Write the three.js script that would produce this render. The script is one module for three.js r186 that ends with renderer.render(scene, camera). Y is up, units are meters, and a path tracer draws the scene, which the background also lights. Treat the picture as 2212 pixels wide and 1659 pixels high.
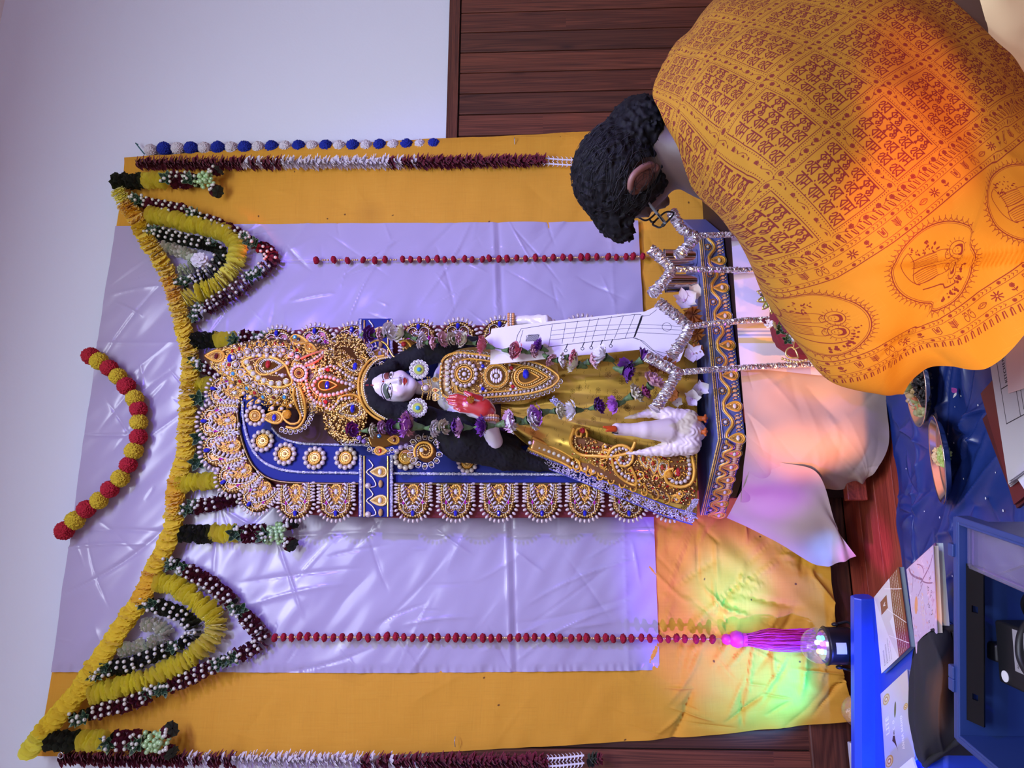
import * as THREE from 'three';
import { RoundedBoxGeometry } from 'three/addons/geometries/RoundedBoxGeometry.js';
import { RectAreaLightUniformsLib } from 'three/addons/lights/RectAreaLightUniformsLib.js';
import { mergeGeometries, mergeVertices } from 'three/addons/utils/BufferGeometryUtils.js';
import { createNoise2D, createNoise3D } from 'simplex-noise';

// ---------------------------------------------------------------- camera, exposure, lights
const V = (x, y, z) => new THREE.Vector3(x, y, z);
const scene = new THREE.Scene();
scene.background = new THREE.Color(0x0b0a10);
const CAM = V(0, 0.845, 2.1), FOCAL = 1560;
const RIGHT = V(0.96980, -0.00723, 0.24379), UPV = V(-0.00242, 0.99923, 0.03926), FWD = V(0.24388, 0.03866, -0.96903);
const camera = new THREE.PerspectiveCamera(2 * Math.atan(829.5 / FOCAL) * 180 / Math.PI, 2212 / 1659, 0.05, 30);
camera.position.copy(CAM);      // the phone was held upright and its picture lies on its side: world right points up in the frame
camera.quaternion.setFromRotationMatrix(new THREE.Matrix4().makeBasis(UPV.clone().negate(), RIGHT.clone(), FWD.clone().negate()));
scene.add(camera);
const renderer = new THREE.WebGLRenderer({ antialias: true });
renderer.toneMapping = THREE.LinearToneMapping;
renderer.toneMappingExposure = 1.6;
renderer.shadowMap.enabled = true;
RectAreaLightUniformsLib.init();

const LAMPS = [];   // [colour, intensity, position, target, half angle in degrees, penumbra, size]
const ceilingLight = new THREE.RectAreaLight(new THREE.Color(0.86, 0.95, 1.14), 24, 1.2, 0.36);
ceilingLight.position.set(0.45, 2.66, 2.0); ceilingLight.lookAt(0.45, 0, 2.0); scene.add(ceilingLight);
const ceilingLight2 = new THREE.RectAreaLight(new THREE.Color(0.86, 0.95, 1.14), 19, 1.2, 0.36);
ceilingLight2.position.set(0.2, 2.66, 3.4); ceilingLight2.lookAt(0.2, 0, 3.4); scene.add(ceilingLight2);
function spot(color, intensity, pos, target, deg, penumbra = 0.5, radius = 1) {
  const s = new THREE.SpotLight(new THREE.Color(...color), intensity, 0, deg * Math.PI / 180, penumbra, 2);
  s.position.set(...pos); s.target.position.set(...target); s.castShadow = true; s.shadow.radius = radius;
  s.shadow.mapSize.set(1024, 1024); s.shadow.bias = -0.0006;
  scene.add(s); scene.add(s.target); return s;
}
// the beams of the rotating disco lamps (their housings are built further down, each beam starts just outside its dome)
const BALL_A = V(-0.145, 0.118, 0.42), BALL_B = V(-0.43, 0.10, 0.30), BALL_C = V(0.96, 0.10, 1.02), BALL_D = V(-0.62, 0.10, 1.25);
const at = (b, x, y, z) => [b.x + x, b.y + y, b.z + z];
// ceiling mounted violet LED can, right and in front of the shrine
spot([0.22, 0.13, 1.0], 8, [1.15, 2.15, 2.3], [0.17, 0.84, 0.05], 33, 0.75, 2);
// disco lamp beside the tassel: violet on the pedestal side, blue on the cloth corner, magenta on the floor, turquoise on the backdrop
spot([0.34, 0.02, 1.0], 0.22, [-0.10, 0.31, 0.30], [0.22, 0.27, 0.27], 26, 0.7);
spot([0.0, 0.30, 1.0], 0.16, [-0.12, 0.32, 0.30], [0.04, 0.12, 0.20], 11, 0.5);
spot([0.75, 0.08, 1.0], 0.28, [-0.11, 0.31, 0.31], [0.05, 0.0, 0.22], 13, 0.5);
spot([0.0, 0.38, 1.0], 0.6, [-0.13, 0.31, 0.30], [-0.065, 0.335, 0.03], 29, 0.8);
// disco lamp behind the blue rim: turquoise streak up the backdrop
spot([0.0, 0.34, 1.0], 0.75, [-0.33, 0.15, 0.24], [-0.29, 0.27, 0.03], 40, 0.7);
// disco lamps out of frame on the left: pink wash over the backdrop foot, orange on the platform cloth, red flecks on crown and shawl, blue on the rim of the lid
spot([0.25, 0.05, 1.0], 15, [-1.28, 0.34, 1.2], [-0.06, 0.38, 0.05], 10, 0.9);
spot([1.0, 0.33, 0.10], 17, [-1.26, 0.32, 1.25], [0.43, 0.20, 0.38], 6.2, 0.9);
spot([1.0, 0.11, 0.07], 6, [-0.50, 0.30, 2.05], [0.612, 0.317, 1.2], 4.2, 0.5);
spot([1.0, 0.11, 0.07], 4.5, [-0.50, 0.30, 2.05], [0.493, 0.376, 1.18], 3.2, 0.5);
spot([1.0, 0.42, 0.06], 5.5, [-0.50, 0.30, 2.05], [0.36, 0.26, 1.12], 13, 0.9);
spot([1.0, 0.05, 0.03], 16, [-1.26, 0.35, 1.25], [0.56, 1.478, 0.25], 1.5, 0.4);
spot([0.01, 0.10, 1.0], 11, [-1.26, 0.34, 1.25], [-0.25, 0.10, 0.22], 9, 0.5);

// ---------------------------------------------------------------- helpers
const rng = (seed) => () => { seed |= 0; seed = seed + 0x6D2B79F5 | 0; let t = Math.imul(seed ^ seed >>> 15, 1 | seed); t = t + Math.imul(t ^ t >>> 7, 61 | t) ^ t; return ((t ^ t >>> 14) >>> 0) / 4294967296; };
const rnd = rng(20240214);
const rr = (a, b) => a + (b - a) * rnd();
const N2 = createNoise2D(rng(7)), N3 = createNoise3D(rng(11));
const fbm = (x, y, o = 4) => { let s = 0, a = 0.5; for (let i = 0; i < o; i++) { s += a * N2(x, y); x = x * 2.03 + 3.1; y = y * 2.03 - 1.7; a *= 0.5; } return s; };
const clamp = (x, a = 0, b = 1) => Math.min(b, Math.max(a, x));
const lerp = (a, b, t) => a + (b - a) * t;
const smooth = (a, b, x) => { const t = clamp((x - a) / (b - a)); return t * t * (3 - 2 * t); };
const ray = (px, py) => FWD.clone().multiplyScalar(FOCAL).addScaledVector(RIGHT, 829.5 - py).addScaledVector(UPV, 1106 - px);
// measured on the picture, built in the room: the point of the plane z = const (parallel to the wall) or y = const (parallel to the floor) seen at a place of the photograph
function W(px, py, z = 0) { const d = ray(px, py); return CAM.clone().addScaledVector(d, (z - CAM.z) / d.z); }
function Wy(px, py, y = 0) { const d = ray(px, py); return CAM.clone().addScaledVector(d, (y - CAM.y) / d.y); }
const mpp = (z) => (CAM.z - z) / FOCAL * 1.02;      // metres per photograph pixel on that plane

const used = {};
function numbered(name) { if (!(name in used)) { used[name] = 0; return name; } used[name]++; return name + '_' + String(used[name]).padStart(3, '0'); }
function tag(o, label, category, group, kind) {
  o.userData.label = label; if (category) o.userData.category = category; if (group) o.userData.group = group; if (kind) o.userData.kind = kind; return o;
}
function shadows(m) { m.castShadow = true; m.receiveShadow = true; return m; }
function thing(name, label, category, pos = [0, 0, 0], turn = 0, group) {
  const o = new THREE.Group(); o.name = numbered(name); o.position.set(...pos); o.rotation.y = turn; scene.add(o); return tag(o, label, category, group);
}
function one(name, geo, m, label, category, group) { const o = shadows(new THREE.Mesh(geo, m)); o.name = numbered(name); scene.add(o); return tag(o, label, category, group); }
function part(name, geo, m, parent, label) { const o = shadows(new THREE.Mesh(geo, m)); o.name = name; parent.add(o); if (label) o.userData.label = label; return o; }
function struct(name, geo, m, parent) { const o = shadows(new THREE.Mesh(geo, m)); o.name = parent ? name : numbered(name); (parent || scene).add(o); if (!parent) o.userData.kind = 'structure'; return o; }
function local(o, p) { o.updateWorldMatrix(true, false); return o.worldToLocal(p.clone()); }

// a mesh builder that copies small templates into one geometry, with vertex colours
class MB {
  constructor() { this.p = []; this.n = []; this.c = []; this.u = []; this.i = []; }
  get empty() { return !this.p.length; }
  add(geo, m, col = [1, 1, 1]) {
    const b = this.p.length / 3, P = geo.attributes.position, Nn = geo.attributes.normal, C = geo.attributes.color, Uv = geo.attributes.uv, v = new THREE.Vector3(), nm = new THREE.Matrix3().getNormalMatrix(m);
    for (let k = 0; k < P.count; k++) {
      v.fromBufferAttribute(P, k).applyMatrix4(m); this.p.push(v.x, v.y, v.z);
      v.fromBufferAttribute(Nn, k).applyMatrix3(nm).normalize(); this.n.push(v.x, v.y, v.z);
      if (C) this.c.push(C.getX(k) * col[0], C.getY(k) * col[1], C.getZ(k) * col[2]); else this.c.push(col[0], col[1], col[2]);
      if (Uv) this.u.push(Uv.getX(k), Uv.getY(k)); else this.u.push(0, 0);
    }
    if (geo.index) for (let k = 0; k < geo.index.count; k++) this.i.push(b + geo.index.getX(k)); else for (let k = 0; k < P.count; k++) this.i.push(b + k);
    return this;
  }
  ball(p, r, col, sx = 1, sy = 1, sz = 1, rot) { const m = new THREE.Matrix4().compose(p, rot || new THREE.Quaternion(), V(r * sx, r * sy, r * sz)); return this.add(BEAD, m, col); }
  // a round rod along points; r may be a number or a function of 0..1
  tube(pts, r, col = [1, 1, 1], sides = 6, closed = false, cap = true) {
    const b = this.p.length / 3, n = pts.length, up = V(0, 0, 1), T = new THREE.Vector3(), A = new THREE.Vector3(), B = new THREE.Vector3(); let prev = null;
    for (let k = 0; k < n; k++) {
      const q0 = pts[closed ? (k + n - 1) % n : Math.max(0, k - 1)], q1 = pts[closed ? (k + 1) % n : Math.min(n - 1, k + 1)];
      T.subVectors(q1, q0).normalize(); A.crossVectors(T, prev || (Math.abs(T.z) > 0.95 ? V(1, 0, 0) : up)); if (A.lengthSq() < 1e-8) A.crossVectors(T, V(0.3, 1, 0.2)); A.normalize(); B.crossVectors(A, T).normalize(); prev = B.clone();
      const rad = typeof r === 'function' ? r(k / (n - 1)) : r;
      for (let s = 0; s < sides; s++) { const a = s / sides * Math.PI * 2, c = Math.cos(a), d = Math.sin(a), nx = A.x * c + B.x * d, ny = A.y * c + B.y * d, nz = A.z * c + B.z * d; this.p.push(pts[k].x + nx * rad, pts[k].y + ny * rad, pts[k].z + nz * rad); this.n.push(nx, ny, nz); this.c.push(...col); this.u.push(k / (n - 1), s / sides); }
    }
    for (let k = 0; k < (closed ? n : n - 1); k++) for (let s = 0; s < sides; s++) { const a = b + k * sides + s, c = b + k * sides + (s + 1) % sides, d = b + (k + 1) % n * sides + s, e = b + (k + 1) % n * sides + (s + 1) % sides; this.i.push(a, d, c, c, d, e); }
    if (cap && !closed) for (const [k, f] of [[0, 1], [n - 1, 0]]) for (let s = 1; s < sides - 1; s++) { const o = b + k * sides; if (f) this.i.push(o, o + s, o + s + 1); else this.i.push(o, o + s + 1, o + s); }
    return this;
  }
  geo() {
    const g = new THREE.BufferGeometry();
    g.setAttribute('position', new THREE.Float32BufferAttribute(this.p, 3)); g.setAttribute('normal', new THREE.Float32BufferAttribute(this.n, 3));
    g.setAttribute('color', new THREE.Float32BufferAttribute(this.c, 3)); g.setAttribute('uv', new THREE.Float32BufferAttribute(this.u, 2)); g.setIndex(this.i); return g;
  }
}
const weld = (g) => { g = g.clone(); g.deleteAttribute('uv'); g.deleteAttribute('normal'); g = mergeVertices(g, 1e-4); g.computeVertexNormals(); return g; };
const BEAD = weld(new THREE.IcosahedronGeometry(1, 1));
const IDM = new THREE.Matrix4();
const M4 = (p, q, s) => new THREE.Matrix4().compose(p, q || new THREE.Quaternion(), s === undefined ? V(1, 1, 1) : typeof s === 'number' ? V(s, s, s) : s);
const EUL = (x, y, z) => new THREE.Quaternion().setFromEuler(new THREE.Euler(x, y, z));

// smooth line through points, n samples at equal steps
function curve(pts, n, closed = false) { return new THREE.CatmullRomCurve3(pts, closed, 'centripetal').getSpacedPoints(n); }
const pxLine = (list, z) => list.map(([x, y, dz]) => W(x, y, z + (dz || 0)));

// surface nets: the skin of a distance field
function skin(f, lo, hi, cell) {
  const nx = Math.ceil((hi[0] - lo[0]) / cell) + 1, ny = Math.ceil((hi[1] - lo[1]) / cell) + 1, nz = Math.ceil((hi[2] - lo[2]) / cell) + 1;
  const D = new Float32Array(nx * ny * nz); let q = 0;
  for (let k = 0; k < nz; k++) for (let j = 0; j < ny; j++) for (let i = 0; i < nx; i++) D[q++] = f(lo[0] + i * cell, lo[1] + j * cell, lo[2] + k * cell);
  const id = new Int32Array(nx * ny * nz).fill(-1), P = [], I = [], sx = 1, sy = nx, sz = nx * ny;
  const corner = [0, sx, sy, sx + sy, sz, sz + sx, sz + sy, sz + sx + sy], edges = [[0, 1], [2, 3], [4, 5], [6, 7], [0, 2], [1, 3], [4, 6], [5, 7], [0, 4], [1, 5], [2, 6], [3, 7]];
  for (let k = 0; k < nz - 1; k++) for (let j = 0; j < ny - 1; j++) for (let i = 0; i < nx - 1; i++) {
    const o = i + j * sy + k * sz; let m = 0; for (let c = 0; c < 8; c++) if (D[o + corner[c]] < 0) m |= 1 << c;
    if (m === 0 || m === 255) continue;
    let x = 0, y = 0, z = 0, n = 0;
    for (const [a, b] of edges) { if ((m >> a & 1) === (m >> b & 1)) continue; const da = D[o + corner[a]], db = D[o + corner[b]], t = da / (da - db); x += (a & 1) + ((b & 1) - (a & 1)) * t; y += (a >> 1 & 1) + ((b >> 1 & 1) - (a >> 1 & 1)) * t; z += (a >> 2) + ((b >> 2) - (a >> 2)) * t; n++; }
    id[o] = P.length / 3; P.push(lo[0] + (i + x / n) * cell, lo[1] + (j + y / n) * cell, lo[2] + (k + z / n) * cell);
  }
  for (let k = 1; k < nz - 1; k++) for (let j = 1; j < ny - 1; j++) for (let i = 1; i < nx - 1; i++) {
    const o = i + j * sy + k * sz, a = D[o] < 0;
    for (const [s, u, v] of [[sx, sy, sz], [sy, sz, sx], [sz, sx, sy]]) {
      if (a === D[o + s] < 0) continue;
      const A = id[o - u - v], B = id[o - v], C = id[o], E = id[o - u]; if (A < 0 || B < 0 || C < 0 || E < 0) continue;
      if (a) I.push(A, B, C, A, C, E); else I.push(A, C, B, A, E, C);
    }
  }
  const g = new THREE.BufferGeometry(); g.setAttribute('position', new THREE.Float32BufferAttribute(P, 3)); g.setIndex(I); g.computeVertexNormals(); return g;
}
const smin = (a, b, k) => { const h = clamp(0.5 + 0.5 * (b - a) / k); return b + (a - b) * h - k * h * (1 - h); };
function capsule(x, y, z, b) { const ax = b[0], ay = b[1], az = b[2], dx = b[4] - ax, dy = b[5] - ay, dz = b[6] - az, px = x - ax, py = y - ay, pz = z - az, t = clamp((px * dx + py * dy + pz * dz) / (dx * dx + dy * dy + dz * dz + 1e-12)); return Math.hypot(px - dx * t, py - dy * t, pz - dz * t) - (b[3] + (b[7] - b[3]) * t); }
const ell = (x, y, z, c, r) => { const k = Math.hypot((x - c[0]) / r[0], (y - c[1]) / r[1], (z - c[2]) / r[2]); return (k - 1) * Math.min(r[0], r[1], r[2]); };
const bone = (p, rp, q, rq) => [p.x, p.y, p.z, rp, q.x, q.y, q.z, rq];
function bones(list, k, cell, extra) {
  const lo = [1e9, 1e9, 1e9], hi = [-1e9, -1e9, -1e9];
  for (const b of list) for (const o of [0, 4]) for (let a = 0; a < 3; a++) { lo[a] = Math.min(lo[a], b[o + a] - b[o + 3] - 3 * cell); hi[a] = Math.max(hi[a], b[o + a] + b[o + 3] + 3 * cell); }
  return skin((x, y, z) => { let d = 1e9; for (const b of list) d = smin(d, capsule(x, y, z, b), k); return extra ? extra(d, x, y, z) : d; }, lo, hi, cell);
}
// a sheet through a grid of control points, rows of [x, y, z] world points; bend(u, v) pushes it along its normal
function sheet(rows, nu, nv, bend, uvm) {
  const R2 = rows.map((r) => new THREE.CatmullRomCurve3(r, false, 'centripetal')), P = [], U = [], I = [];
  for (let j = 0; j <= nv; j++) for (let i = 0; i <= nu; i++) P.push(null);
  for (let i = 0; i <= nu; i++) { const col = new THREE.CatmullRomCurve3(R2.map((c) => c.getPoint(i / nu)), false, 'centripetal'); for (let j = 0; j <= nv; j++) P[j * (nu + 1) + i] = col.getPoint(j / nv); }
  const lu = [], lv = []; const mj = nv >> 1, mi = nu >> 1; let s = 0;
  for (let i = 0; i <= nu; i++) { if (i) s += P[mj * (nu + 1) + i].distanceTo(P[mj * (nu + 1) + i - 1]); lu.push(s); } s = 0;
  for (let j = 0; j <= nv; j++) { if (j) s += P[j * (nu + 1) + mi].distanceTo(P[(j - 1) * (nu + 1) + mi]); lv.push(s); }
  for (let j = 0; j <= nv; j++) for (let i = 0; i <= nu; i++) { const uv = uvm ? uvm(lu[i], lv[j], P[j * (nu + 1) + i], i / nu, j / nv) : [lu[i], lv[j]]; U.push(...uv); }
  for (let j = 0; j < nv; j++) for (let i = 0; i < nu; i++) { const a = j * (nu + 1) + i, b = a + 1, c = a + nu + 1, d = c + 1; I.push(a, c, b, b, c, d); }
  const g = new THREE.BufferGeometry(); g.setAttribute('position', new THREE.Float32BufferAttribute(P.flatMap((p) => [p.x, p.y, p.z]), 3)); g.setAttribute('uv', new THREE.Float32BufferAttribute(U, 2)); g.setIndex(I); g.computeVertexNormals();
  if (bend) { const n = g.attributes.normal, p = g.attributes.position; for (let j = 0; j <= nv; j++) for (let i = 0; i <= nu; i++) { const k = j * (nu + 1) + i, h = bend(i / nu, j / nv, lu[i], lv[j], P[k]); p.setXYZ(k, p.getX(k) + n.getX(k) * h, p.getY(k) + n.getY(k) * h, p.getZ(k) + n.getZ(k) * h); } g.computeVertexNormals(); }
  return g;
}
// creases: many short ridges, sharp on one side
function creaser(n, w, h, seed, len, width, amp, dir) {
  const r = rng(seed), L = [];
  for (let k = 0; k < n; k++) { const x = r() * w, y = r() * h, a = dir === undefined ? r() * Math.PI : dir + (r() - 0.5) * 1.1, l = len * (0.4 + r()); L.push([x, y, Math.cos(a), Math.sin(a), l, width * (0.5 + r()), amp * (r() < 0.5 ? -1 : 1) * (0.4 + r()), (r() - 0.5) * 1.5]); }
  return (x, y) => { let s = 0; for (const c of L) { const dx = x - c[0], dy = y - c[1], t = dx * c[2] + dy * c[3]; if (Math.abs(t) > c[4]) continue; const q = dy * c[2] - dx * c[3] - c[7] * t * t, e = Math.abs(q) / c[5]; if (e > 3) continue; const f = 1 - (t / c[4]) * (t / c[4]); s += c[6] * f * Math.exp(-e * 1.6); } return s; };
}
function outline(pts, z0, z1, bevel = 0, uvf) {      // a solid board with the given outline (world x, y)
  const sh = new THREE.Shape(pts.map((p) => new THREE.Vector2(p.x, p.y)));
  const g = new THREE.ExtrudeGeometry(sh, { depth: z1 - z0 - 2 * bevel, bevelEnabled: bevel > 0, bevelThickness: bevel, bevelSize: bevel, bevelSegments: 2, curveSegments: 8 });
  g.translate(0, 0, z0 + bevel); if (uvf) { const u = g.attributes.uv, p = g.attributes.position; for (let k = 0; k < p.count; k++) u.setXY(k, ...uvf(p.getX(k), p.getY(k), p.getZ(k))); } return g;
}

// ---------------------------------------------------------------- materials
function canvasTex(w, h, draw, srgb = true, rep) {
  const c = document.createElement('canvas'); c.width = w; c.height = h; const x = c.getContext('2d'); draw(x, w, h);
  const t = new THREE.CanvasTexture(c); if (srgb) t.colorSpace = THREE.SRGBColorSpace; t.wrapS = t.wrapT = rep === false ? THREE.ClampToEdgeWrapping : THREE.RepeatWrapping; return t;
}
function dataTex(w, h, f, srgb = true) {
  const a = new Uint8Array(w * h * 4); for (let y = 0; y < h; y++) for (let x = 0; x < w; x++) { const c = f(x / w, y / h); const k = (y * w + x) * 4; a[k] = clamp(c[0], 0, 255); a[k + 1] = clamp(c[1], 0, 255); a[k + 2] = clamp(c[2], 0, 255); a[k + 3] = 255; }
  const t = new THREE.DataTexture(a, w, h); t.wrapS = t.wrapT = THREE.RepeatWrapping; t.magFilter = THREE.LinearFilter; t.minFilter = THREE.LinearFilter; if (srgb) t.colorSpace = THREE.SRGBColorSpace; t.needsUpdate = true; return t;
}
const mat = (color, roughness = 0.6, metalness = 0, o = {}) => new THREE.MeshStandardMaterial({ color, roughness, metalness, side: THREE.DoubleSide, ...o });
const phys = (color, roughness = 0.6, metalness = 0, o = {}) => new THREE.MeshPhysicalMaterial({ color, roughness, metalness, side: THREE.DoubleSide, ...o });
const per = (x, y, p, q) => N3(Math.cos(x * 2 * Math.PI) * p, Math.sin(x * 2 * Math.PI) * p, y * q);   // repeats in x
const weave = dataTex(128, 128, (u, v) => { const a = Math.sin(u * 64 * Math.PI), b = Math.sin(v * 64 * Math.PI); const s = 128 + 50 * (Math.sign(a * b) * Math.max(Math.abs(a), Math.abs(b))) + 25 * N2(u * 40, v * 40); return [s, s, s]; }, false);
const weaveRep = (n) => { const t = weave.clone(); t.repeat.set(n, n); t.needsUpdate = true; return t; };
function woodTex(seed, base, dark, w = 256, h = 1024) {   // grain along v
  const knots = [[0.3, 0.2], [0.7, 0.62]];
  return dataTex(w, h, (u, v) => {
    let uu = u; for (const [kx, ky] of knots) { const d2 = ((u - kx) * 4) ** 2 + ((v - ky - seed * 0.07 % 0.2) * 18) ** 2; uu += 0.06 * Math.exp(-d2) * Math.sign(u - kx); }
    const g = 0.5 + 0.5 * Math.sin((uu * 9 + 1.6 * N2(uu * 2 + seed, v * 1.3) + 0.5 * N2(uu * 6, v * 3 + seed)) * 6.28), f = 0.5 + 0.5 * N2(uu * 90, v * 5 + seed), b = 0.5 + 0.5 * N2(uu * 3 + seed, v * 2);
    let t = 0.35 * g + 0.3 * f + 0.35 * b; for (const [kx, ky] of knots) { const d2 = ((u - kx) * 12) ** 2 + ((v - ky - seed * 0.07 % 0.2) * 60) ** 2; t *= 1 - 0.8 * Math.exp(-d2); }
    return [lerp(dark[0], base[0], t), lerp(dark[1], base[1], t), lerp(dark[2], base[2], t)];
  });
}
const MT = {
  plaster: mat(0xffffff, 0.85, 0, { color: new THREE.Color(0.79, 0.86, 0.98), bumpMap: dataTex(256, 256, (u, v) => { const s = 128 + 60 * N2(u * 60, v * 60) + 30 * N2(u * 14, v * 14); return [s, s, s]; }, false), bumpScale: 0.0004 }),
  ceiling: mat(0xf2f0ee, 0.9), walls: mat(0xd9d6de, 0.9),
  gold: phys(0xffffff, 0.26, 0.72, { vertexColors: true }),
  silver: phys(0xffffff, 0.28, 0.6, { vertexColors: true }),
  pearl: phys(0xffffff, 0.28, 0.1, { vertexColors: true, clearcoat: 0.7, clearcoatRoughness: 0.15 }),
  gem: phys(0xffffff, 0.06, 0.15, { vertexColors: true, clearcoat: 1, clearcoatRoughness: 0.03, flatShading: true }),
  petal: phys(0xffffff, 1, 0, { vertexColors: true, transmission: 0.15, thickness: 0 }),
  petalY: phys(0xffffff, 1, 0, { vertexColors: true, transmission: 0.42, thickness: 0, sheen: 0.9, sheenRoughness: 0.35, sheenColor: new THREE.Color(1, 0.85, 0.12) }),
  leaf: mat(0xffffff, 0.5, 0, { vertexColors: true }),
  fuzz: phys(0xffffff, 1, 0, { vertexColors: true, sheen: 0.6, sheenRoughness: 0.6 }),
  paint: mat(0xffffff, 0.5, 0, { vertexColors: true }),
};
const woods = [[128, 72, 52, 56, 25, 18], [142, 80, 58, 62, 29, 20], [116, 66, 48, 48, 22, 16]].map((c, i) => mat(0xffffff, 0.45, 0, { map: woodTex(i * 3.7 + 1, c.slice(0, 3), c.slice(3)) }));
const floorWoods = [0, 1].map((i) => mat(0xffffff, 0.42, 0, { map: woodTex(i * 2.3 + 9, [186 - i * 14, 84, 60], [110, 38, 28]) }));
// ---------------------------------------------------------------- the room
const X0 = -1.7, X1 = 3.0, Z1 = 4.6, TOP = 2.75, RAIL = 1.146;
const box = (x0, x1, y0, y1, z0, z1) => { const g = new THREE.BoxGeometry(x1 - x0, y1 - y0, z1 - z0); g.translate((x0 + x1) / 2, (y0 + y1) / 2, (z0 + z1) / 2); return g; };
const uvScale = (g, s, t, o = 0, q = 0) => { const u = g.attributes.uv; for (let k = 0; k < u.count; k++) u.setXY(k, u.getX(k) * s + o, u.getY(k) * t + q); return g; };
struct('wall_back', uvScale(box(X0 - 0.1, X1 + 0.1, 0, TOP, -0.1, 0), 6, 4), MT.plaster);
struct('wall_left', box(X0 - 0.1, X0, 0, TOP, 0, Z1), MT.walls);
struct('wall_right', box(X1, X1 + 0.1, 0, TOP, 0, Z1), MT.walls);
struct('wall_front', box(X0 - 0.1, X1 + 0.1, 0, TOP, Z1, Z1 + 0.1), MT.walls);
const ceiling = struct('ceiling', box(X0 - 0.1, X1 + 0.1, TOP, TOP + 0.1, -0.1, Z1 + 0.1), MT.ceiling);
for (const [l, n] of [[ceilingLight, 'ceiling_light'], [ceilingLight2, 'ceiling_light']]) {
  const t = thing(n, l === ceilingLight ? 'white ceiling light panel above the shrine' : 'white ceiling light panel further back in the room', 'light', [l.position.x, TOP, l.position.z]);
  part('frame', new RoundedBoxGeometry(1.3, 0.06, 0.46, 2, 0.01).translate(0, -0.03, 0), mat(0xe8e8e8, 0.5), t);
  part('diffuser', new THREE.BoxGeometry(1.2, 0.008, 0.36).translate(0, -0.064, 0), mat(0xffffff, 0.6, 0, { emissive: new THREE.Color(1, 0.95, 0.88), emissiveIntensity: 1.2 }), t);
}
// wainscot: upright boards, each its own piece
const wains = struct('trim_1', box(X0, X1, 0, RAIL - 0.03, 0, 0.006), mat(0x160b08, 0.8));
{ const bw = 0.0795, x00 = 0.806 - 30 * bw; let k = 0;
  for (let x = x00; x < X1 - 0.02; x += bw) {
    if (x < X0 + 0.02 || (x > 0.02 && x < 0.95)) { k++; continue; }
    const g = uvScale(new RoundedBoxGeometry(bw - 0.0035, RAIL - 0.04 - 0.13, 0.012, 2, 0.0025), 0.9, 0.6, 0.37 * k % 1, 0.61 * k % 1);
    g.translate(x + bw / 2, 0.13 + (RAIL - 0.17) / 2, 0.0085); part('plank', g, woods[k % 3], wains); k++;
  } }
struct('trim_2', uvScale(box(X0, X1, RAIL - 0.036, RAIL, 0, 0.021), 1, 1).rotateX(0), woods[0]);
{ const g = new RoundedBoxGeometry(X1 - X0, 0.15, 0.024, 2, 0.006); g.translate((X0 + X1) / 2, 0.075, 0.012); const u = g.attributes.uv, p = g.attributes.position; for (let k = 0; k < u.count; k++) u.setXY(k, p.getY(k) * 4, p.getX(k) * 0.8); struct('baseboard_back', g, woods[2]); }
// floor: boards parallel to the wall
const floor = struct('floor', box(X0, X1, -0.1, -0.004, 0, Z1), mat(0x2a120d, 0.8));
for (let k = 0; k < 12; k++) {
  const g = new RoundedBoxGeometry(X1 - X0, 0.02, 0.0993, 2, 0.0007); g.translate((X0 + X1) / 2, -0.01, 0.024 + 0.1 * (k + 0.5));
  const u = g.attributes.uv, p = g.attributes.position; for (let q = 0; q < u.count; q++) u.setXY(q, p.getZ(q) * 9 + k * 0.3, p.getX(q) * 0.9 + k * 0.37); part('floor_board', g, floorWoods[k % 2], floor);
}
{ const g = box(X0, X1, -0.02, 0, 1.224, Z1); const u = g.attributes.uv, p = g.attributes.position; for (let q = 0; q < u.count; q++) u.setXY(q, p.getZ(q) * 3, p.getX(q) * 0.9); part('floor_board', g, floorWoods[0], floor); }

// ---------------------------------------------------------------- cloths on the wall
const dotTex = canvasTex(1024, 1024, (c, w, h) => { const g = c; g.fillStyle = '#dca02a'; g.fillRect(0, 0, w, h); const r = rng(5); for (let k = 0; k < 9000; k++) { g.fillStyle = `rgba(${r() < 0.5 ? '120,70,10' : '255,215,130'},0.035)`; g.fillRect(r() * w, r() * h, 2 + r() * 60, 1); g.fillRect(r() * w, r() * h, 1, 2 + r() * 60); }
  for (let k = 0; k < 26; k++) { g.fillStyle = 'rgba(70,35,10,0.75)'; g.beginPath(); g.ellipse(r() * w, r() * h, 1.2 + r() * 1.6, 1 + r() * 1.4, r() * 3, 0, 7); g.fill(); }
  for (let k = 0; k < 8; k++) { const x = r() * w, y = r() * h, s = 18 + r() * 40; const gr = g.createRadialGradient(x, y, 2, x, y, s); gr.addColorStop(0, 'rgba(120,75,15,0.16)'); gr.addColorStop(1, 'rgba(120,75,15,0)'); g.fillStyle = gr; g.fillRect(x - s, y - s, 2 * s, 2 * s); } });
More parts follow.
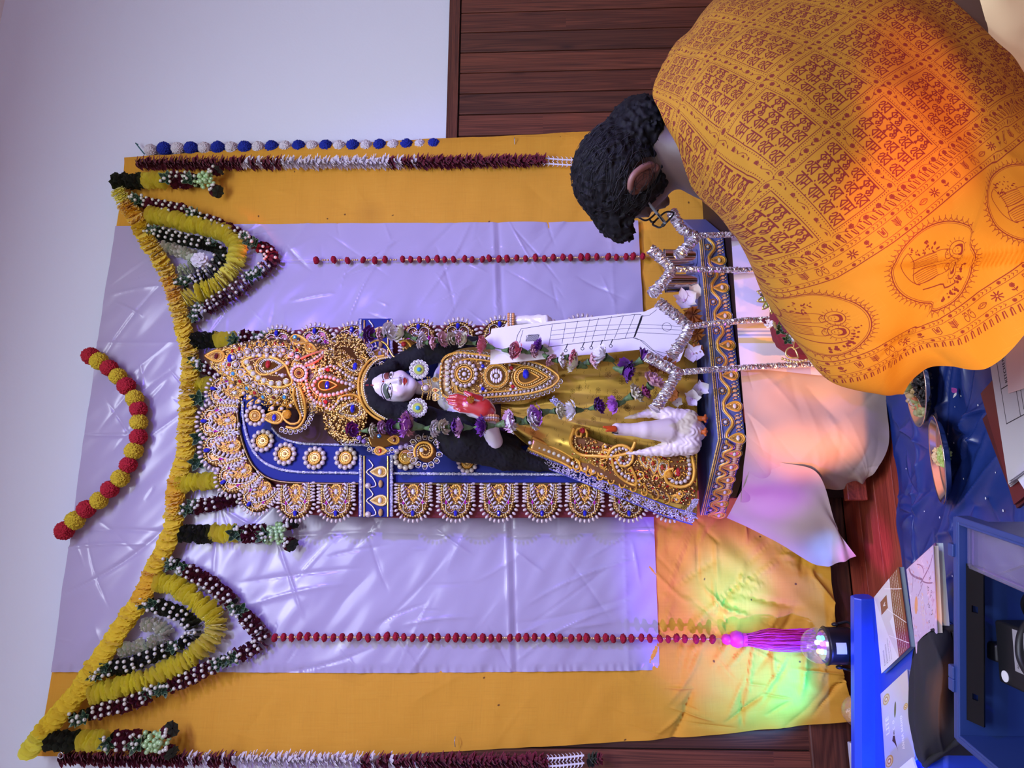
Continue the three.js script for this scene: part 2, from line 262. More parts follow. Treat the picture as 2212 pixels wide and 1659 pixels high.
{ // long yellow cotton backdrop
  const z = 0.036, rows = [[[80, 1633, -0.016], [110, 1462], [170, 1060], [225, 680], [268, 357], [268, 340, -0.01]], [[400, 1634, -0.016], [420, 1462], [450, 1060], [480, 680], [510, 338], [512, 322, -0.01]], [[760, 1634, -0.012], [760, 1462], [780, 1060], [800, 680], [800, 322], [800, 306, -0.01]],
    [[1090, 1617, -0.012], [1100, 1462], [1100, 1060], [1100, 680], [1110, 308], [1110, 292, -0.01]], [[1480, 1592, -0.01], [1480, 1462, 0.004], [1460, 1060], [1440, 680], [1430, 290], [1430, 275, -0.01]], [[1856, 1556, 0.02], [1818, 1440, 0.03], [1780, 1060, 0.02], [1740, 680], [1715, 262], [1715, 245, -0.01]]].map((r) => pxLine(r, z));
  const c1 = creaser(190, 1.9, 2.2, 31, 0.10, 0.009, 0.006, 0.6), c2 = creaser(120, 1.9, 2.2, 32, 0.09, 0.008, 0.006, 2.2);
  const c3 = creaser(120, 1.0, 0.75, 33, 0.09, 0.006, 0.012, 0.5), c4 = creaser(90, 1.0, 0.75, 34, 0.06, 0.005, 0.010, 2.0);
  const g = sheet(rows, 340, 420, (u, v, x, y) => { const low = smooth(0.70, 0.88, v) * smooth(0.75, 0.4, u); return 0.003 * N2(x * 2.2, y * 2.2) + 0.0015 * N2(x * 6, y * 9) + (0.2 + 3.2 * low) * (c1(x, y) + c2(x, y)) + low * (c3(x, y - 1.6) + c4(x, y - 1.6)) + 0.004 * smooth(0.06, 0, u) * N2(3, y * 9) + 0.006 * low * N2(x * 9 + y * 5, y * 7); }, (x, y) => [x * 0.75, -y * 0.75]);
  const o = one('backdrop_cloth', g, mat(0xffffff, 0.82, 0, { map: dotTex, bumpMap: weaveRep(26), bumpScale: 0.0003 }), 'mustard yellow cotton backdrop cloth hung on the wall behind the white satin', 'cloth');
  for (const [x, y] of [[983, 1603], [1112, 303], [130, 1632]]) { const b = new MB(), p = W(x, y, z + 0.006), m = mpp(0); b.tube(curve([p.clone().add(V(0.012, 0, -0.004)), p.clone().add(V(0.004, 0.001, 0.004)), p.clone().add(V(-0.012, 0, -0.004))], 8), 0.0012, [0.5, 0.5, 0.52], 5); part('safety_pin', b.geo(), MT.silver, o); }
}
{ // white satin
  const z = 0.046, rows = [[[110, 1452], [160, 1100], [205, 780], [249, 488]], [[420, 1452], [440, 1110], [455, 780], [470, 485]], [[760, 1454], [770, 1110], [780, 780], [790, 482]], [[1100, 1452], [1100, 1110], [1095, 780], [1090, 480]], [[1425, 1448], [1412, 1110], [1395, 780], [1378, 477]]].map((r) => pxLine(r, z));
  const c1 = creaser(95, 1.4, 1.7, 41, 0.14, 0.0075, 0.0026, 1.0), c2 = creaser(70, 1.4, 1.7, 42, 0.10, 0.006, 0.0022, 2.5), c3 = creaser(70, 1.4, 1.7, 43, 0.05, 0.004, 0.0012);
  const fold = (q, w) => Math.exp(-Math.abs(q) / w);
  const g = sheet(rows, 330, 400, (u, v, x, y) => {
    const t = x * 0.8 + y * 0.6, s = -x * 0.6 + y * 0.8;
    return 0.0035 * N2(t * 2.1, s * 5) + 0.0016 * N2(t * 5 + 9, s * 14) + 1.5 * (c1(x, y) + c2(x, y) + c3(x, y)) - 0.0035 * fold(x - 0.365 - 0.006 * Math.sin(y * 9), 0.006) + 0.003 * fold(x - 0.93, 0.006) + 0.004 * fold(y - 1.235 + (x - 0.7) * 0.03, 0.006) - 0.004 * fold(y - 1.252 + (x - 0.7) * 0.03, 0.006) + 0.0022 * fold(y - 0.41, 0.005) + (0.0018 + 0.0014 * N2(x * 90, 3)) * fold(y - 1.575, 0.006) - 0.003 * smooth(0.02, 0, u) * (1 + N2(1, y * 40)) + 0.004 * smooth(0.9, 1, v) * N2(x * 8, y * 3);
  }, (x, y) => [x, -y]);
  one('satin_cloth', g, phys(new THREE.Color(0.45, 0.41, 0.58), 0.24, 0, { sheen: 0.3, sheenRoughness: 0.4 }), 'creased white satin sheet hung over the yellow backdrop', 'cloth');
}
{ const t = thing('stage_light', 'black LED can light hung from the ceiling right of the shrine', 'light', [1.19, 2.22, 2.38]), q = new THREE.Quaternion().setFromUnitVectors(V(0, -1, 0), V(-0.98, -1.35, -2.25).normalize()); const c = part('can', new THREE.LatheGeometry([[0.001, 0.09], [0.05, 0.09], [0.06, 0.06], [0.06, -0.05], [0.056, -0.05], [0.055, 0.0]].map(([a, b]) => new THREE.Vector2(a, b)), 32), mat(0x0c0c10, 0.5), t); c.quaternion.copy(q); const l = part('led_lens', new THREE.CylinderGeometry(0.052, 0.052, 0.006, 28), mat(0x222233, 0.3, 0, { emissive: new THREE.Color(0.34, 0.24, 1), emissiveIntensity: 2 }), t); l.quaternion.copy(q); l.position.copy(V(0, -0.02, 0).applyQuaternion(q)); part('hanger', new THREE.CylinderGeometry(0.012, 0.012, 0.46, 12).translate(0, 0.30, 0), mat(0x0c0c10, 0.5), t); }
// ---------------------------------------------------------------- flowers on strings
function frill(seed, layers, waves, amp, c0, c1, cup = 0.25, seg = 22) {   // a ruffled disc, facing +z, radius 1
  const r = rng(seed), b = new MB();
  for (let l = 0; l < layers; l++) {
    const P = [], C = [], I = [], rings = [0.12, 0.55, 0.85, 1], ph = r() * 6, R0 = 0.86 + 0.18 * r(), zo = (l - (layers - 1) / 2) * 0.22;
    for (const q of rings) for (let s = 0; s < seg; s++) { const a = s / seg * Math.PI * 2, w = amp * q * q * (Math.sin(a * waves + ph) + 0.6 * Math.sin(a * (waves * 1.7 | 0) + ph * 2)), rad = R0 * q * (1 + (q > 0.9 ? 0.09 * (r() - 0.5) * 2 : 0)); P.push(Math.cos(a) * rad, Math.sin(a) * rad, zo + w + cup * q * q * (l % 2 ? -1 : 1) * 0.3); const t = q * (0.85 + 0.15 * r()); C.push(lerp(c0[0], c1[0], t), lerp(c0[1], c1[1], t), lerp(c0[2], c1[2], t)); }
    for (let q = 0; q < rings.length - 1; q++) for (let s = 0; s < seg; s++) { const a = q * seg + s, d = q * seg + (s + 1) % seg; I.push(a, a + seg, d, d, a + seg, d + seg); }
    const g = new THREE.BufferGeometry(); g.setAttribute('position', new THREE.Float32BufferAttribute(P, 3)); g.setAttribute('color', new THREE.Float32BufferAttribute(C, 3)); g.setIndex(I); g.computeVertexNormals(); b.add(g, IDM);
  }
  return b.geo();
}
const petalGeo = (w, l, col, tip, curl = 0.25) => { // one leaf shape along +x from the origin, facing +z; only its margin takes the tip colour
  const P = [], C = [], I = [], n = 4, prof = [0.25, 0.9, 1, 0.62, 0.04], S = [-1, -0.72, 0, 0.72, 1]; for (let k = 0; k <= n; k++) for (const s of S) { const t = k / n; P.push(t * l, s * w * 0.5 * prof[k], curl * l * t * t + Math.abs(s) * 0.12 * w); const m = Math.abs(s) > 0.9 || t > 0.9 ? 1 : 0; C.push(...[0, 1, 2].map((i) => lerp(col[i], tip[i], m))); }
  for (let k = 0; k < n; k++) for (let s = 0; s < 4; s++) { const a = k * 5 + s; I.push(a, a + 5, a + 1, a + 1, a + 5, a + 6); }
  const g = new THREE.BufferGeometry(); g.setAttribute('position', new THREE.Float32BufferAttribute(P, 3)); g.setAttribute('color', new THREE.Float32BufferAttribute(C, 3)); g.setIndex(I); g.computeVertexNormals(); return g;
};
const YEL = [[0.92, 0.66, 0.015], [0.97, 0.80, 0.03]], LEM = [[0.94, 0.84, 0.03], [0.98, 0.94, 0.12]], ORA = [[0.90, 0.52, 0.01], [0.95, 0.66, 0.02]], MAR = [[0.10, 0.006, 0.02], [0.17, 0.012, 0.04]], GRN = [[0.012, 0.022, 0.010], [0.03, 0.045, 0.018]], IVO = [[0.7, 0.78, 0.55], [0.86, 0.92, 0.74]], WHT = [[0.8, 0.8, 0.78], [0.9, 0.9, 0.9]];
const variants = (c, n, layers, waves, amp, seed) => Array.from({ length: n }, (_, k) => frill(seed + k, layers, waves, amp, c[0], c[1]));
const FR = { yellow: variants(YEL, 3, 2, 9, 0.10, 100), lemon: variants(LEM, 3, 2, 11, 0.07, 110), orange: variants(ORA, 2, 2, 8, 0.12, 120), maroon: variants(MAR, 3, 2, 7, 0.14, 130), green: variants(GRN, 3, 2, 7, 0.12, 140), ivory: variants(IVO, 2, 2, 8, 0.14, 150), white: variants(WHT, 2, 3, 9, 0.16, 160) };
const along = (t, roll = 0) => new THREE.Quaternion().setFromUnitVectors(V(0, 0, 1), t).multiply(new THREE.Quaternion().setFromAxisAngle(V(0, 0, 1), roll));
const LEAFC = (() => { const b = new MB(), pg = petalGeo(0.62, 1.15, [0.012, 0.045, 0.018], [0.34, 0.5, 0.26], 0.2); for (let l = 0; l < 2; l++) for (let k = 0; k < 5; k++) b.add(pg, M4(V(0, 0, 0.12 * l), EUL(0, 0, k * 1.257 + l * 0.6).multiply(EUL(0, -0.25 - 0.35 * l, 0)), l ? 0.72 : 1)); return b.geo(); })();
const BUD = [0.62, 0.64, 0.52];
// segs: [kind, length share] along the path
function strand(name, label, category, group, path, z, r, segs, step = 0.55, face = 0) {
  const P = curve(pxLine(path, z), 200), len = P.reduce((s, p, i) => i ? s + p.distanceTo(P[i - 1]) : 0, 0), base = P[0].clone();
  const o = thing(name, label, category, base.toArray(), 0, group), buds = new MB(), tot = segs.reduce((s, g) => s + g[1], 0);
  const n = Math.max(3, Math.round(len / (r * step)));
  let leafs = 0;
  for (let k = 0; k < n; k++) {
    const t = (k + 0.5) / n; let acc = 0, kind = segs[segs.length - 1][0]; for (const [g, w] of segs) { acc += w / tot; if (t <= acc + 1e-6) { kind = g; break; } }
    const f = t * 199, i = Math.floor(f), p = P[i].clone().lerp(P[Math.min(200, i + 1)], f - i).sub(base), T = P[Math.min(200, i + 1)].clone().sub(P[Math.max(0, i - 1)]).normalize();
    T.x += rr(-0.22, 0.22); T.y += rr(-0.22, 0.22); T.z += rr(-0.1, 0.28) + face * rr(0.1, 1.5); T.normalize();
    if (kind === 'leaf') { if (leafs++ % 2 === 0) { const m = part('leaf_cluster', LEAFC, MT.leaf, o); m.position.copy(p).add(V(rr(-0.3, 0.3) * r, rr(-0.3, 0.3) * r, r * 0.55)); m.quaternion.copy(EUL(rr(-0.4, 0.4), rr(-0.4, 0.4), rr(0, 6))); m.scale.setScalar(r * 0.95); for (let q = 0; q < 3; q++) buds.ball(p.clone().add(V(rr(-0.7, 0.7) * r, rr(-0.7, 0.7) * r, r * 1.0)), 0.0052, BUD); } else { const m = part('flower', FR.green[k % 3], MT.petal, o); m.position.copy(p); m.quaternion.copy(along(T, rr(0, 6))); m.scale.setScalar(r * 0.85); } continue; }
    if (kind === 'pale') { for (let q = 0; q < 9; q++) { const a = rr(-0.5, Math.PI + 0.5), rad = r * rr(0.4, 1.05); const side = V(Math.cos(a), 0, Math.sin(a)); buds.ball(p.clone().add(V(side.x * rad, rr(-0.5, 0.5) * r, Math.abs(side.z) * rad)), 0.0066, [0.42, 0.66, 0.30]); } continue; }
    const [fam, withBuds] = kind.split('+'), G = FR[fam], m = part('flower', G[k % G.length], fam === 'yellow' || fam === 'lemon' || fam === 'orange' ? MT.petalY : MT.petal, o);
    m.position.copy(p).add(V(rr(-1, 1), rr(-1, 1), rr(-0.5, 1)).multiplyScalar(r * 0.10)); m.quaternion.copy(along(T, rr(0, 6))); m.scale.set(r * rr(0.9, 1.08), r * rr(0.9, 1.08), r * 1.05);
    if (withBuds && k % 2 === 0) { const S = V(-T.y, T.x, 0).normalize(); for (const q of [-0.62, 0, 0.62]) if (rnd() < 0.85) buds.ball(p.clone().addScaledVector(S, q * r + rr(-0.1, 0.1) * r).add(V(0, 0, r * Math.sqrt(1 - q * q) * 1.02)), 0.0052, BUD); }
  }
  if (!buds.empty) { const b = part('flower_buds', buds.geo(), MT.pearl, o); b.userData.kind = 'stuff'; }
  return o;
}
const ZG = 0.082;
// the long yellow swag across the top
strand('yellow_swag', 'long garland of ruffled yellow flowers draped across the whole top of the backdrop', 'garland', null,
  [[66, 1622], [88, 1589], [113, 1560], [139, 1529], [174, 1490], [199, 1449], [225, 1411], [247, 1379], [276, 1334], [311, 1283], [327, 1242], [343, 1210], [362, 1171], [374, 1136], [377, 1071], [385, 1028], [400, 986], [403, 929], [406, 872], [408, 830], [411, 773], [402, 731], [388, 674], [372, 622], [352, 571], [327, 533], [306, 495], [284, 457], [261, 422], [250, 402]], ZG, 0.026, [['lemon', 0.03], ['yellow', 0.22], ['orange', 0.05], ['yellow', 0.1], ['orange', 0.05], ['yellow', 0.3], ['orange', 0.05], ['yellow', 0.12], ['orange', 0.05], ['lemon', 0.03]], 0.27, 1);
const PM = 'maroon+b', PG = 'green+b';
const vee = (side, M, Y, G, I) => {
  strand('maroon_garland', `maroon flower garland dotted with white buds, the outermost loop of the ${side} festoon`, 'garland', null, M, ZG - 0.008, 0.0215, [['leaf', 0.06], [PM, 0.2], ['leaf', 0.06], [PM, 0.2], ['leaf', 0.08], [PM, 0.16], ['leaf', 0.06], [PM, 0.2], ['leaf', 0.06]], 0.5);
  strand('yellow_garland', `bright yellow ruffled flower loop inside the ${side} festoon`, 'garland', null, Y, ZG - 0.002, 0.0285, [['lemon', 1]], 0.34);
  strand('green_garland', `dark green garland with white buds nested inside the yellow loop of the ${side} festoon`, 'garland', null, G, ZG - 0.008, 0.0215, [['leaf', 0.08], [PG, 0.4], ['leaf', 0.06], [PG, 0.4], ['leaf', 0.08]], 0.5);
  strand('ivory_garland', `short pale cream flower string in the middle of the ${side} festoon`, 'garland', null, I, ZG - 0.014, 0.02, [['ivory', 1]], 0.6);
};
vee('right', [[289, 432], [339, 445], [390, 455], [428, 470], [466, 484], [516, 508], [552, 528], [580, 545], [590, 560], [565, 584], [537, 607], [504, 632], [466, 655], [435, 675], [410, 690]], [[322, 464], [365, 472], [415, 485], [453, 493], [490, 505], [512, 530], [510, 562], [494, 591], [466, 617], [428, 634], [396, 652]], [[324, 497], [357, 508], [397, 518], [435, 526], [468, 538], [478, 556], [464, 579], [440, 596], [408, 612], [388, 614]], [[352, 532], [390, 543], [415, 552], [420, 570], [402, 581], [384, 588]]);
vee('left', [[366, 1214], [413, 1235], [451, 1258], [486, 1286], [518, 1318], [550, 1353], [567, 1380], [540, 1402], [502, 1420], [467, 1436], [429, 1455], [375, 1478], [327, 1497], [279, 1519], [231, 1529], [183, 1545], [152, 1554]], [[343, 1254], [384, 1267], [416, 1293], [448, 1315], [467, 1347], [455, 1382], [432, 1404], [397, 1430], [343, 1455], [295, 1474], [238, 1490], [188, 1504]], [[311, 1302], [352, 1312], [391, 1328], [417, 1353], [409, 1380], [375, 1398], [327, 1417], [282, 1436], [231, 1446], [206, 1458]], [[308, 1347], [346, 1353], [362, 1372], [327, 1388], [289, 1398], [257, 1407]]);
{ const c = one('white_carnation', mergeGeometries([FR.white[0].clone().scale(0.026, 0.026, 0.026), FR.white[1].clone().scale(0.021, 0.021, 0.021).translate(0, 0, 0.008), FR.white[0].clone().scale(0.014, 0.014, 0.014).translate(0, 0, 0.015)]), MT.petal, 'single large white carnation in the middle of the right festoon', 'flower'); c.position.copy(W(432, 564, ZG + 0.01)); c.rotation.set(0.3, 0.3, 1); }
// short hanging tassels of flowers
const dangle = (where, x0, x1, y, z = ZG, ends = 1) => {
  const L = x1 - x0, o = strand('flower_tassel', `banded flower tassel ${where}`, 'garland', null, [[x0, y], [x0 + L * 0.5, y - 1], [x0 + L * 0.86, y]], z, 0.0265, [['green', 0.29], ['lemon', 0.24], ['leaf', 0.07], [PM, 0.2], ['leaf', 0.07], ['pale', 0.16]], 0.4);
  if (ends) for (const s of [-1, 1]) { const p = W(x0 + L * 0.85, y + s * 19, z + 0.006).sub(o.position), q = along(V(s * -0.5, -0.8, 0.3).normalize()); for (let k = 0; k < 3; k++) { const m = part('flower', k === 2 ? FR.green[0] : FR.maroon[k], MT.petal, o); m.position.copy(p).add(V(-s * 0.004 * k, -0.007 * k, 0.002)); m.quaternion.copy(q); m.scale.setScalar(0.017 + 0.002 * k); } const b = new MB(); for (let k = 0; k < 4; k++) b.ball(p.clone().add(V(rr(-0.01, 0.01), rr(-0.008, 0.008), 0.019)), 0.0052, BUD); part('flower_buds', b.geo(), MT.pearl, o).userData.kind = 'stuff'; }
};
dangle('in green, yellow and maroon hanging at the right end of the swag', 246, 500, 391);
dangle('in green, yellow and maroon hanging at the left end of the swag', 105, 405, 1600);
dangle('in green, yellow and maroon hanging left of the arched frame', 392, 662, 1153);
dangle('right of the crown with its lower half behind the frame', 415, 640, 735, ZG, 0);
strand('flower_tassel', 'yellow ruffled flower stub hanging above the left shoulder of the arch', 'garland', null, [[385, 1045], [430, 1042], [475, 1038]], ZG, 0.026, [['lemon', 1]], 0.3);
strand('maroon_garland', 'maroon bud-dotted flower string running behind the top left of the arch', 'garland', null, [[398, 1100], [440, 1092], [500, 1078], [560, 1060]], ZG - 0.01, 0.0215, [['leaf', 0.15], [PM, 0.85]], 0.5);
strand('maroon_garland', 'maroon bud-dotted flower string with leaf tuft beside the tip of the crown', 'garland', null, [[418, 787], [450, 795], [480, 805]], ZG - 0.01, 0.0215, [['leaf', 0.3], [PM, 0.7]], 0.5);
strand('flower_tassel', 'yellow flower stub with a leaf tuft just above the top of the arch', 'garland', null, [[420, 832], [455, 830]], ZG - 0.01, 0.024, [['lemon', 1]], 0.34);
for (const [x, y, w] of [[430, 862, 'above the crest of the arch'], [428, 998, 'above the left curve of the arch'], [432, 945, 'between the arch crest and its left curve']]) { const c = one('leaf_tuft', LEAFC.clone().scale(0.027, 0.027, 0.027), MT.leaf, `green leaf tuft tucked under the yellow swag ${w}`, 'leaf'); c.position.copy(W(x, y, ZG)); c.rotation.set(0.2, -0.2, y); }

// two long hanging strings of narrow petals, maroon and white
const STAR = (c0, c1, seed) => { const r = rng(seed), b = new MB(), pg = petalGeo(0.52, 1.05, c0, c1, 0.15); for (let k = 0; k < 12; k++) { const a = k / 11 * 6.283 + r() * 0.4; b.add(pg, M4(V(0, 0, (r() - 0.5) * 0.5), EUL(0, 0, a).multiply(EUL(r() * 0.8, -0.15 - 0.5 * r(), 0)), 0.85 + 0.3 * r())); } return b.geo(); };
const STARS = { m: [1, 2, 3].map((s) => STAR([0.12, 0.008, 0.02], [0.24, 0.014, 0.045], s)), w: [4, 5, 6].map((s) => STAR([0.72, 0.68, 0.72], [0.88, 0.85, 0.88], s)), g: [STAR([0.02, 0.03, 0.015], [0.05, 0.06, 0.03], 9)] };
function petalString(label, path, z, plan, r, end) {
  const P = curve(pxLine(path, z), 400), o = thing('petal_garland', label, 'garland', P[0].toArray()), base = P[0]; const tot = plan.reduce((s, g) => s + g[1], 0), n = 128;
  for (let k = 0; k < n; k++) { const t = (k + 0.5) / n; let acc = 0, kind = 'm'; for (const [g, w] of plan) { acc += w / tot; if (t <= acc) { kind = g; break; } } if (kind === '-') continue; const G = STARS[kind], m = part('flower', G[k % G.length], MT.petal, o), i = Math.round(t * 399); m.position.copy(P[i]).sub(base); m.quaternion.copy(along(P[i + 1].clone().sub(P[i]).normalize(), rr(0, 6))); m.scale.setScalar(r * rr(0.92, 1.1)); }
  // spiky white bead chain at the end
  const b = new MB(), E = pxLine(end, z).map((p) => p.sub(base)); for (const s of [-1, 1]) { const L = curve(E.map((p) => p.clone().add(V(s * 0.009, 0, 0))), 60); b.tube(L, 0.0028, [0.8, 0.8, 0.86], 5); for (let k = 3; k < 60; k += 6) for (const q of [-1, 1]) b.tube([L[k], L[k].clone().add(V(q * 0.006, 0.001, 0.001)), L[k].clone().add(V(q * 0.010, 0.006, 0.002))], (t) => 0.0026 * (1 - t * 0.85), [0.8, 0.8, 0.86], 5); }
  part('white_spiky_chain', b.geo(), MT.paint, o);
  const q = E[E.length - 1]; for (let k = 0; k < 4; k++) { const m = part('flower', k < 2 ? STARS.g[0] : STARS.m[k - 2], MT.petal, o); m.position.copy(q).add(V(0, -0.012 - 0.008 * k, 0)); m.quaternion.copy(along(V(0, -1, 0.2).normalize())); m.scale.setScalar(r * (k < 2 ? 0.9 : 0.75)); }
  return o;
}
const PLAN = [['m', 235], ['w', 14], ['m', 16], ['w', 12], ['m', 18], ['w', 10], ['m', 14], ['w', 236], ['m', 12], ['w', 10], ['m', 22], ['w', 8], ['m', 276]];
petalString('long maroon and white petal garland hanging down the right edge of the backdrop', [[292, 353], [500, 352], [800, 351], [1175, 347]], 0.066, PLAN, 0.024, [[1172, 347], [1210, 350], [1270, 352]]);
petalString('long maroon and white petal garland hanging down the left edge of the backdrop', [[125, 1637], [400, 1640], [800, 1644], [1182, 1646]], 0.06, PLAN, 0.0225, [[1182, 1647], [1215, 1645], [1262, 1640]]);
{ const ring = one('metal_ring', new THREE.TorusGeometry(0.007, 0.0014, 6, 18), mat(0xcfd0d6, 0.25, 0.9), 'small silver ring at the top left corner of the backdrop', 'ring'); ring.position.copy(W(131, 1632, 0.086)); }

// pompoms
const POM = (() => { const g = weld(new THREE.IcosahedronGeometry(1, 14)), p = g.attributes.position, r = rng(77), C = []; for (let k = 0; k < p.count; k++) { const q = r(), s = 0.80 + 0.27 * q; p.setXYZ(k, p.getX(k) * s, p.getY(k) * s, p.getZ(k) * s); const c = 0.7 + 0.5 * q; C.push(c, c, c); } g.setAttribute('color', new THREE.Float32BufferAttribute(C, 3)); g.computeVertexNormals(); return g; })();
const pomMat = (r, g, b) => phys(0xffffff, 1, 0, { color: new THREE.Color(r, g, b), vertexColors: true, sheen: 0.35, sheenRoughness: 0.6 });
const POMS = { red: pomMat(0.46, 0.018, 0.035), yellow: pomMat(0.66, 0.50, 0.03), blue: pomMat(0.012, 0.03, 0.34), white: pomMat(0.72, 0.69, 0.73) };
{ const pts = [[196, 769], [214, 780], [236, 795], [255, 813], [273, 834], [291, 861], [299, 884], [300, 912], [299, 944], [289, 974], [277, 1004], [260, 1033], [237, 1057], [214, 1081], [186, 1100], [162, 1124], [139, 1146]];
  const b = W(300, 912, 0.078), o = thing('pompom_garland', 'drooping garland of red and yellow wool pompoms over the top edge of the satin', 'garland', b.toArray());
  pts.forEach(([x, y], k) => { const m = part('pompom', POM, k % 2 ? POMS.yellow : POMS.red, o, k % 2 ? 'yellow pompom' : 'red pompom'); m.position.copy(W(x, y, 0.078)).sub(b); m.scale.setScalar(mpp(0.08) * (19.2 + rr(-1, 1))); m.rotation.set(k, k * 2, k * 3); });
  const s = new MB(); s.tube(curve(pts.map(([x, y]) => W(x, y, 0.078).sub(b)), 60), 0.0012, [0.7, 0.6, 0.4], 5); part('string', s.geo(), MT.paint, o); }
{ const b = W(326, 324, 0.022), o = thing('pompom_garland', 'string of blue and white wool pompoms hanging behind the right edge of the yellow backdrop', 'garland', b.toArray()); const pts = [];
  for (let k = 0; k < 22; k++) { const x = 326 + k * 29.1, y = 325 - Math.min(k, 1) * 3 - k * 0.35; pts.push([x, y]); const m = part('pompom', POM, k % 2 ? POMS.blue : POMS.white, o, k % 2 ? 'blue pompom' : 'white pompom'); m.position.copy(W(x, y, 0.022)).sub(b); m.scale.setScalar(mpp(0.02) * (k % 2 ? 17 : 15.5)); m.rotation.set(k, k * 2, k * 3); }
  const s = new MB(); s.tube(pts.map(([x, y]) => W(x, y, 0.022).sub(b)), 0.001, [0.2, 0.3, 0.35], 5); s.tube([[312, 333], [303, 322], [293, 309], [298, 312]].map(([x, y]) => W(x, y, 0.022).sub(b)), 0.0022, [0.03, 0.14, 0.15], 5); part('string', s.geo(), MT.paint, o); }
// bead strings with small crimson pompoms
const crimson = pomMat(0.34, 0.006, 0.03);
const POMS2 = (() => { const g = weld(new THREE.IcosahedronGeometry(1, 4)), p = g.attributes.position, r = rng(78), C = []; for (let k = 0; k < p.count; k++) { const q = r(), s = 0.84 + 0.24 * q; p.setXYZ(k, p.getX(k) * s, p.getY(k) * s, p.getZ(k) * s); const c = 0.7 + 0.5 * q; C.push(c, c, c); } g.setAttribute('color', new THREE.Float32BufferAttribute(C, 3)); g.computeVertexNormals(); return g; })();
function beadString(label, path, list, z, tassel) {
  const P = curve(pxLine(path, z), 500), b = P[0].clone(), o = thing('bead_string', label, 'garland', b.toArray()), beads = new MB(), x0 = path[0][0], x1 = path[path.length - 1][0], pos = (x) => P[Math.round(clamp((x - x0) / (x1 - x0)) * 499)].clone().sub(b);
  for (const x of list) { const m = part('pompom', POMS2, crimson, o); m.position.copy(pos(x)).add(V(rr(-0.002, 0.002), 0, 0)); const s = mpp(z) * rr(8, 9.6); m.scale.set(s, s * 0.72, s); m.rotation.set(0, rr(0, 6), rr(-0.3, 0.3)); }
  for (let k = 0; k < list.length - 1; k++) for (const f of [0.36, 0.5, 0.64]) beads.ball(pos(lerp(list[k], list[k + 1], f)), 0.0034, [0.75, 0.55, 0.28]);
  beads.tube(P.filter((_, i) => i % 10 === 0).map((p) => p.clone().sub(b)), 0.0007, [0.6, 0.5, 0.4], 4);
  part('gold_beads', beads.geo(), MT.gold, o).userData.kind = 'stuff'; return o;
}
{ const L = [625 + 60]; for (const x of [724, 754, 787, 813, 835]) L.push(x); for (let x = 872; x < 1395; x += 19.2) L.push(x + rr(-3, 3)); beadString('hanging string of small crimson pompoms and gold beads on the right of the shrine', [[600, 562], [900, 561], [1200, 557], [1400, 554]], L, 0.064); }
{ const L = []; for (let x = 592; x < 1560; x += 19) L.push(x + rr(-3, 3)); const z = 0.075, o = beadString('hanging string of small crimson pompoms ending in a magenta tassel, left of the shrine', [[588, 1376], [900, 1377], [1200, 1378], [1565, 1380]], L, z);
  const b = o.position, silk = phys(new THREE.Color(0.75, 0.03, 0.34), 0.5, 0, { sheen: 0.6 }), t = new MB(); for (const [x, r] of [[1570, 11], [1592, 17]]) t.ball(W(x, 1381, z).sub(b), mpp(z) * r, [1, 1, 1]); t.tube(pxLine([[1604, 1382], [1612, 1382]], z).map((p) => p.sub(b)), mpp(z) * 13, [1, 1, 1], 12); part('tassel_knot', t.geo(), silk, o);
  const s = new MB(); for (let k = 0; k < 260; k++) { const a = rr(0, 6.283), q = Math.sqrt(rnd()), c = Math.cos(a) * q, d = Math.sin(a) * q, L2 = rr(125, 155), f = []; for (let i = 0; i <= 7; i++) { const u = i / 7, w = lerp(11, 24, smooth(0, 0.5, u)) + 3 * Math.sin(k + u * 5); f.push(W(1606 + L2 * u, 1382 + c * w, z).add(V(0, 0, d * mpp(z) * w)).sub(b)); } s.tube(f, 0.0011, [0.8 + 0.4 * rnd(), 0.8, 0.9], 3, false, false); } part('tassel_threads', s.geo(), silk, o).userData.kind = 'stuff'; }
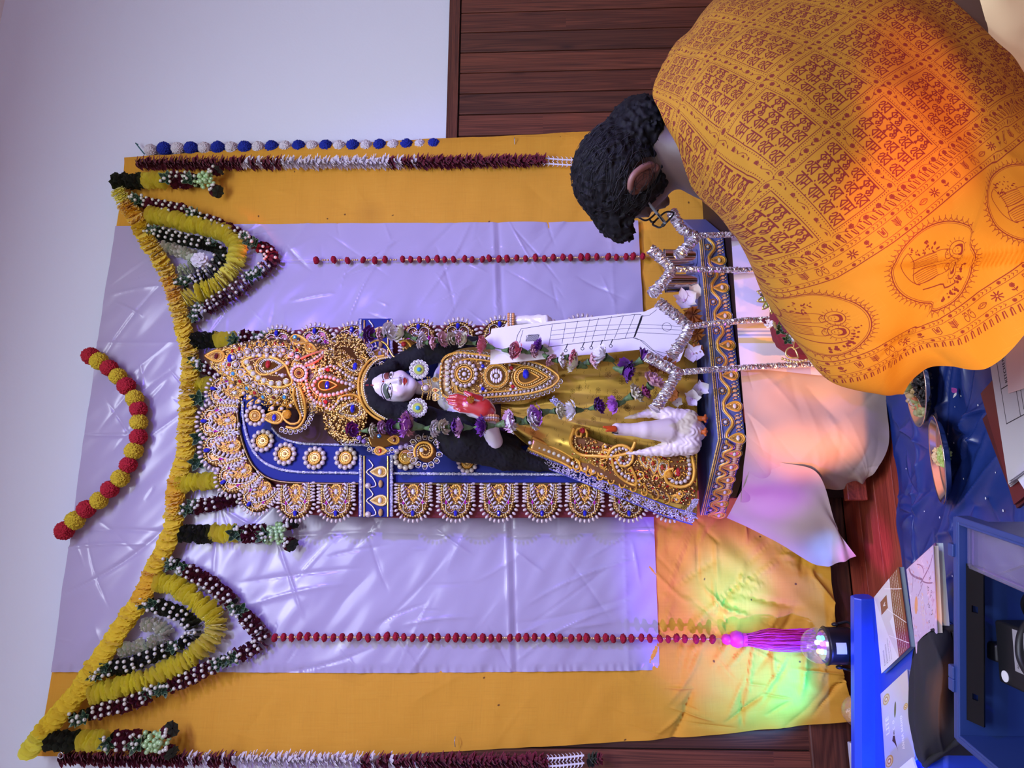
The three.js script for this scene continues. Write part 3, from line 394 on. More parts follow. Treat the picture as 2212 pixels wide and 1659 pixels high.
// ---------------------------------------------------------------- jewellery kit
const GOLD = [0.86, 0.56, 0.14], GOLD2 = [0.95, 0.72, 0.26], DGOLD = [0.22, 0.11, 0.02], CORD = [0.88, 0.47, 0.06], SILV = [0.66, 0.62, 0.62], PRL = [0.66, 0.58, 0.53], BLUEG = [0.01, 0.02, 0.55], REDG = [0.5, 0.01, 0.02], MARG = [0.13, 0.005, 0.01], CYAN = [0.05, 0.4, 0.75], AMBER = [0.75, 0.33, 0.02], CRY = [0.85, 0.83, 0.78], MAG = [0.5, 0.02, 0.45], OLIVE = [0.45, 0.5, 0.12], PURP = [0.25, 0.15, 0.6];
MT.cord = phys(0xffffff, 0.45, 0.25, { vertexColors: true, sheen: 0.3 });
class Jewel {      // f(u, v, d): a place on the ornament's own surface and a height above it; s: metres per unit
  constructor(f, s) { this.f = f; this.s = s; this.gold = new MB(); this.cordB = new MB(); this.silver = new MB(); this.pearl = new MB(); this.gem = new MB(); }
  line(list, n, closed, d) { const c = new THREE.CatmullRomCurve3(list.map(([x, y]) => V(x, y, 0)), closed, 'centripetal'); return c.getSpacedPoints(n).map((p) => this.f(p.x, p.y, d)); }
  len(list, closed) { return new THREE.CatmullRomCurve3(list.map(([x, y]) => V(x, y, 0)), closed, 'centripetal').getLength(); }
  cord(list, r, col = CORD, kind = 'cordB', d = 0, closed = false, per = 1.2) { const n = Math.max(6, Math.round(this.len(list, closed) / (r * 2.4 * per))), P = this.line(list, n, closed, d + r * this.s * 0.5); if (closed) P.pop(); this[kind].tube(P, r * this.s, col, 5, closed); return this; }
  row(list, r, col = PRL, kind = 'pearl', closed = false, gap = 2.1, d = 0, squash = 1) { const n = Math.max(2, Math.round(this.len(list, closed) / (r * gap))), P = this.line(list, n, closed, d + r * this.s * 0.6); if (closed) P.pop(); for (const p of P) this[kind].ball(p, r * this.s, col, squash, 1, 1); return this; }
  bead(x, y, r, col = PRL, kind = 'pearl', d = 0, sx = 1, sy = 1, ang = 0) { const p = this.f(x, y, d + r * this.s * 0.5), a = this.f(x + 0.01, y, d).sub(this.f(x, y, d)).normalize(), b = this.f(x, y + 0.01, d).sub(this.f(x, y, d)).normalize(), n = a.clone().cross(b).normalize(); if (n.z < 0) n.negate(); const q = new THREE.Quaternion().setFromRotationMatrix(new THREE.Matrix4().makeBasis(a.clone().multiplyScalar(Math.cos(ang)).addScaledVector(b, Math.sin(ang)), b.clone().multiplyScalar(Math.cos(ang)).addScaledVector(a, -Math.sin(ang)), n)); this[kind].ball(p, r * this.s, col, sx, sy, 0.8, q); return this; }
  plate(list, d0, d1, col, kind = 'gold') {   // raised pad with sloping sides
    const n = list.length, m = this[kind], c = [0, 0]; for (const p of list) { c[0] += p[0] / n; c[1] += p[1] / n; }
    const ring = (k, d) => list.map(([x, y]) => this.f(c[0] + (x - c[0]) * k, c[1] + (y - c[1]) * k, d)), A = ring(1, d0), B = ring(0.97, d1 * 0.8), C = ring(0.8, d1), O = this.f(c[0], c[1], d1), b = m.p.length / 3;
    for (const p of [...A, ...B, ...C, O]) { m.p.push(p.x, p.y, p.z); m.c.push(...col); m.u.push(0, 0); m.n.push(0, 0, 1); }
    const N0 = this.f(c[0], c[1], 1).sub(this.f(c[0], c[1], 0)).normalize(); for (let k = 0; k < 3 * n + 1; k++) { let nn = N0; if (k < 2 * n) { const q = k % n, out = A[q].clone().sub(O).normalize(); nn = (k < n ? out : N0.clone().add(out).normalize()); } m.n[(b + k) * 3] = nn.x; m.n[(b + k) * 3 + 1] = nn.y; m.n[(b + k) * 3 + 2] = nn.z; }
    let area = 0; for (let k = 0; k < n; k++) { const p = list[k], q = list[(k + 1) % n]; area += p[0] * q[1] - p[1] * q[0]; }
    const ex = this.f(1, 0, 0).sub(this.f(0, 0, 0)), ey = this.f(0, 1, 0).sub(this.f(0, 0, 0)), flip = area * ex.cross(ey).dot(N0) < 0, tri = (x, y, z) => flip ? m.i.push(x, z, y) : m.i.push(x, y, z);
    for (let k = 0; k < n; k++) { const e = (k + 1) % n; for (const o of [0, n]) { tri(b + o + k, b + o + e, b + o + n + k); tri(b + o + e, b + o + n + e, b + o + n + k); } tri(b + 2 * n + k, b + 2 * n + e, b + 3 * n); } return this;
  }
  tear(x, y, L, w, ang, n = 20) { const o = []; for (let k = 0; k < n; k++) { const t = k / n * Math.PI * 2, u = -Math.cos(t) * L * 0.5, v = Math.sin(t) * w * 0.5 * Math.pow(Math.abs(Math.sin(t / 2)), 1.1) * 1.25; o.push([x + (-u) * Math.cos(ang) - v * Math.sin(ang), y + (-u) * Math.sin(ang) + v * Math.cos(ang)]); } return o; }   // point towards ang
  drop(x, y, L, w, ang, gem = CRY, rim = CORD, r = 0.09) { this.plate(this.tear(x, y, L, w, ang), 0, w * 0.08 * this.s, GOLD); this.cord(this.tear(x, y, L, w, ang), w * r, rim, 'cordB', w * 0.05 * this.s, true, 0.9); this.row(this.tear(x, y, L * 0.72, w * 0.68, ang), w * 0.055, GOLD2, 'gold', true, 2.2, w * 0.09 * this.s); this.bead(x - Math.cos(ang) * L * 0.08, y - Math.sin(ang) * L * 0.08, w * 0.2, gem, 'gem', w * 0.08 * this.s, 1.5, 1, ang); return this; }
  circle(x, y, r, n = 24, a0 = 0) { const o = []; for (let k = 0; k < n; k++) o.push([x + Math.cos(a0 + k / n * 6.2832) * r, y + Math.sin(a0 + k / n * 6.2832) * r]); return o; }
  rosette(x, y, R, np = 12, core = GOLD, gem = GOLD2) { this.plate(this.circle(x, y, R * 0.92, 18), 0, R * 0.1 * this.s, DGOLD); for (const [a, b] of this.circle(x, y, R * 0.8, np)) this.bead(a, b, R * 0.215, PRL, 'pearl', R * 0.1 * this.s); this.plate(this.circle(x, y, R * 0.46, 16), R * 0.1 * this.s, R * 0.26 * this.s, core); this.cord(this.circle(x, y, R * 0.47, 18), R * 0.07, CORD, 'cordB', R * 0.2 * this.s, true); this.row(this.circle(x, y, R * 0.3, 14), R * 0.06, GOLD2, 'gold', true, 2.2, R * 0.26 * this.s); this.bead(x, y, R * 0.15, gem, 'gem', R * 0.26 * this.s); return this; }
  spiral(x, y, R, ang, flip, turns = 1.15, n = 22) { const o = []; for (let k = 0; k <= n; k++) { const t = k / n, a = ang + flip * t * turns * 6.2832, r = R * (1 - 0.80 * t); o.push([x + Math.cos(a) * r, y + Math.sin(a) * r]); } return o; }
  pais(x, y, L, ang, flip) { const o = [], n = 28; for (let k = 0; k < n; k++) { const t = k / n * Math.PI * 2, u = -Math.cos(t), v = Math.sin(t) * Math.pow(Math.abs(Math.sin(t / 2)), 0.9); const bend = flip * 0.32 * Math.pow((1 - u) / 2, 2) * -1, X = -u * 0.5 * L, Y = (v * 0.42 + bend) * L; o.push([x + X * Math.cos(ang) - Y * Math.sin(ang), y + X * Math.sin(ang) + Y * Math.cos(ang)]); } return o; }
  shrink(list, k) { let a = 0, b = 0; for (const p of list) { a += p[0] / list.length; b += p[1] / list.length; } return list.map(([x, y]) => [a + (x - a) * k, b + (y - b) * k]); }
  paisley(x, y, L, ang, flip, gem = BLUEG, pearls = true) { const P = this.pais(x, y, L, ang, flip), s = this.s * L; this.plate(P, 0, 0.05 * s, DGOLD); this.cord(P, L * 0.032, CORD, 'cordB', 0.02 * s, true, 0.8); this.row(this.shrink(P, 0.87), L * 0.024, GOLD2, 'gold', true, 2.1, 0.045 * s); if (pearls) this.row(this.shrink(P, 1.13), L * 0.042, PRL, 'pearl', true, 2.3, 0); this.row(this.shrink(P, 0.62), L * 0.028, CRY, 'silver', true, 2.2, 0.05 * s); this.cord(this.shrink(P, 0.74), L * 0.014, SILV, 'silver', 0.05 * s, true); const c = this.shrink(P, 0.001)[0]; this.bead(c[0] - Math.cos(ang) * L * 0.1, c[1] - Math.sin(ang) * L * 0.1, L * 0.1, gem, 'gem', 0.05 * s, 1.5, 0.9, ang); return this; }
  lace(list, r, closed = false, side = 1, col = SILV) { const L = this.len(list, closed), n = Math.max(3, Math.round(L / (r * 2.1))), c = new THREE.CatmullRomCurve3(list.map(([x, y]) => V(x, y, 0)), closed, 'centripetal'); for (let k = 0; k < n; k++) { const p = c.getPointAt((k + 0.5) / n), t = c.getTangentAt((k + 0.5) / n), q = [p.x - t.y * r * side * 1.1, p.y + t.x * r * side * 1.1]; const loop = []; for (let j = 0; j < 9; j++) { const a = j / 9 * 6.283; loop.push([q[0] + t.x * Math.cos(a) * r - t.y * Math.sin(a) * r * 1.35, q[1] + t.y * Math.cos(a) * r + t.x * Math.sin(a) * r * 1.35]); } this.cord(loop, r * 0.2, col, 'silver', 0, true, 2.4); this.bead(q[0], q[1], r * 0.55, [0.4, 0.3, 0.12], 'gem', 0, 1, 1.3, Math.atan2(t.y, t.x)); } return this; }
  studs(inside, n, r, cols, x0, x1, y0, y1, d = 0) { let k = 0, g = 0; while (k < n && g++ < n * 8) { const x = rr(x0, x1), y = rr(y0, y1); if (!inside(x, y)) continue; this.gold.ball(this.f(x, y, d + r * this.s * 0.3), r * this.s, cols[(rnd() * cols.length) | 0], 1, 1, 0.8); k++; } return this; }
  build(name, parent, label) { let root = null; for (const [k, m, n] of [['gold', MT.gold, 'gold_beads'], ['cordB', MT.cord, 'gold_cord'], ['silver', MT.silver, 'silver_wire'], ['pearl', MT.pearl, 'pearls'], ['gem', MT.gem, 'gems']]) { if (this[k].empty) continue; const g = this[k].geo(); if (!root) root = part(name, g, m, parent, label); else part(n, g, m, root).userData.kind = 'stuff'; } return root; }
}
function copyPart(src, parent, pos, quat, scale) { const c = src.clone(); parent.add(c); if (pos) c.position.copy(pos); if (quat) c.quaternion.copy(quat); if (scale) c.scale.copy(scale); return c; }

// ---------------------------------------------------------------- pedestal and platform
const ZF = 0.34, FLt = W(1549, 948, ZF), YT = FLt.y, YB = W(1610, 948, ZF).y, FRt = Wy(1507, 507, YT), BLt = Wy(1512, 1110, YT), BRt = V(FRt.x + 0.13, YT, BLt.z + 0.01);
const blue = mat(0xffffff, 0.5, 0, { color: new THREE.Color(0.10, 0.13, 0.32) });
const pedestal = thing('pedestal', 'blue painted pedestal with gold embroidered border carrying the deity statue', 'pedestal', [FLt.x, YB, FLt.z]);
{ const o = pedestal.position, pts = [FLt, FRt, BRt, BLt].map((p) => new THREE.Vector2(p.x - o.x, -(p.z - o.z))), g = new THREE.ExtrudeGeometry(new THREE.Shape(pts), { depth: YT - YB - 0.004, bevelEnabled: true, bevelThickness: 0.002, bevelSize: 0.002, bevelSegments: 2 }); g.rotateX(-Math.PI / 2); g.translate(0, 0.002, 0); part('body', g, blue, pedestal);
  const motif = (A, B, n, name) => { const e = B.clone().sub(A), L = e.length(), H = YT - YB; e.normalize(); const nrm = e.clone().cross(V(0, 1, 0)).normalize(); if (nrm.z < 0 && Math.abs(nrm.z) > 0.2) nrm.negate(); if (Math.abs(nrm.z) <= 0.2 && nrm.x > 0) nrm.negate(); const w = L / n;
    const q = new THREE.Quaternion().setFromRotationMatrix(new THREE.Matrix4().makeBasis(e, V(0, 1, 0), e.clone().cross(V(0, 1, 0)))); const sgn = e.clone().cross(V(0, 1, 0)).dot(nrm) > 0 ? 1 : -1; let first = null;
    for (let k = 0; k < n; k++) { const pos = A.clone().addScaledVector(e, k * w).addScaledVector(nrm, 0.002).sub(o);
      if (!first) { const J = new Jewel((u, v, d) => V(u * w, -v * H, d * sgn), H * 0.9), m = w / H;
        J.row([[0, 0.045], [1, 0.045]], 0.035 / m * m, GOLD2, 'gold', false, 0.028 * 2 / 0.035 / m * 1.0); J.row([[0, 0.12], [1, 0.12]], 0.03, GOLD, 'gold', false, 1.6 / m * 1.0);
        J.cord([[0, 0.19], [0.5, 0.185], [1, 0.19]], 0.018, SILV, 'silver', 0.002, false, 3 / m);
        const sw = [[0, 0.34], [0.1, 0.33], [0.24, 0.42], [0.38, 0.55], [0.5, 0.59], [0.62, 0.55], [0.76, 0.42], [0.9, 0.33], [1, 0.34]]; J.cord(sw, 0.06, CORD, 'cordB', 0.002, false, 0.35); J.cord(sw.map(([a, b]) => [a, b + 0.075]), 0.016, SILV, 'silver', 0.003, false, 1); J.cord(sw.map(([a, b]) => [a, b - 0.075]), 0.016, SILV, 'silver', 0.003, false, 1);
        J.bead(0.5, 0.34, 0.075, PRL, 'pearl', 0.002); for (let a = 0; a < 10; a++) J.bead(0.5 + 0.125 / m * Math.cos(a * 0.628), 0.34 + 0.125 * Math.sin(a * 0.628), 0.035, [0.6, 0.25, 0.03], 'gem', 0);
        for (const x of [0.26, 0.36, 0.5, 0.64, 0.74]) { const big = Math.abs(x - 0.5) < 0.2; J.bead(x, 0.80, big ? 0.075 : 0.05, [0.75, 0.5, 0.3], 'gem', 0, 0.8, 1.35); J.bead(x + 0.05, 0.92, 0.04, GOLD2, 'gold'); J.bead(x - 0.04, 0.72, 0.035, [0.7, 0.3, 0.05], 'gem'); }
        // drop on the joint between two swags
        const F0 = J.f; J.f = (u, v, d) => F0(u / m, v, d); J.drop(0, 0.68, 0.56, 0.36, -Math.PI / 2, CRY, CORD, 0.13); J.cord(J.tear(0, 0.68, 0.66, 0.44, -Math.PI / 2), 0.016, SILV, 'silver', 0.002, true, 1.4);
        first = J.build('border_motif', pedestal); first.position.copy(pos); first.quaternion.copy(q); } else copyPart(first, pedestal, pos, q); } };
  motif(FLt, FRt, 7); motif(BLt, FLt, 6);
}
// platform under the cloth
const PX0 = BLt.x - 0.02, PX1 = 1.25, PZ = 0.352;
{ const t = thing('platform', 'low wooden platform hidden under the draped pale cloth', 'platform', [FLt.x, 0, FLt.z]);
  const F2 = V(FLt.x + 0.012, 0, PZ - 0.012), B2 = V(BLt.x + 0.045, 0, BLt.z + 0.01), poly = [F2, V(PX1, 0, PZ - 0.012), V(PX1, 0, 0.06), V(B2.x, 0, 0.06), B2].map((p) => new THREE.Vector2(p.x - FLt.x, -(p.z - FLt.z)));
  for (const [n, y0, h] of [['top_board', YB - 0.030, 0.026], ['plinth', 0.002, YB - 0.036]]) { const g = new THREE.ExtrudeGeometry(new THREE.Shape(poly), { depth: h, bevelEnabled: false }); g.rotateX(-Math.PI / 2); g.translate(0, y0, 0); part(n, g, n === 'plinth' ? mat(0x150b0a, 0.7) : mat(0x2a1512, 0.6), t); }
  const bd = one('board', new RoundedBoxGeometry(0.30, 0.05, 0.026, 2, 0.003), floorWoods[0], 'reddish wooden board end poking out under the loose cloth left of the platform', 'board'); bd.position.copy(W(1838, 1073, 0.22)).add(V(0.14, -0.012, 0)); }
const linen = phys(new THREE.Color(0.50, 0.38, 0.31), 0.85, 0, { bumpMap: weaveRep(40), bumpScale: 0.0002, sheen: 0.2 });
{ // cloth over the front of the platform
  const rows = [[[1600, 1085, 0.20], [1606, 1010, 0.31], [1612, 948, 0.372], [1604, 850, 0.372], [1592, 700, 0.366], [1578, 480, 0.36], [1570, 250, 0.36]], [[1640, 1080, 0.20], [1650, 1020, 0.325], [1655, 950, 0.382], [1650, 850, 0.378], [1640, 700, 0.372], [1625, 480, 0.366], [1612, 250, 0.36]], [[1740, 1062, 0.21], [1752, 1010, 0.33], [1755, 950, 0.385], [1752, 850, 0.382], [1745, 700, 0.376], [1730, 480, 0.37], [1712, 250, 0.36]], [[1850, 1046, 0.22], [1860, 1010, 0.33], [1866, 950, 0.382], [1864, 850, 0.38], [1856, 700, 0.376], [1840, 480, 0.37], [1820, 250, 0.36]], [[1862, 1040, 0.23], [1890, 1018, 0.325], [1919, 962, 0.360], [1914, 850, 0.366], [1906, 700, 0.364], [1890, 480, 0.36], [1870, 250, 0.36]]].map((r) => r.map(([x, y, z]) => W(x, y, z)));
  const cc = creaser(40, 1.1, 0.36, 51, 0.12, 0.012, 0.006, 2.6), c2 = creaser(26, 1.1, 0.36, 52, 0.1, 0.01, 0.005, 0.5);
  const g = sheet(rows, 220, 90, (u, v, x, y) => 0.4 * (cc(x, y) + c2(x, y)) + 0.004 * N2(x * 7, y * 6) * smooth(0, 0.3, v) + 0.006 * smooth(0.2, 0, u) * Math.sin(y * 60 + x * 40), (x, y) => [x, -y]);
  one('platform_cloth', g, linen, 'pale cotton cloth draped over the front of the platform below the pedestal', 'cloth');
  // the loose corner spreading to the left
  const rows2 = [[[1570, 1118, 0.14], [1590, 1082, 0.20], [1612, 1040, 0.28], [1626, 985, 0.345]], [[1625, 1142, 0.15], [1650, 1100, 0.21], [1670, 1050, 0.29], [1690, 1000, 0.350]], [[1700, 1182, 0.16], [1720, 1125, 0.22], [1740, 1070, 0.28], [1762, 1020, 0.34]], [[1765, 1221, 0.17], [1778, 1155, 0.22], [1790, 1098, 0.26], [1825, 1056, 0.31]], [[1792, 1223, 0.18], [1812, 1208, 0.20], [1822, 1186, 0.23], [1846, 1204, 0.21]]].map((r) => r.map(([x, y, z]) => W(x, y, z)));
  rows2[4] = [[1790, 1224, 0.18], [1812, 1215, 0.19], [1832, 1209, 0.20], [1850, 1203, 0.21]].map(([x, y, z]) => W(x, y, z)); rows2[3] = [[1762, 1220, 0.17], [1786, 1175, 0.2], [1800, 1130, 0.24], [1811, 1147, 0.23]].map(([x, y, z]) => W(x, y, z));
  one('loose_cloth_corner', sheet(rows2, 50, 60, (u, v, x, y) => 0.004 * N2(x * 9 + 3, y * 7) + 0.003 * Math.sin(u * 9 + v * 3)), linen, 'loose pale cloth corner hanging to the left of the pedestal, lit violet and blue', 'cloth');
  // checked cloth strip hanging over the right part
  const plaid = canvasTex(512, 512, (c, w, h) => { c.fillStyle = '#d8cfe0'; c.fillRect(0, 0, w, h); for (const [y, t, s] of [[120, 24, '#c9a95e'], [150, 10, '#8d93c4'], [168, 8, '#8d93c4'], [186, 22, '#c9a95e']]) { c.fillStyle = s; c.globalAlpha = 0.75; c.fillRect(y, 0, t, h); } c.globalAlpha = 0.35; c.fillStyle = '#7e86cf'; c.fillRect(0, 340, w, 60); c.globalAlpha = 1; });
  const rows3 = [[[1600, 800, 0.376], [1592, 700, 0.372], [1580, 520, 0.368]], [[1655, 800, 0.392], [1648, 700, 0.388], [1636, 520, 0.382]], [[1760, 810, 0.394], [1752, 700, 0.39], [1740, 520, 0.385]], [[1840, 815, 0.394], [1832, 700, 0.39], [1820, 520, 0.385]]].map((r) => r.map(([x, y, z]) => W(x, y, z)));
  one('checked_cloth', sheet(rows3, 80, 50, (u, v, x, y) => 0.002 * N2(x * 8, y * 5), (x, y) => [x * 3.2, y * 2]), mat(0xffffff, 0.8, 0, { map: plaid }), 'white cotton cloth with gold and blue woven stripes hanging under the foil sticks', 'cloth');
  const wedge = one('wooden_wedge', new RoundedBoxGeometry(0.05, 0.03, 0.03, 2, 0.003), floorWoods[0], 'small wooden wedge packed under the front of the pedestal', 'wedge'); wedge.position.copy(W(1622, 890, 0.345)); }
// ---------------------------------------------------------------- arched frame behind the statue
const ZA = 0.15, UA = mpp(ZA);
const velvet = phys(new THREE.Color(0.008, 0.02, 0.22), 0.8, 0, { sheen: 0.5, sheenColor: new THREE.Color(0.1, 0.15, 0.6) });
const frame = thing('arched_frame', 'blue velvet arched frame edged with jewelled gold scallops behind the statue', 'frame', W(1500, 905, ZA).toArray());
{ const o = frame.position, L = (x, y, d = 0) => W(x, y, ZA + d).sub(o);
  const half = [[1500, 1042], [1230, 1042], [900, 1042], [640, 1040], [600, 1036], [575, 1026], [550, 1004], [532, 965], [522, 925], [518, 890]], other = half.map(([x, y]) => [x, 1808 - y]).reverse();
  const arch = new THREE.CatmullRomCurve3([...half, ...other].map(([x, y]) => L(x, y)), false, 'centripetal').getPoints(120);
  part('panel', outline(arch, -0.02, 0.0, 0.004), velvet, frame);
  const edge = [[1505, 1112], [760, 1112], [600, 1098], [530, 1060], [480, 1000], [468, 910], [480, 820], [530, 750], [600, 716], [760, 702], [1505, 702]]; part('backing', outline(new THREE.CatmullRomCurve3(edge.map(([x, y]) => L(x, y)), false, 'centripetal').getPoints(80), -0.045, -0.021, 0.003), mat(0xffffff, 0.7, 0, { color: new THREE.Color(0.22, 0.02, 0.03) }), frame, 'dark red backing board');
  const niche = [[1490, 962], [760, 962], [690, 960], [640, 955], [605, 942], [588, 925], [585, 905], [600, 850], [760, 846], [1490, 846]]; part('niche', outline(niche.map(([x, y]) => L(x, y)), 0.0005, 0.004, 0.001), mat(0xffffff, 0.7, 0, { color: new THREE.Color(0.05, 0.008, 0.012) }), frame, 'dark maroon inner panel');
  const K = () => new Jewel((x, y, d) => L(x, y, d), UA);
  { const J = K(); for (const [path, r] of [[[[1240, 1025], [900, 1023], [720, 1021], [640, 1019], [600, 1012], [570, 998], [548, 975], [533, 940], [525, 900], [524, 868]], 3.6], [[[840, 961], [700, 960], [640, 956], [605, 943], [588, 925]], 3.2]]) { const n = Math.round(J.len(path) / 3.4), P = J.line(path, n, false, 0.004); P.forEach((p, k) => { const q = 0.55 + 0.45 * rnd(); J.gem.ball(p, UA * r, [0.75 * q, 0.78 * q, 0.95 * q], 1, 1, 0.7, EUL(rr(0, 3), rr(0, 3), rr(0, 3))); }); } J.build('sequin_trim', frame, 'silver sequin trim').userData.kind = 'stuff'; }
  { const J = K(); J.cord([[1500, 1045], [900, 1045], [640, 1043], [598, 1039], [570, 1028], [545, 1004], [527, 965], [516, 920], [512, 885]], 3, [0.2, 0.13, 0.04], 'gold', 0.003, false, 2.5); J.build('gold_edging', frame); }
  // one jewelled scallop, then copies
  const S = 0.0535, J = new Jewel((u, v, d) => V(u * S, v * S, d), S);
  const inS = (x, y) => Math.abs(x) < 0.86 && y > 0.03 && (y < 1.05 || Math.hypot(x, y - 1.05) < 0.82);
  const outl = [[-0.86, 0], [-0.9, 0.5], [-0.9, 1.0], ...Array.from({ length: 13 }, (_, k) => { const a = Math.PI - k / 12 * Math.PI; return [0.9 * Math.cos(a), 1.0 + 0.86 * Math.sin(a)]; }).slice(1, -1), [0.9, 1.0], [0.9, 0.5], [0.86, 0]];
  J.plate(outl, -0.012, 0.004, [0.14, 0.06, 0.02]); J.studs(inS, 190, 0.048, [GOLD, GOLD2, DGOLD, [0.6, 0.3, 0.06], [0.5, 0.25, 0.4]], -0.86, 0.86, 0, 1.9, 0.004);
  for (let k = 0; k < 25; k++) { let x, y, a; const t = k / 24; if (t < 0.22 || t > 0.78) { const q = t < 0.22 ? t / 0.22 : (1 - t) / 0.22; x = (t < 0.5 ? -1 : 1) * 0.93; y = 0.05 + q * 0.95; a = 0; } else { const w = Math.PI - (t - 0.22) / 0.56 * Math.PI; x = 0.98 * Math.cos(w); y = 1.02 + 0.95 * Math.sin(w); a = w; } J.bead(x, y, 0.088, PRL, 'pearl', 0.002, 1.35, 0.85, a); }
  J.row([[-0.72, 0.1], [-0.72, 1.0], [-0.5, 1.5], [0, 1.72], [0.5, 1.5], [0.72, 1.0], [0.72, 0.1]], 0.06, GOLD2, 'gold', false, 2.1, 0.006);
  for (const s of [-1, 1]) { for (let k = 0; k < 7; k++) { const t = k / 6; J.bead(s * lerp(0.52, 0.1, t * t), lerp(0.12, 1.22, t), 0.085, [0.66, 0.62, 0.64], 'pearl', 0.006, 1.5, 0.75, s * (0.9 - t * 0.2) + (s < 0 ? Math.PI : 0)); } J.cord([[s * 0.62, 0.05], [s * 0.6, 0.6], [s * 0.42, 1.0], [s * 0.12, 1.36], [0, 1.3]], 0.02, SILV, 'silver', 0.007); J.cord([[s * 0.72, 1.02], [s * 0.52, 1.12], [s * 0.5, 1.42], [s * 0.25, 1.55], [s * 0.06, 1.38], [s * 0.2, 1.2], [s * 0.3, 1.35]], 0.02, SILV, 'silver', 0.008); J.bead(s * 0.5, 0.98, 0.09, MAG, 'gem', 0.002, 0.7, 1.6); }
  J.drop(0, 0.52, 0.88, 0.52, Math.PI / 2, CRY, CORD, 0.12); J.bead(0, 1.58, 0.13, BLUEG, 'gem', 0.007, 0.8, 1.25); J.bead(0, 1.06, 0.06, GOLD2, 'gold', 0.008);
  for (const s of [-1, 1]) for (let k = 0; k < 7; k++) J.bead(s * 0.84, 0.08 + k * 0.15, 0.055, PRL, 'pearl', 0.006, 1.5, 0.8);
  const list = []; for (const x of [640, 727, 893, 985, 1078, 1171, 1263, 1358, 1447]) list.push([x, 1044, x, 1128]); for (const [x, t] of [[600, 704], [682, 699], [762, 696], [905, 690], [990, 688], [1080, 684], [1168, 684], [1258, 680], [1345, 680], [1432, 680]]) list.push([x, t + 84, x, t]);
  list.push([585, 1042, 528, 1103], [546, 1008, 468, 1052], [524, 960, 430, 978], [514, 908, 424, 912], [526, 852, 446, 838], [545, 800, 500, 752]);
  let first = null; for (const [bx, by, tx, ty] of list) { const b = L(bx, by, 0.002), d = L(tx, ty, 0.002).sub(b), len = d.length() / (2.02 * S); d.normalize(); const q = new THREE.Quaternion().setFromRotationMatrix(new THREE.Matrix4().makeBasis(V(d.y, -d.x, 0), d, V(0, 0, 1))); if (!first) { first = J.build('scallop', frame); first.position.copy(b); first.quaternion.copy(q); first.scale.setScalar(len); } else copyPart(first, frame, b, q, V(len, len, len)); }
  // rosettes on the velvet
  let ros = null; for (const [x, y, s] of [[569, 953, 1], [617, 981, 1], [681, 990, 1], [748, 990, 1], [878, 988, 1.12], [1010, 1000, 0.9]]) { if (!ros) { const R = new Jewel((u, v, d) => V(u, v, d), 1); const k = UA * 26; const R2 = new Jewel((u, v, d) => V(u * k, v * k, d), k); R2.rosette(0, 0, 1, 12); ros = R2.build('rosette', frame); ros.position.copy(L(x, y, 0.001)); } else copyPart(ros, frame, L(x, y, 0.001), null, V(s, s, s)); }
  // the embroidered capital band crossing each side post
  for (const [y0, y1] of [[985, 1116], [692, 790]]) { const B = K(); B.f = (x, y, d) => L(x, y, d + 0.012); const s = y1 > 900 ? 1 : -1; part('band', outline([[778, y0], [846, y0], [846, y1], [778, y1]].map(([x, y]) => L(x, y)), 0.004, 0.012, 0.002), velvet, frame);
    for (const x of [779, 846]) for (let y = y0; y < y1; y += 3.2) { const q = 0.55 + 0.45 * rnd(); B.gem.ball(B.f(x, y, 0.001), UA * 4, [0.7 * q, 0.72 * q, 0.95 * q], 1, 0.7, 0.8, EUL(rr(0, 3), rr(0, 3), rr(0, 3))); } B.cord([[787, y0], [787, y1]], 2.2, GOLD, 'gold', 0); B.cord([[838, y0], [838, y1]], 2.2, GOLD, 'gold', 0);
    for (let k = 0; k < 2; k++) { const yc = y1 > 900 ? y0 + 34 + k * 62 : y0 + 26 + k * 46; B.drop(818, yc, 34, 22, Math.PI, CRY, GOLD2, 0.12); B.bead(795, yc + 30, 6.5, PRL, 'pearl'); B.cord([[797, yc - 26], [806, yc - 12], [792, yc], [806, yc + 14], [812, yc + 30], [797, yc + 34]], 1.8, SILV, 'silver', 0.001); B.bead(822, yc + 26, 6, [0.7, 0.45, 0.15], 'gem', 0, 1.4, 0.8); } B.build('band_embroidery', frame); }
}

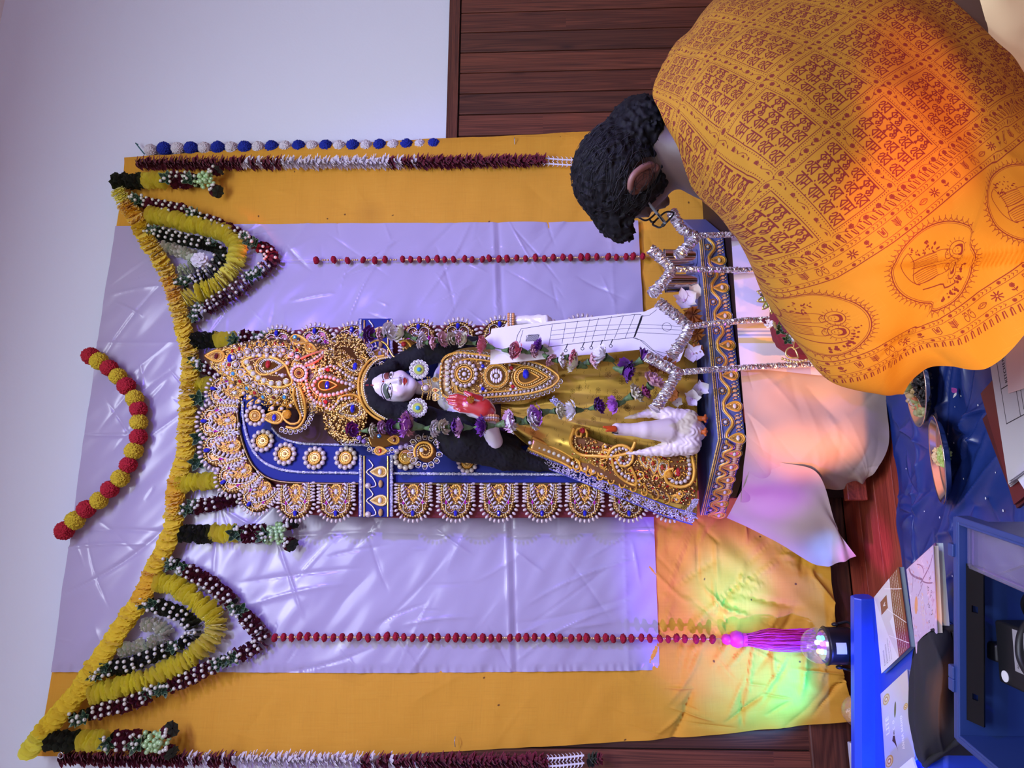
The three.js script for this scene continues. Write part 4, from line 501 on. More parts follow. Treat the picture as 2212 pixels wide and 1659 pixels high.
// ---------------------------------------------------------------- statue: built on a 3-D skeleton
const idol = thing('deity_statue', 'jewelled white clay goddess statue with gold crown, black hair and raised red palm', 'statue', W(1505, 880, 0.22).toArray());
const IO = idol.position, IL = (x, y, z) => W(x, y, z).sub(IO), IM = mpp(0.24);
const clay = phys(new THREE.Color(0.80, 0.76, 0.80), 0.32, 0, { clearcoat: 0.5, clearcoatRoughness: 0.15, vertexColors: true });
{ // body: torso, neck, arms as one skin
  const p = (x, y, z, r) => [IL(x, y, z), r * IM], B = (a, b) => bone(a[0], a[1], b[0], b[1]);
  const list = [B(p(905, 838, 0.245, 15), p(945, 832, 0.225, 18)), B(p(975, 818, 0.22, 40), p(1060, 812, 0.22, 40)), B(p(1060, 812, 0.21, 36), p(1190, 825, 0.185, 30)), B(p(1190, 825, 0.185, 30), p(1480, 880, 0.17, 26)), B(p(962, 860, 0.215, 16), p(962, 772, 0.215, 16)),
    B(p(962, 866, 0.21, 17), p(1064, 953, 0.23, 21)), B(p(1064, 953, 0.23, 21), p(1058, 905, 0.30, 14)), B(p(962, 772, 0.205, 17), p(1076, 752, 0.20, 15)), B(p(1076, 752, 0.20, 14), p(1110, 694, 0.255, 12)), B(p(1110, 694, 0.255, 12), p(1140, 690, 0.274, 9.5)), B(p(1140, 692, 0.274, 10), p(1165, 690, 0.282, 11))];
  for (let k = 0; k < 4; k++) list.push(B(p(1162, 684 + k * 4.5, 0.285, 4.2), p(1180, 684 + k * 4.6, 0.298, 3.7)), B(p(1180, 684 + k * 4.6, 0.298, 3.7), p(1190, 690 + k * 4, 0.290, 3.2))); list.push(B(p(1148, 697, 0.285, 4.2), p(1170, 705, 0.298, 3.6)));
  const g = bones(list, 0.006, 0.0036), C = new Float32Array(g.attributes.position.count * 3).fill(1); g.setAttribute('color', new THREE.BufferAttribute(C, 3)); part('body', g, clay, idol); }
{ // raised hand, red palm towards the room
  const z = 0.315, p = (x, y, dz, r) => [IL(x, y, z + dz), r * IM], B = (a, b) => bone(a[0], a[1], b[0], b[1]);
  const pal = [B(p(1056, 894, -0.01, 14), p(1044, 886, -0.002, 20)), B(p(1042, 882, 0, 22), p(1016, 874, 0.002, 20)), B(p(1050, 888, -0.012, 20), p(1022, 882, -0.012, 20))];
  const f = []; for (const [x0, y0, x1, y1, x2, y2, r] of [[1008, 862, 988, 856, 973, 857, 5.6], [1008, 871, 985, 866, 967, 864, 6.0], [1010, 880, 988, 876, 971, 872, 5.8], [1014, 889, 995, 887, 982, 882, 5.0]]) f.push(B(p(x0, y0, 0.004, r + 1), p(x1, y1, 0.007, r)), B(p(x1, y1, 0.007, r), p(x2, y2, 0.004, r * 0.7)));
  f.push(B(p(1038, 862, 0.01, 8), p(1018, 855, 0.024, 6.5)), B(p(1018, 855, 0.024, 6.5), p(1006, 848, 0.024, 4.5)));
  const cell = 0.0016, all = [...pal, ...f], lo = [1e9, 1e9, 1e9], hi = [-1e9, -1e9, -1e9]; for (const b of all) for (const o of [0, 4]) for (let a = 0; a < 3; a++) { lo[a] = Math.min(lo[a], b[o + a] - b[o + 3] - 0.006); hi[a] = Math.max(hi[a], b[o + a] + b[o + 3] + 0.006); }
  const zc = IL(1030, 875, z).z; const g = skin((x, y, q) => { let d = 1e9; const qz = zc + (q - zc) * 1.55; for (const b of pal) d = smin(d, capsule(x, y, qz, b), 0.006); for (const b of f) d = smin(d, capsule(x, y, q, b), 0.0028); return d; }, lo, hi, cell), P = g.attributes.position, Nn = g.attributes.normal, C = [];
  for (let k = 0; k < P.count; k++) { const red = smooth(0.42, 0.72, Nn.getZ(k) - 0.25 * Nn.getY(k) * 0 + 0.12 * (Nn.getX(k) > 0 ? 1 : -0.6)), line = Math.exp(-(((P.getX(k) * 130 + P.getY(k) * 60) % 1) ** 2) * 0); C.push(lerp(1, 0.62, red) * line, lerp(1, 0.035, red), lerp(1, 0.03, red)); } g.setAttribute('color', new THREE.Float32BufferAttribute(C, 3)); part('raised_hand', g, clay, idol, 'white hand with a glossy red palm'); const mg = one('marigold', FR.orange[0].clone().scale(0.0105, 0.0105, 0.016), mat(0xffffff, 0.9, 0, { vertexColors: true, color: new THREE.Color(0.42, 0.22, 0.15) }), 'tiny dried orange marigold held in the raised red palm of the statue', 'flower'); mg.position.copy(W(1016, 863, 0.345)); mg.rotation.set(0.3, -0.3, 0.5); }
{ // head, turned a little to its left
  const hc = IL(850, 839, 0.262), yaw = EUL(0.02, 0.17, 0), cell = 0.0021;
  const g = skin((x, y, z) => { let d = ell(x, y, z, [0, 0.024, -0.008], [0.047, 0.058, 0.054]); d = smin(d, ell(x, y, z, [0, -0.018, 0.006], [0.041, 0.042, 0.042]), 0.012); d = smin(d, ell(x, y, z, [0, -0.052, 0.026], [0.015, 0.013, 0.014]), 0.016); for (const s of [-1, 1]) { d = smin(d, ell(x, y, z, [s * 0.021, -0.022, 0.034], [0.014, 0.013, 0.010]), 0.012); d = smin(d, ell(x, y, z, [s * 0.019, 0, 0.0375], [0.0125, 0.008, 0.0075]), 0.004); }
    d = smin(d, capsule(x, y, z, [0, 0.004, 0.045, 0.0042, 0, -0.022, 0.056, 0.0062]), 0.007); for (const s of [-1, 1]) d = smin(d, ell(x, y, z, [s * 0.006, -0.024, 0.051], [0.0045, 0.004, 0.005]), 0.004);
    d = smin(d, ell(x, y, z, [0, -0.034, 0.0455], [0.0115, 0.0036, 0.005]), 0.003); d = smin(d, ell(x, y, z, [0, -0.0405, 0.0445], [0.0095, 0.0038, 0.005]), 0.003); return d; }, [-0.06, -0.075, -0.07], [0.06, 0.09, 0.07], cell);
  const P = g.attributes.position, U = []; for (let k = 0; k < P.count; k++) U.push(0.5 + P.getX(k) / 0.12, 0.5 + P.getY(k) / 0.15); g.setAttribute('uv', new THREE.Float32BufferAttribute(U, 2));
  const face = canvasTex(1024, 1280, (c, w, h) => { const X = (x) => w * (0.5 + x / 0.12), Y = (y) => h * (0.5 - y / 0.15), sc = w / 0.12; c.fillStyle = '#e9e2e8'; c.fillRect(0, 0, w, h);
    const path = (pts, fill, stroke, lw, close) => { c.beginPath(); c.moveTo(X(pts[0][0]), Y(pts[0][1])); for (let k = 1; k < pts.length - 1; k += 2) c.quadraticCurveTo(X(pts[k][0]), Y(pts[k][1]), X(pts[k + 1][0]), Y(pts[k + 1][1])); if (close) c.closePath(); if (fill) { c.fillStyle = fill; c.fill(); } if (stroke) { c.strokeStyle = stroke; c.lineWidth = lw * sc; c.lineCap = 'round'; c.stroke(); } };
    for (const s of [-1, 1]) { const e = (x, y) => [s * (0.0205 + (x - 0.0205) * 1.12), 0.002 + (y - 0.002) * 1.22], lid = s < 0 ? '#5d6d5c' : '#8c5145';
      path([e(0.007, 0.012), e(0.020, 0.022), e(0.037, 0.010), e(0.036, 0.004), e(0.034, 0.001), e(0.022, 0.009), e(0.009, 0.004)], lid, null, 0, true);
      path([e(0.006, 0.015), e(0.022, 0.0255), e(0.039, 0.012)], null, '#15110f', 0.0022);
      path([e(0.008, -0.001), e(0.020, 0.010), e(0.035, 0.000), e(0.021, -0.0075), e(0.008, -0.001)], '#f3eef0', '#141012', 0.0013, true);
      path([e(0.008, 0.0), e(0.021, 0.0115), e(0.037, 0.001)], null, '#100d0d', 0.002); path([e(0.010, 0.004), e(0.022, 0.0145), e(0.037, 0.004)], null, '#20150f', 0.0007);
      c.fillStyle = '#231510'; c.beginPath(); c.arc(X(s * 0.0195), Y(0.0015), 0.0047 * sc, 0, 7); c.fill(); c.fillStyle = '#6d6058'; c.beginPath(); c.arc(X(s * 0.0195), Y(0.0015), 0.0034 * sc, 0, 7); c.fill(); c.fillStyle = '#050303'; c.beginPath(); c.arc(X(s * 0.0195), Y(0.0015), 0.002 * sc, 0, 7); c.fill(); c.fillStyle = '#fff'; c.beginPath(); c.arc(X(s * 0.0195 + 0.0015), Y(0.003), 0.0008 * sc, 0, 7); c.fill();
      c.strokeStyle = 'rgba(150,70,40,0.7)'; c.lineWidth = 0.0004 * sc; for (let k = 0; k < 16; k++) { const t = k / 15, x = s * lerp(0.012, 0.034, t), y = -0.0055 + 0.004 * (2 * t - 1) ** 2; c.beginPath(); c.moveTo(X(x), Y(y)); c.lineTo(X(x + s * 0.0012), Y(y - 0.003)); c.stroke(); }
      path([e(0.0045, -0.020), e(0.0105, -0.022), e(0.008, -0.028)], null, 'rgba(140,80,70,0.75)', 0.0006); const gr = c.createRadialGradient(X(s * 0.026), Y(-0.02), 2, X(s * 0.026), Y(-0.02), 0.014 * sc); gr.addColorStop(0, 'rgba(225,150,150,0.28)'); gr.addColorStop(1, 'rgba(225,150,150,0)'); c.fillStyle = gr; c.fillRect(0, 0, w, h); }
    path([[-0.0115, -0.0368], [-0.005, -0.0315], [0, -0.0335], [0.005, -0.0315], [0.0115, -0.0368], [0.006, -0.0375], [0, -0.038], [-0.006, -0.0375], [-0.0115, -0.0368]], '#a8241c', null, 0, true); path([[-0.0105, -0.0372], [0, -0.0395], [0.0105, -0.0372], [0, -0.050], [-0.0105, -0.0372]], '#b23020', null, 0, true); path([[-0.012, -0.0365], [0, -0.0395], [0.012, -0.0365]], null, '#4a0d0a', 0.0007);
    c.fillStyle = '#8e1a1e'; c.beginPath(); c.arc(X(0), Y(0.019), 0.003 * sc, 0, 7); c.fill(); c.fillStyle = '#701a1a'; for (let k = 0; k < 14; k++) { const a = k / 14 * 6.283; c.beginPath(); c.arc(X(0.0062 * Math.cos(a)), Y(0.019 + 0.0062 * Math.sin(a)), 0.0005 * sc, 0, 7); c.fill(); c.beginPath(); c.arc(X(0.0048 * Math.cos(a)), Y(0.019 + 0.0048 * Math.sin(a)), 0.0004 * sc, 0, 7); c.fill(); }
 }, true, false);
  const head = part('head', g, phys(0xffffff, 0.25, 0, { map: face, clearcoat: 0.6, clearcoatRoughness: 0.1 }), idol, 'white clay face with painted eyes and red lips'); head.position.copy(hc); head.quaternion.copy(yaw);
  // nose ring and earrings
  const b = new MB(); b.tube(Array.from({ length: 18 }, (_, k) => V(0.0085 + 0.005 * Math.cos(k / 18 * 6.283), -0.030 + 0.005 * Math.sin(k / 18 * 6.283), 0.0555)), 0.0006, SILV, 5, true); part('nose_ring', b.geo(), MT.silver, head); }
{ const E = (x, y, s) => { const J = new Jewel((u, v, d) => IL(x + u * s, y + v * s, 0.312 + d), s * IM); J.plate(J.circle(0, 0, 0.8, 18), -0.006, 0.002, [0.7, 0.7, 0.66]); for (const [a, c] of J.circle(0, 0, 0.98, 15)) { J.cord(J.circle(a, c, 0.2, 8), 0.045, [0.85, 0.86, 0.8], 'silver', 0.001, true, 1.5); J.bead(a, c, 0.15, [0.6, 0.6, 0.55], 'gem', 0.001); } J.plate(J.circle(0, 0, 0.62, 12), 0.002, 0.006, [0.5, 0.62, 0.1], 'gem'); J.bead(0, 0, 0.27, CYAN, 'gem', 0.006); return J.build('earring', idol, 'silver earring with green and blue stones'); }; E(905, 798, 18); E(902, 881, 18); }
{ // hair
  const h = (x, y, z, r) => [IL(x, y, z), r * IM], B = (a, b) => bone(a[0], a[1], b[0], b[1]);
  const list = [B(h(802, 838, 0.288, 13), h(811, 866, 0.288, 14)), B(h(811, 866, 0.288, 14), h(836, 884, 0.283, 13)), B(h(836, 884, 0.283, 13), h(876, 896, 0.272, 14)), B(h(802, 836, 0.288, 12), h(813, 806, 0.286, 12)), B(h(813, 806, 0.286, 12), h(848, 790, 0.28, 11)), B(h(822, 838, 0.238, 38), h(850, 838, 0.215, 42)), B(h(812, 862, 0.247, 22), h(862, 889, 0.25, 26)), B(h(862, 889, 0.25, 26), h(925, 912, 0.24, 32)), B(h(925, 912, 0.24, 32), h(1000, 945, 0.225, 52)), B(h(1000, 945, 0.225, 52), h(1090, 985, 0.19, 30)), B(h(1090, 985, 0.19, 30), h(1160, 1002, 0.168, 15)), B(h(1160, 1002, 0.168, 15), h(1245, 1016, 0.162, 6)), B(h(1040, 945, 0.2, 26), h(1110, 960, 0.175, 16)), B(h(812, 815, 0.247, 20), h(850, 792, 0.25, 17)), B(h(850, 790, 0.25, 18), h(905, 768, 0.245, 26)), B(h(905, 768, 0.245, 26), h(965, 752, 0.235, 27)), B(h(965, 752, 0.235, 27), h(1035, 740, 0.225, 14))];
  const g = bones(list, 0.012, 0.0038, (d, x, y, z) => d + 0.0022 * N3(x * 130, y * 130, z * 130) + 0.0012 * N3(x * 320, y * 320, z * 320)); const C = []; for (let k = 0; k < g.attributes.position.count; k++) C.push(1, 1, 1); g.setAttribute('color', new THREE.Float32BufferAttribute(C, 3)); part('hair', g, phys(new THREE.Color(0.004, 0.004, 0.007), 0.9, 0, { sheen: 0.08, sheenRoughness: 0.7 }), idol, 'curly black wool hair');
  const s = new MB(); s.tube(pxLine([[790, 832], [801, 832], [812, 833]], 0.3035).map((q) => q.sub(IO)), IM * 2.0, [0.30, 0.02, 0.02], 6); part('hair_parting', s.geo(), MT.paint, idol, 'red line in the parting'); }
// necklace, bodice
const bz = (x, y) => 0.222 + 0.052 * Math.sqrt(Math.max(0.02, 1 - ((y - 812) / 68) ** 2)) + 0.010 * Math.exp(-(((x - 1010) / 50) ** 2));
const BJ = () => new Jewel((x, y, d) => IL(x, y, bz(x, y) + 0.006 + d), IM);
{ const cloth = []; for (const x of [952, 985, 1020, 1060, 1110, 1160, 1205]) { const w = x < 960 ? 34 : x < 1000 ? 55 : x < 1080 ? 62 : x < 1150 ? 56 : x < 1180 ? 46 : 22; cloth.push([-1, -0.6, 0, 0.6, 1].map((t) => IL(x, 812 + w * t, bz(x, 812 + w * t) + 0.003))); }
  part('bodice', sheet(cloth, 40, 60), mat(0xffffff, 0.5, 0.5, { color: new THREE.Color(0.38, 0.22, 0.06) }), idol, 'gold bodice');
  const J = BJ(), outer = [[958, 775], [985, 762], [1020, 764], [1075, 772], [1130, 778], [1170, 788], [1195, 802], [1208, 816], [1196, 832], [1165, 845], [1120, 853], [1060, 858], [1010, 862], [975, 862], [956, 852]], mid = J.shrink(outer, 0.88), inner = J.shrink(outer, 0.74);
  J.cord(outer, 2.4, CORD, 'cordB', 0, true); J.row(outer.map(([x, y]) => [x * 0.994 + 6.4, 812 + (y - 812) * 0.95]), 1.7, GOLD2, 'gold', true); J.row(mid, 3.2, PRL, 'pearl', true, 2.7); for (const [x, y] of new THREE.CatmullRomCurve3(mid.map(([x, y]) => V(x, y, 0)), true).getSpacedPoints(46).map((p) => [p.x, p.y])) J.cord(J.circle(x, y, 4.4, 8), 0.7, SILV, 'silver', 0.001, true, 1.5); J.cord(inner, 1.8, CORD, 'cordB', 0.001, true);
  J.lace(outer.slice(7, 14), 5, false, -1); J.lace([[985, 758], [1010, 757], [1045, 760], [1075, 768]], 5, false, 1);
  for (let k = 0; k < 9; k++) J.bead(953 + 2 * Math.sin(k), 786 + k * 9, 3, k % 2 ? GOLD2 : [0.85, 0.8, 0.5], 'gold', 0.002, 1.2, 1); for (let k = 0; k < 6; k++) J.bead(966, 782 + k * 12, 4.5, [0.75, 0.72, 0.5], 'gem', 0.001, 1, 1.3);
  J.studs((x, y) => Math.abs(y - 812) < (x < 1000 ? 36 : x < 1120 ? 36 : 36 - (x - 1120) * 0.35), 620, 1.9, [GOLD, GOLD2, DGOLD, CORD], 962, 1190, 772, 852, -0.002); J.build('bodice_embroidery', idol);
  const A = BJ(); A.plate(A.circle(1003, 808, 30, 20), 0, 0.004, DGOLD); A.row(A.circle(1003, 808, 26, 24), 4.6, PRL, 'pearl', true, 2.15, 0.004); A.cord(A.circle(1003, 808, 16, 20), 2, CORD, 'cordB', 0.005, true); A.row(A.circle(1003, 808, 11, 14), 3, PRL, 'pearl', true, 2.3, 0.006); A.bead(1003, 808, 5, CRY, 'gem', 0.007); A.row(A.circle(1003, 808, 20.5, 24), 1.6, GOLD2, 'gold', true, 2.1, 0.004); A.build('pearl_medallion', idol);
  const Bm = BJ(); Bm.plate(Bm.circle(1072, 812, 28, 20), 0, 0.004, DGOLD); for (const r of [27, 21]) Bm.row(Bm.circle(1072, 812, r, 24), 1.5, GOLD2, 'gold', true, 2.1, 0.004); Bm.cord(Bm.circle(1072, 812, 24, 20), 1.8, CORD, 'cordB', 0.004, true); for (const [x, y] of Bm.circle(1072, 812, 11, 12)) Bm.bead(x, y, 3.4, [0.82, 0.75, 0.78], 'pearl', 0.005, 1.7, 0.8, Math.atan2(y - 812, x - 1072)); Bm.bead(1072, 812, 5, CRY, 'gem', 0.007); Bm.build('crystal_medallion', idol);
  const D = BJ(); D.plate(D.tear(1148, 815, 86, 56, 0), 0, 0.005, DGOLD); D.row(D.tear(1148, 815, 84, 54, 0), 1.6, GOLD2, 'gold', true, 2.1, 0.004); D.cord(D.tear(1148, 815, 72, 46, 0), 2, CORD, 'cordB', 0.005, true); D.row(D.tear(1145, 815, 58, 36, 0), 2, GOLD2, 'gold', true, 2.1, 0.006); D.cord(D.tear(1142, 815, 46, 28, 0), 2, CORD, 'cordB', 0.006, true); D.bead(1136, 808, 8, BLUEG, 'gem', 0.007, 1.4, 0.9); D.build('teardrop_medallion', idol);
  const E = BJ(); for (const [x, y, c] of [[1043, 791, BLUEG], [1043, 840, BLUEG], [1105, 795, REDG], [1108, 835, REDG]]) { E.bead(x, y, 4.4, c, 'gem', 0.001); for (const a of [0.6, 2.2, 4.2]) E.bead(x + 8 * Math.cos(a), y + 8 * Math.sin(a), 3.6, PRL, 'pearl', 0.001); } E.build('bodice_gems', idol); }
{ const J = new Jewel((x, y, d) => IL(x, y, 0.268 + 0.012 * (1 - ((y - 838) / 26) ** 2) + d), IM); for (const [x, c] of [[914, GOLD], [926, GOLD], [931, GOLD2]]) J.row([[x - 3, 815], [x + 1, 838], [x - 3, 862]], 2, c, 'gold'); J.bead(920, 838, 7, PRL, 'pearl', 0.004); J.cord(J.circle(920, 838, 9, 12), 1.3, GOLD2, 'gold', 0.003, true); for (const [y, c] of [[820, AMBER], [843, REDG], [854, CRY], [861, CRY]]) J.drop(942, y, 15, 10, 0, c, GOLD2, 0.12); J.build('necklace', idol); }

// skirt: gold brocade with deep pleats
const brocade = (() => { const f = (c, w, h) => { c.fillStyle = '#d9b74e'; c.fillRect(0, 0, w, h); const r = rng(3); c.strokeStyle = 'rgba(70,48,10,0.85)'; c.lineWidth = 3; for (let k = 0; k < 26; k++) { const x = r() * w, y = r() * h, s = 22 + r() * 26; for (let p = 0; p < 8; p++) { const a = p / 8 * 6.283; c.beginPath(); c.ellipse(x + Math.cos(a) * s * 0.6, y + Math.sin(a) * s * 0.6, s * 0.42, s * 0.2, a, 0, 7); c.stroke(); } c.beginPath(); c.arc(x, y, s * 0.22, 0, 7); c.stroke(); } for (let k = 0; k < 90; k++) { const x = r() * w, y = r() * h; c.beginPath(); c.moveTo(x, y); c.bezierCurveTo(x + 20, y - 20, x + 30, y + 20, x + 50, y - 5); c.stroke(); } }; return canvasTex(1024, 1024, f); })();
const brocadeM = phys(0xffffff, 0.3, 0.75, { map: brocade });
const skz = (x, y) => { const t = clamp((x - 1190) / 315), c = lerp(838, 905, t), w = lerp(120, 215, t); return 0.165 + 0.075 * Math.sqrt(Math.max(0, 1 - ((y - c) / w) ** 2)) + 0.025 * t; };
{ const rows = [[1082, 850, 905], [1130, 815, 955], [1185, 765, 985], [1240, 748, 1012], [1300, 738, 1040], [1370, 728, 1070], [1440, 722, 1098], [1506, 722, 1122]].map(([x, a, b]) => Array.from({ length: 7 }, (_, k) => { const y = lerp(a, b, k / 6); return IL(x, y, skz(x, y) - 0.006); }));
  part('skirt', sheet(rows, 200, 110, (u, v, x, y) => (0.002 + 0.007 * v) * (Math.sin(u * 34 + 3 * v) * 0.6 + 0.6 * Math.sin(u * 19 - 1.5 * v + 1) + 0.4 * N2(u * 9, v * 3)) * smooth(0.0, 0.08, u), (x, y) => [x * 5, y * 5]), brocadeM, idol, 'pleated gold brocade skirt');
  const J = new Jewel((x, y, d) => IL(x, y, skz(x, y) + 0.006 + d), IM);
  const trim = [[1140, 985], [1185, 1003], [1240, 1024], [1300, 1048], [1370, 1076], [1440, 1104], [1500, 1122]]; const c = new THREE.CatmullRomCurve3(trim.map(([x, y]) => V(x, y, 0)), false); for (let k = 0; k < 900; k++) { const p = c.getPointAt(rnd()), t = (p.x - 1140) / 360, w = lerp(7, 11, t), o = rr(-w, w), q = 0.45 + 0.55 * rnd(); J.gem.ball(IL(p.x - o * 0.4, p.y + o, skz(p.x, p.y) + 0.016 - 0.0006 * Math.abs(o)), IM * 1.9, [0.72 * q, 0.66 * q, 0.95 * q], 1, 1, 0.7, EUL(rr(0, 3), rr(0, 3), rr(0, 3))); } for (const s of [-1, 1]) J.cord(trim.map(([x, y], k) => [x - s * 4, y + s * (7 + k * 0.7)]), 1.6, [0.12, 0.12, 0.5], 'cordB', 0.004);
  const hem = [[1500, 1120], [1488, 1105], [1498, 1090], [1504, 1078]]; for (let k = 0; k < 200; k++) { const p = new THREE.CatmullRomCurve3(hem.map(([x, y]) => V(x, y, 0))).getPointAt(rnd()), q = 0.45 + 0.55 * rnd(); J.gem.ball(IL(p.x + rr(-7, 7), p.y, skz(p.x, p.y) + 0.014), IM * 1.9, [0.72 * q, 0.66 * q, 0.95 * q], 1, 1, 0.7, EUL(rr(0, 3), rr(0, 3), rr(0, 3))); } J.build('sequin_border', idol, 'silver and violet sequin border');
  const T = new Jewel((x, y, d) => IL(x, y, Math.max(skz(x, y), 0.25) + 0.01 + d), IM); const tr2 = [[1192, 860], [1205, 872], [1222, 886]]; const c2 = new THREE.CatmullRomCurve3(tr2.map(([x, y]) => V(x, y, 0))); for (let k = 0; k < 160; k++) { const p = c2.getPointAt(rnd()), o = rr(-7, 7), q = 0.45 + 0.55 * rnd(); T.gem.ball(IL(p.x - o * 0.7, p.y + o * 0.7, skz(p.x, p.y) + 0.014), IM * 1.8, [0.6 * q, 0.6 * q, 0.95 * q], 1, 1, 0.7, EUL(rr(0, 3), rr(0, 3), rr(0, 3))); } T.build('sequin_waist_tie', idol);
  // embroidered border of the sash
  const O = () => new Jewel((x, y, d) => IL(x, y, skz(x, y) + 0.008 + d), IM);
  let S = O(); const upper = [[1150, 945], [1185, 962], [1220, 978], [1238, 990]], lower = [[1140, 968], [1180, 985], [1215, 1000], [1236, 1012]]; S.plate([...upper, ...lower.slice().reverse()], -0.004, 0.002, [0.45, 0.24, 0.06]); S.cord(upper, 3, CORD, 'cordB', 0.002); S.cord(lower, 3, CORD, 'cordB', 0.002); S.row(upper.map(([x, y], k) => [lerp(x, lower[k][0], 0.5), lerp(y, lower[k][1], 0.5)]), 4.5, CRY, 'pearl', false, 2.4, 0.002); S.lace(lower, 4, false, 1); S.build('sash_border', idol, 'gold embroidered sash border');
  const sashU = [[1236, 940], [1265, 942], [1300, 955], [1345, 968], [1395, 978], [1445, 985], [1503, 982]], sashL = [[1238, 1012], [1265, 1022], [1300, 1034], [1345, 1050], [1395, 1068], [1445, 1084], [1502, 1096]], inSash = (x, y) => { let k = 0; while (k < 5 && x > sashU[k + 1][0]) k++; const t = clamp((x - sashU[k][0]) / (sashU[k + 1][0] - sashU[k][0])), a = lerp(sashU[k][1], sashU[k + 1][1], t), b = lerp(sashL[k][1], sashL[k + 1][1], t); return y > a + 2 && y < b - 2; };
  part('sash', sheet(sashU.map(([x, y], k) => [0, 0.33, 0.66, 1].map((t) => { const X = lerp(x, sashL[k][0], t), Y = lerp(y, sashL[k][1], t); return IL(X, Y, skz(X, Y) + 0.007); })), 20, 50), mat(0xffffff, 0.6, 0.3, { color: new THREE.Color(0.22, 0.09, 0.025) }), idol, 'embroidered sash end');
  S = O(); S.studs(inSash, 900, 2.2, [GOLD, GOLD2, DGOLD, CORD, [0.6, 0.3, 0.06], [0.5, 0.03, 0.02]], 1236, 1503, 940, 1096, 0.001); for (let k = 0; k < 26; k++) { const x = rr(1250, 1490), y = rr(950, 1085); if (inSash(x, y)) { S.cord(S.spiral(x, y, rr(7, 12), rr(0, 6), rnd() < 0.5 ? 1 : -1, 1), 1.8, CORD, 'cordB', 0.002); S.bead(x, y, 3, rnd() < 0.7 ? PRL : REDG, 'pearl', 0.003); } }
  for (let k = 0; k < 9; k++) { const x = 1256 + k * 24, y = 1012 + k * 8.5; S.cord([[x - 10, y - 16], [x - 2, y - 6], [x - 3, y + 6], [x - 12, y + 7], [x - 14, y - 1]], 2, CORD, 'cordB', 0.003); }
  S.cord([[1240, 925], [1232, 955], [1250, 980], [1290, 985], [1330, 985], [1362, 975], [1372, 955]], 4, CORD, 'cordB', 0.003); S.row([[1246, 935], [1243, 955], [1258, 972], [1290, 976], [1330, 976], [1355, 966]], 2.4, GOLD2, 'gold', false, 2.1, 0.003); S.cord(S.spiral(1253, 937, 16, 0.5, -1), 3, CORD, 'cordB', 0.004); S.bead(1258, 930, 7, REDG, 'gem', 0.003);
  S.cord(S.spiral(1345, 990, 34, 3.1, 1, 1.2), 3.4, CORD, 'cordB', 0.004); S.row(S.spiral(1345, 990, 26, 3.1, 1, 1.1), 3.6, PRL, 'pearl', false, 2.2, 0.004);
  S.cord([[1320, 985], [1330, 1020], [1352, 1040], [1375, 1048], [1372, 1028], [1362, 1008]], 3.2, CORD, 'cordB', 0.004); S.row([[1330, 1000], [1338, 1018], [1356, 1032], [1367, 1038]], 4, PRL, 'pearl', false, 2.2, 0.004);
  for (let k = 0; k < 4; k++) { const x = 1248 + k * 18, y = 1000 + k * 5; S.cord([[x - 6, y - 10], [x + 4, y - 2], [x + 2, y + 12], [x - 8, y + 14], [x - 10, y + 4]], 2.4, CORD, 'cordB', 0.003); S.bead(x - 2, y + 8, 4, PRL, 'pearl', 0.003); }
  for (let k = 0; k < 3; k++) { S.paisley(1396 + k * 20, 992 + k * 10, 38, 0.9 + 0.2 * k, -1, [0.5, 0.05, 0.02], false); }
  S.cord([[1495, 985], [1500, 1020], [1492, 1045], [1465, 1052], [1440, 1040], [1438, 1018], [1455, 1012]], 3.6, CORD, 'cordB', 0.004); S.row([[1486, 985], [1490, 1015], [1484, 1036], [1464, 1043], [1448, 1034], [1446, 1022]], 4.4, PRL, 'pearl', false, 2.15, 0.004); S.bead(1445, 1025, 9, AMBER, 'gem', 0.002); S.bead(1465, 1020, 6, REDG, 'gem', 0.003, 1.6, 0.8);
  S.lace([[1400, 1042], [1425, 1060], [1460, 1068], [1490, 1060]], 5, false, 1, [0.6, 0.4, 0.3]); S.build('sash_paisleys', idol, 'large gold and pearl embroidered paisleys'); }

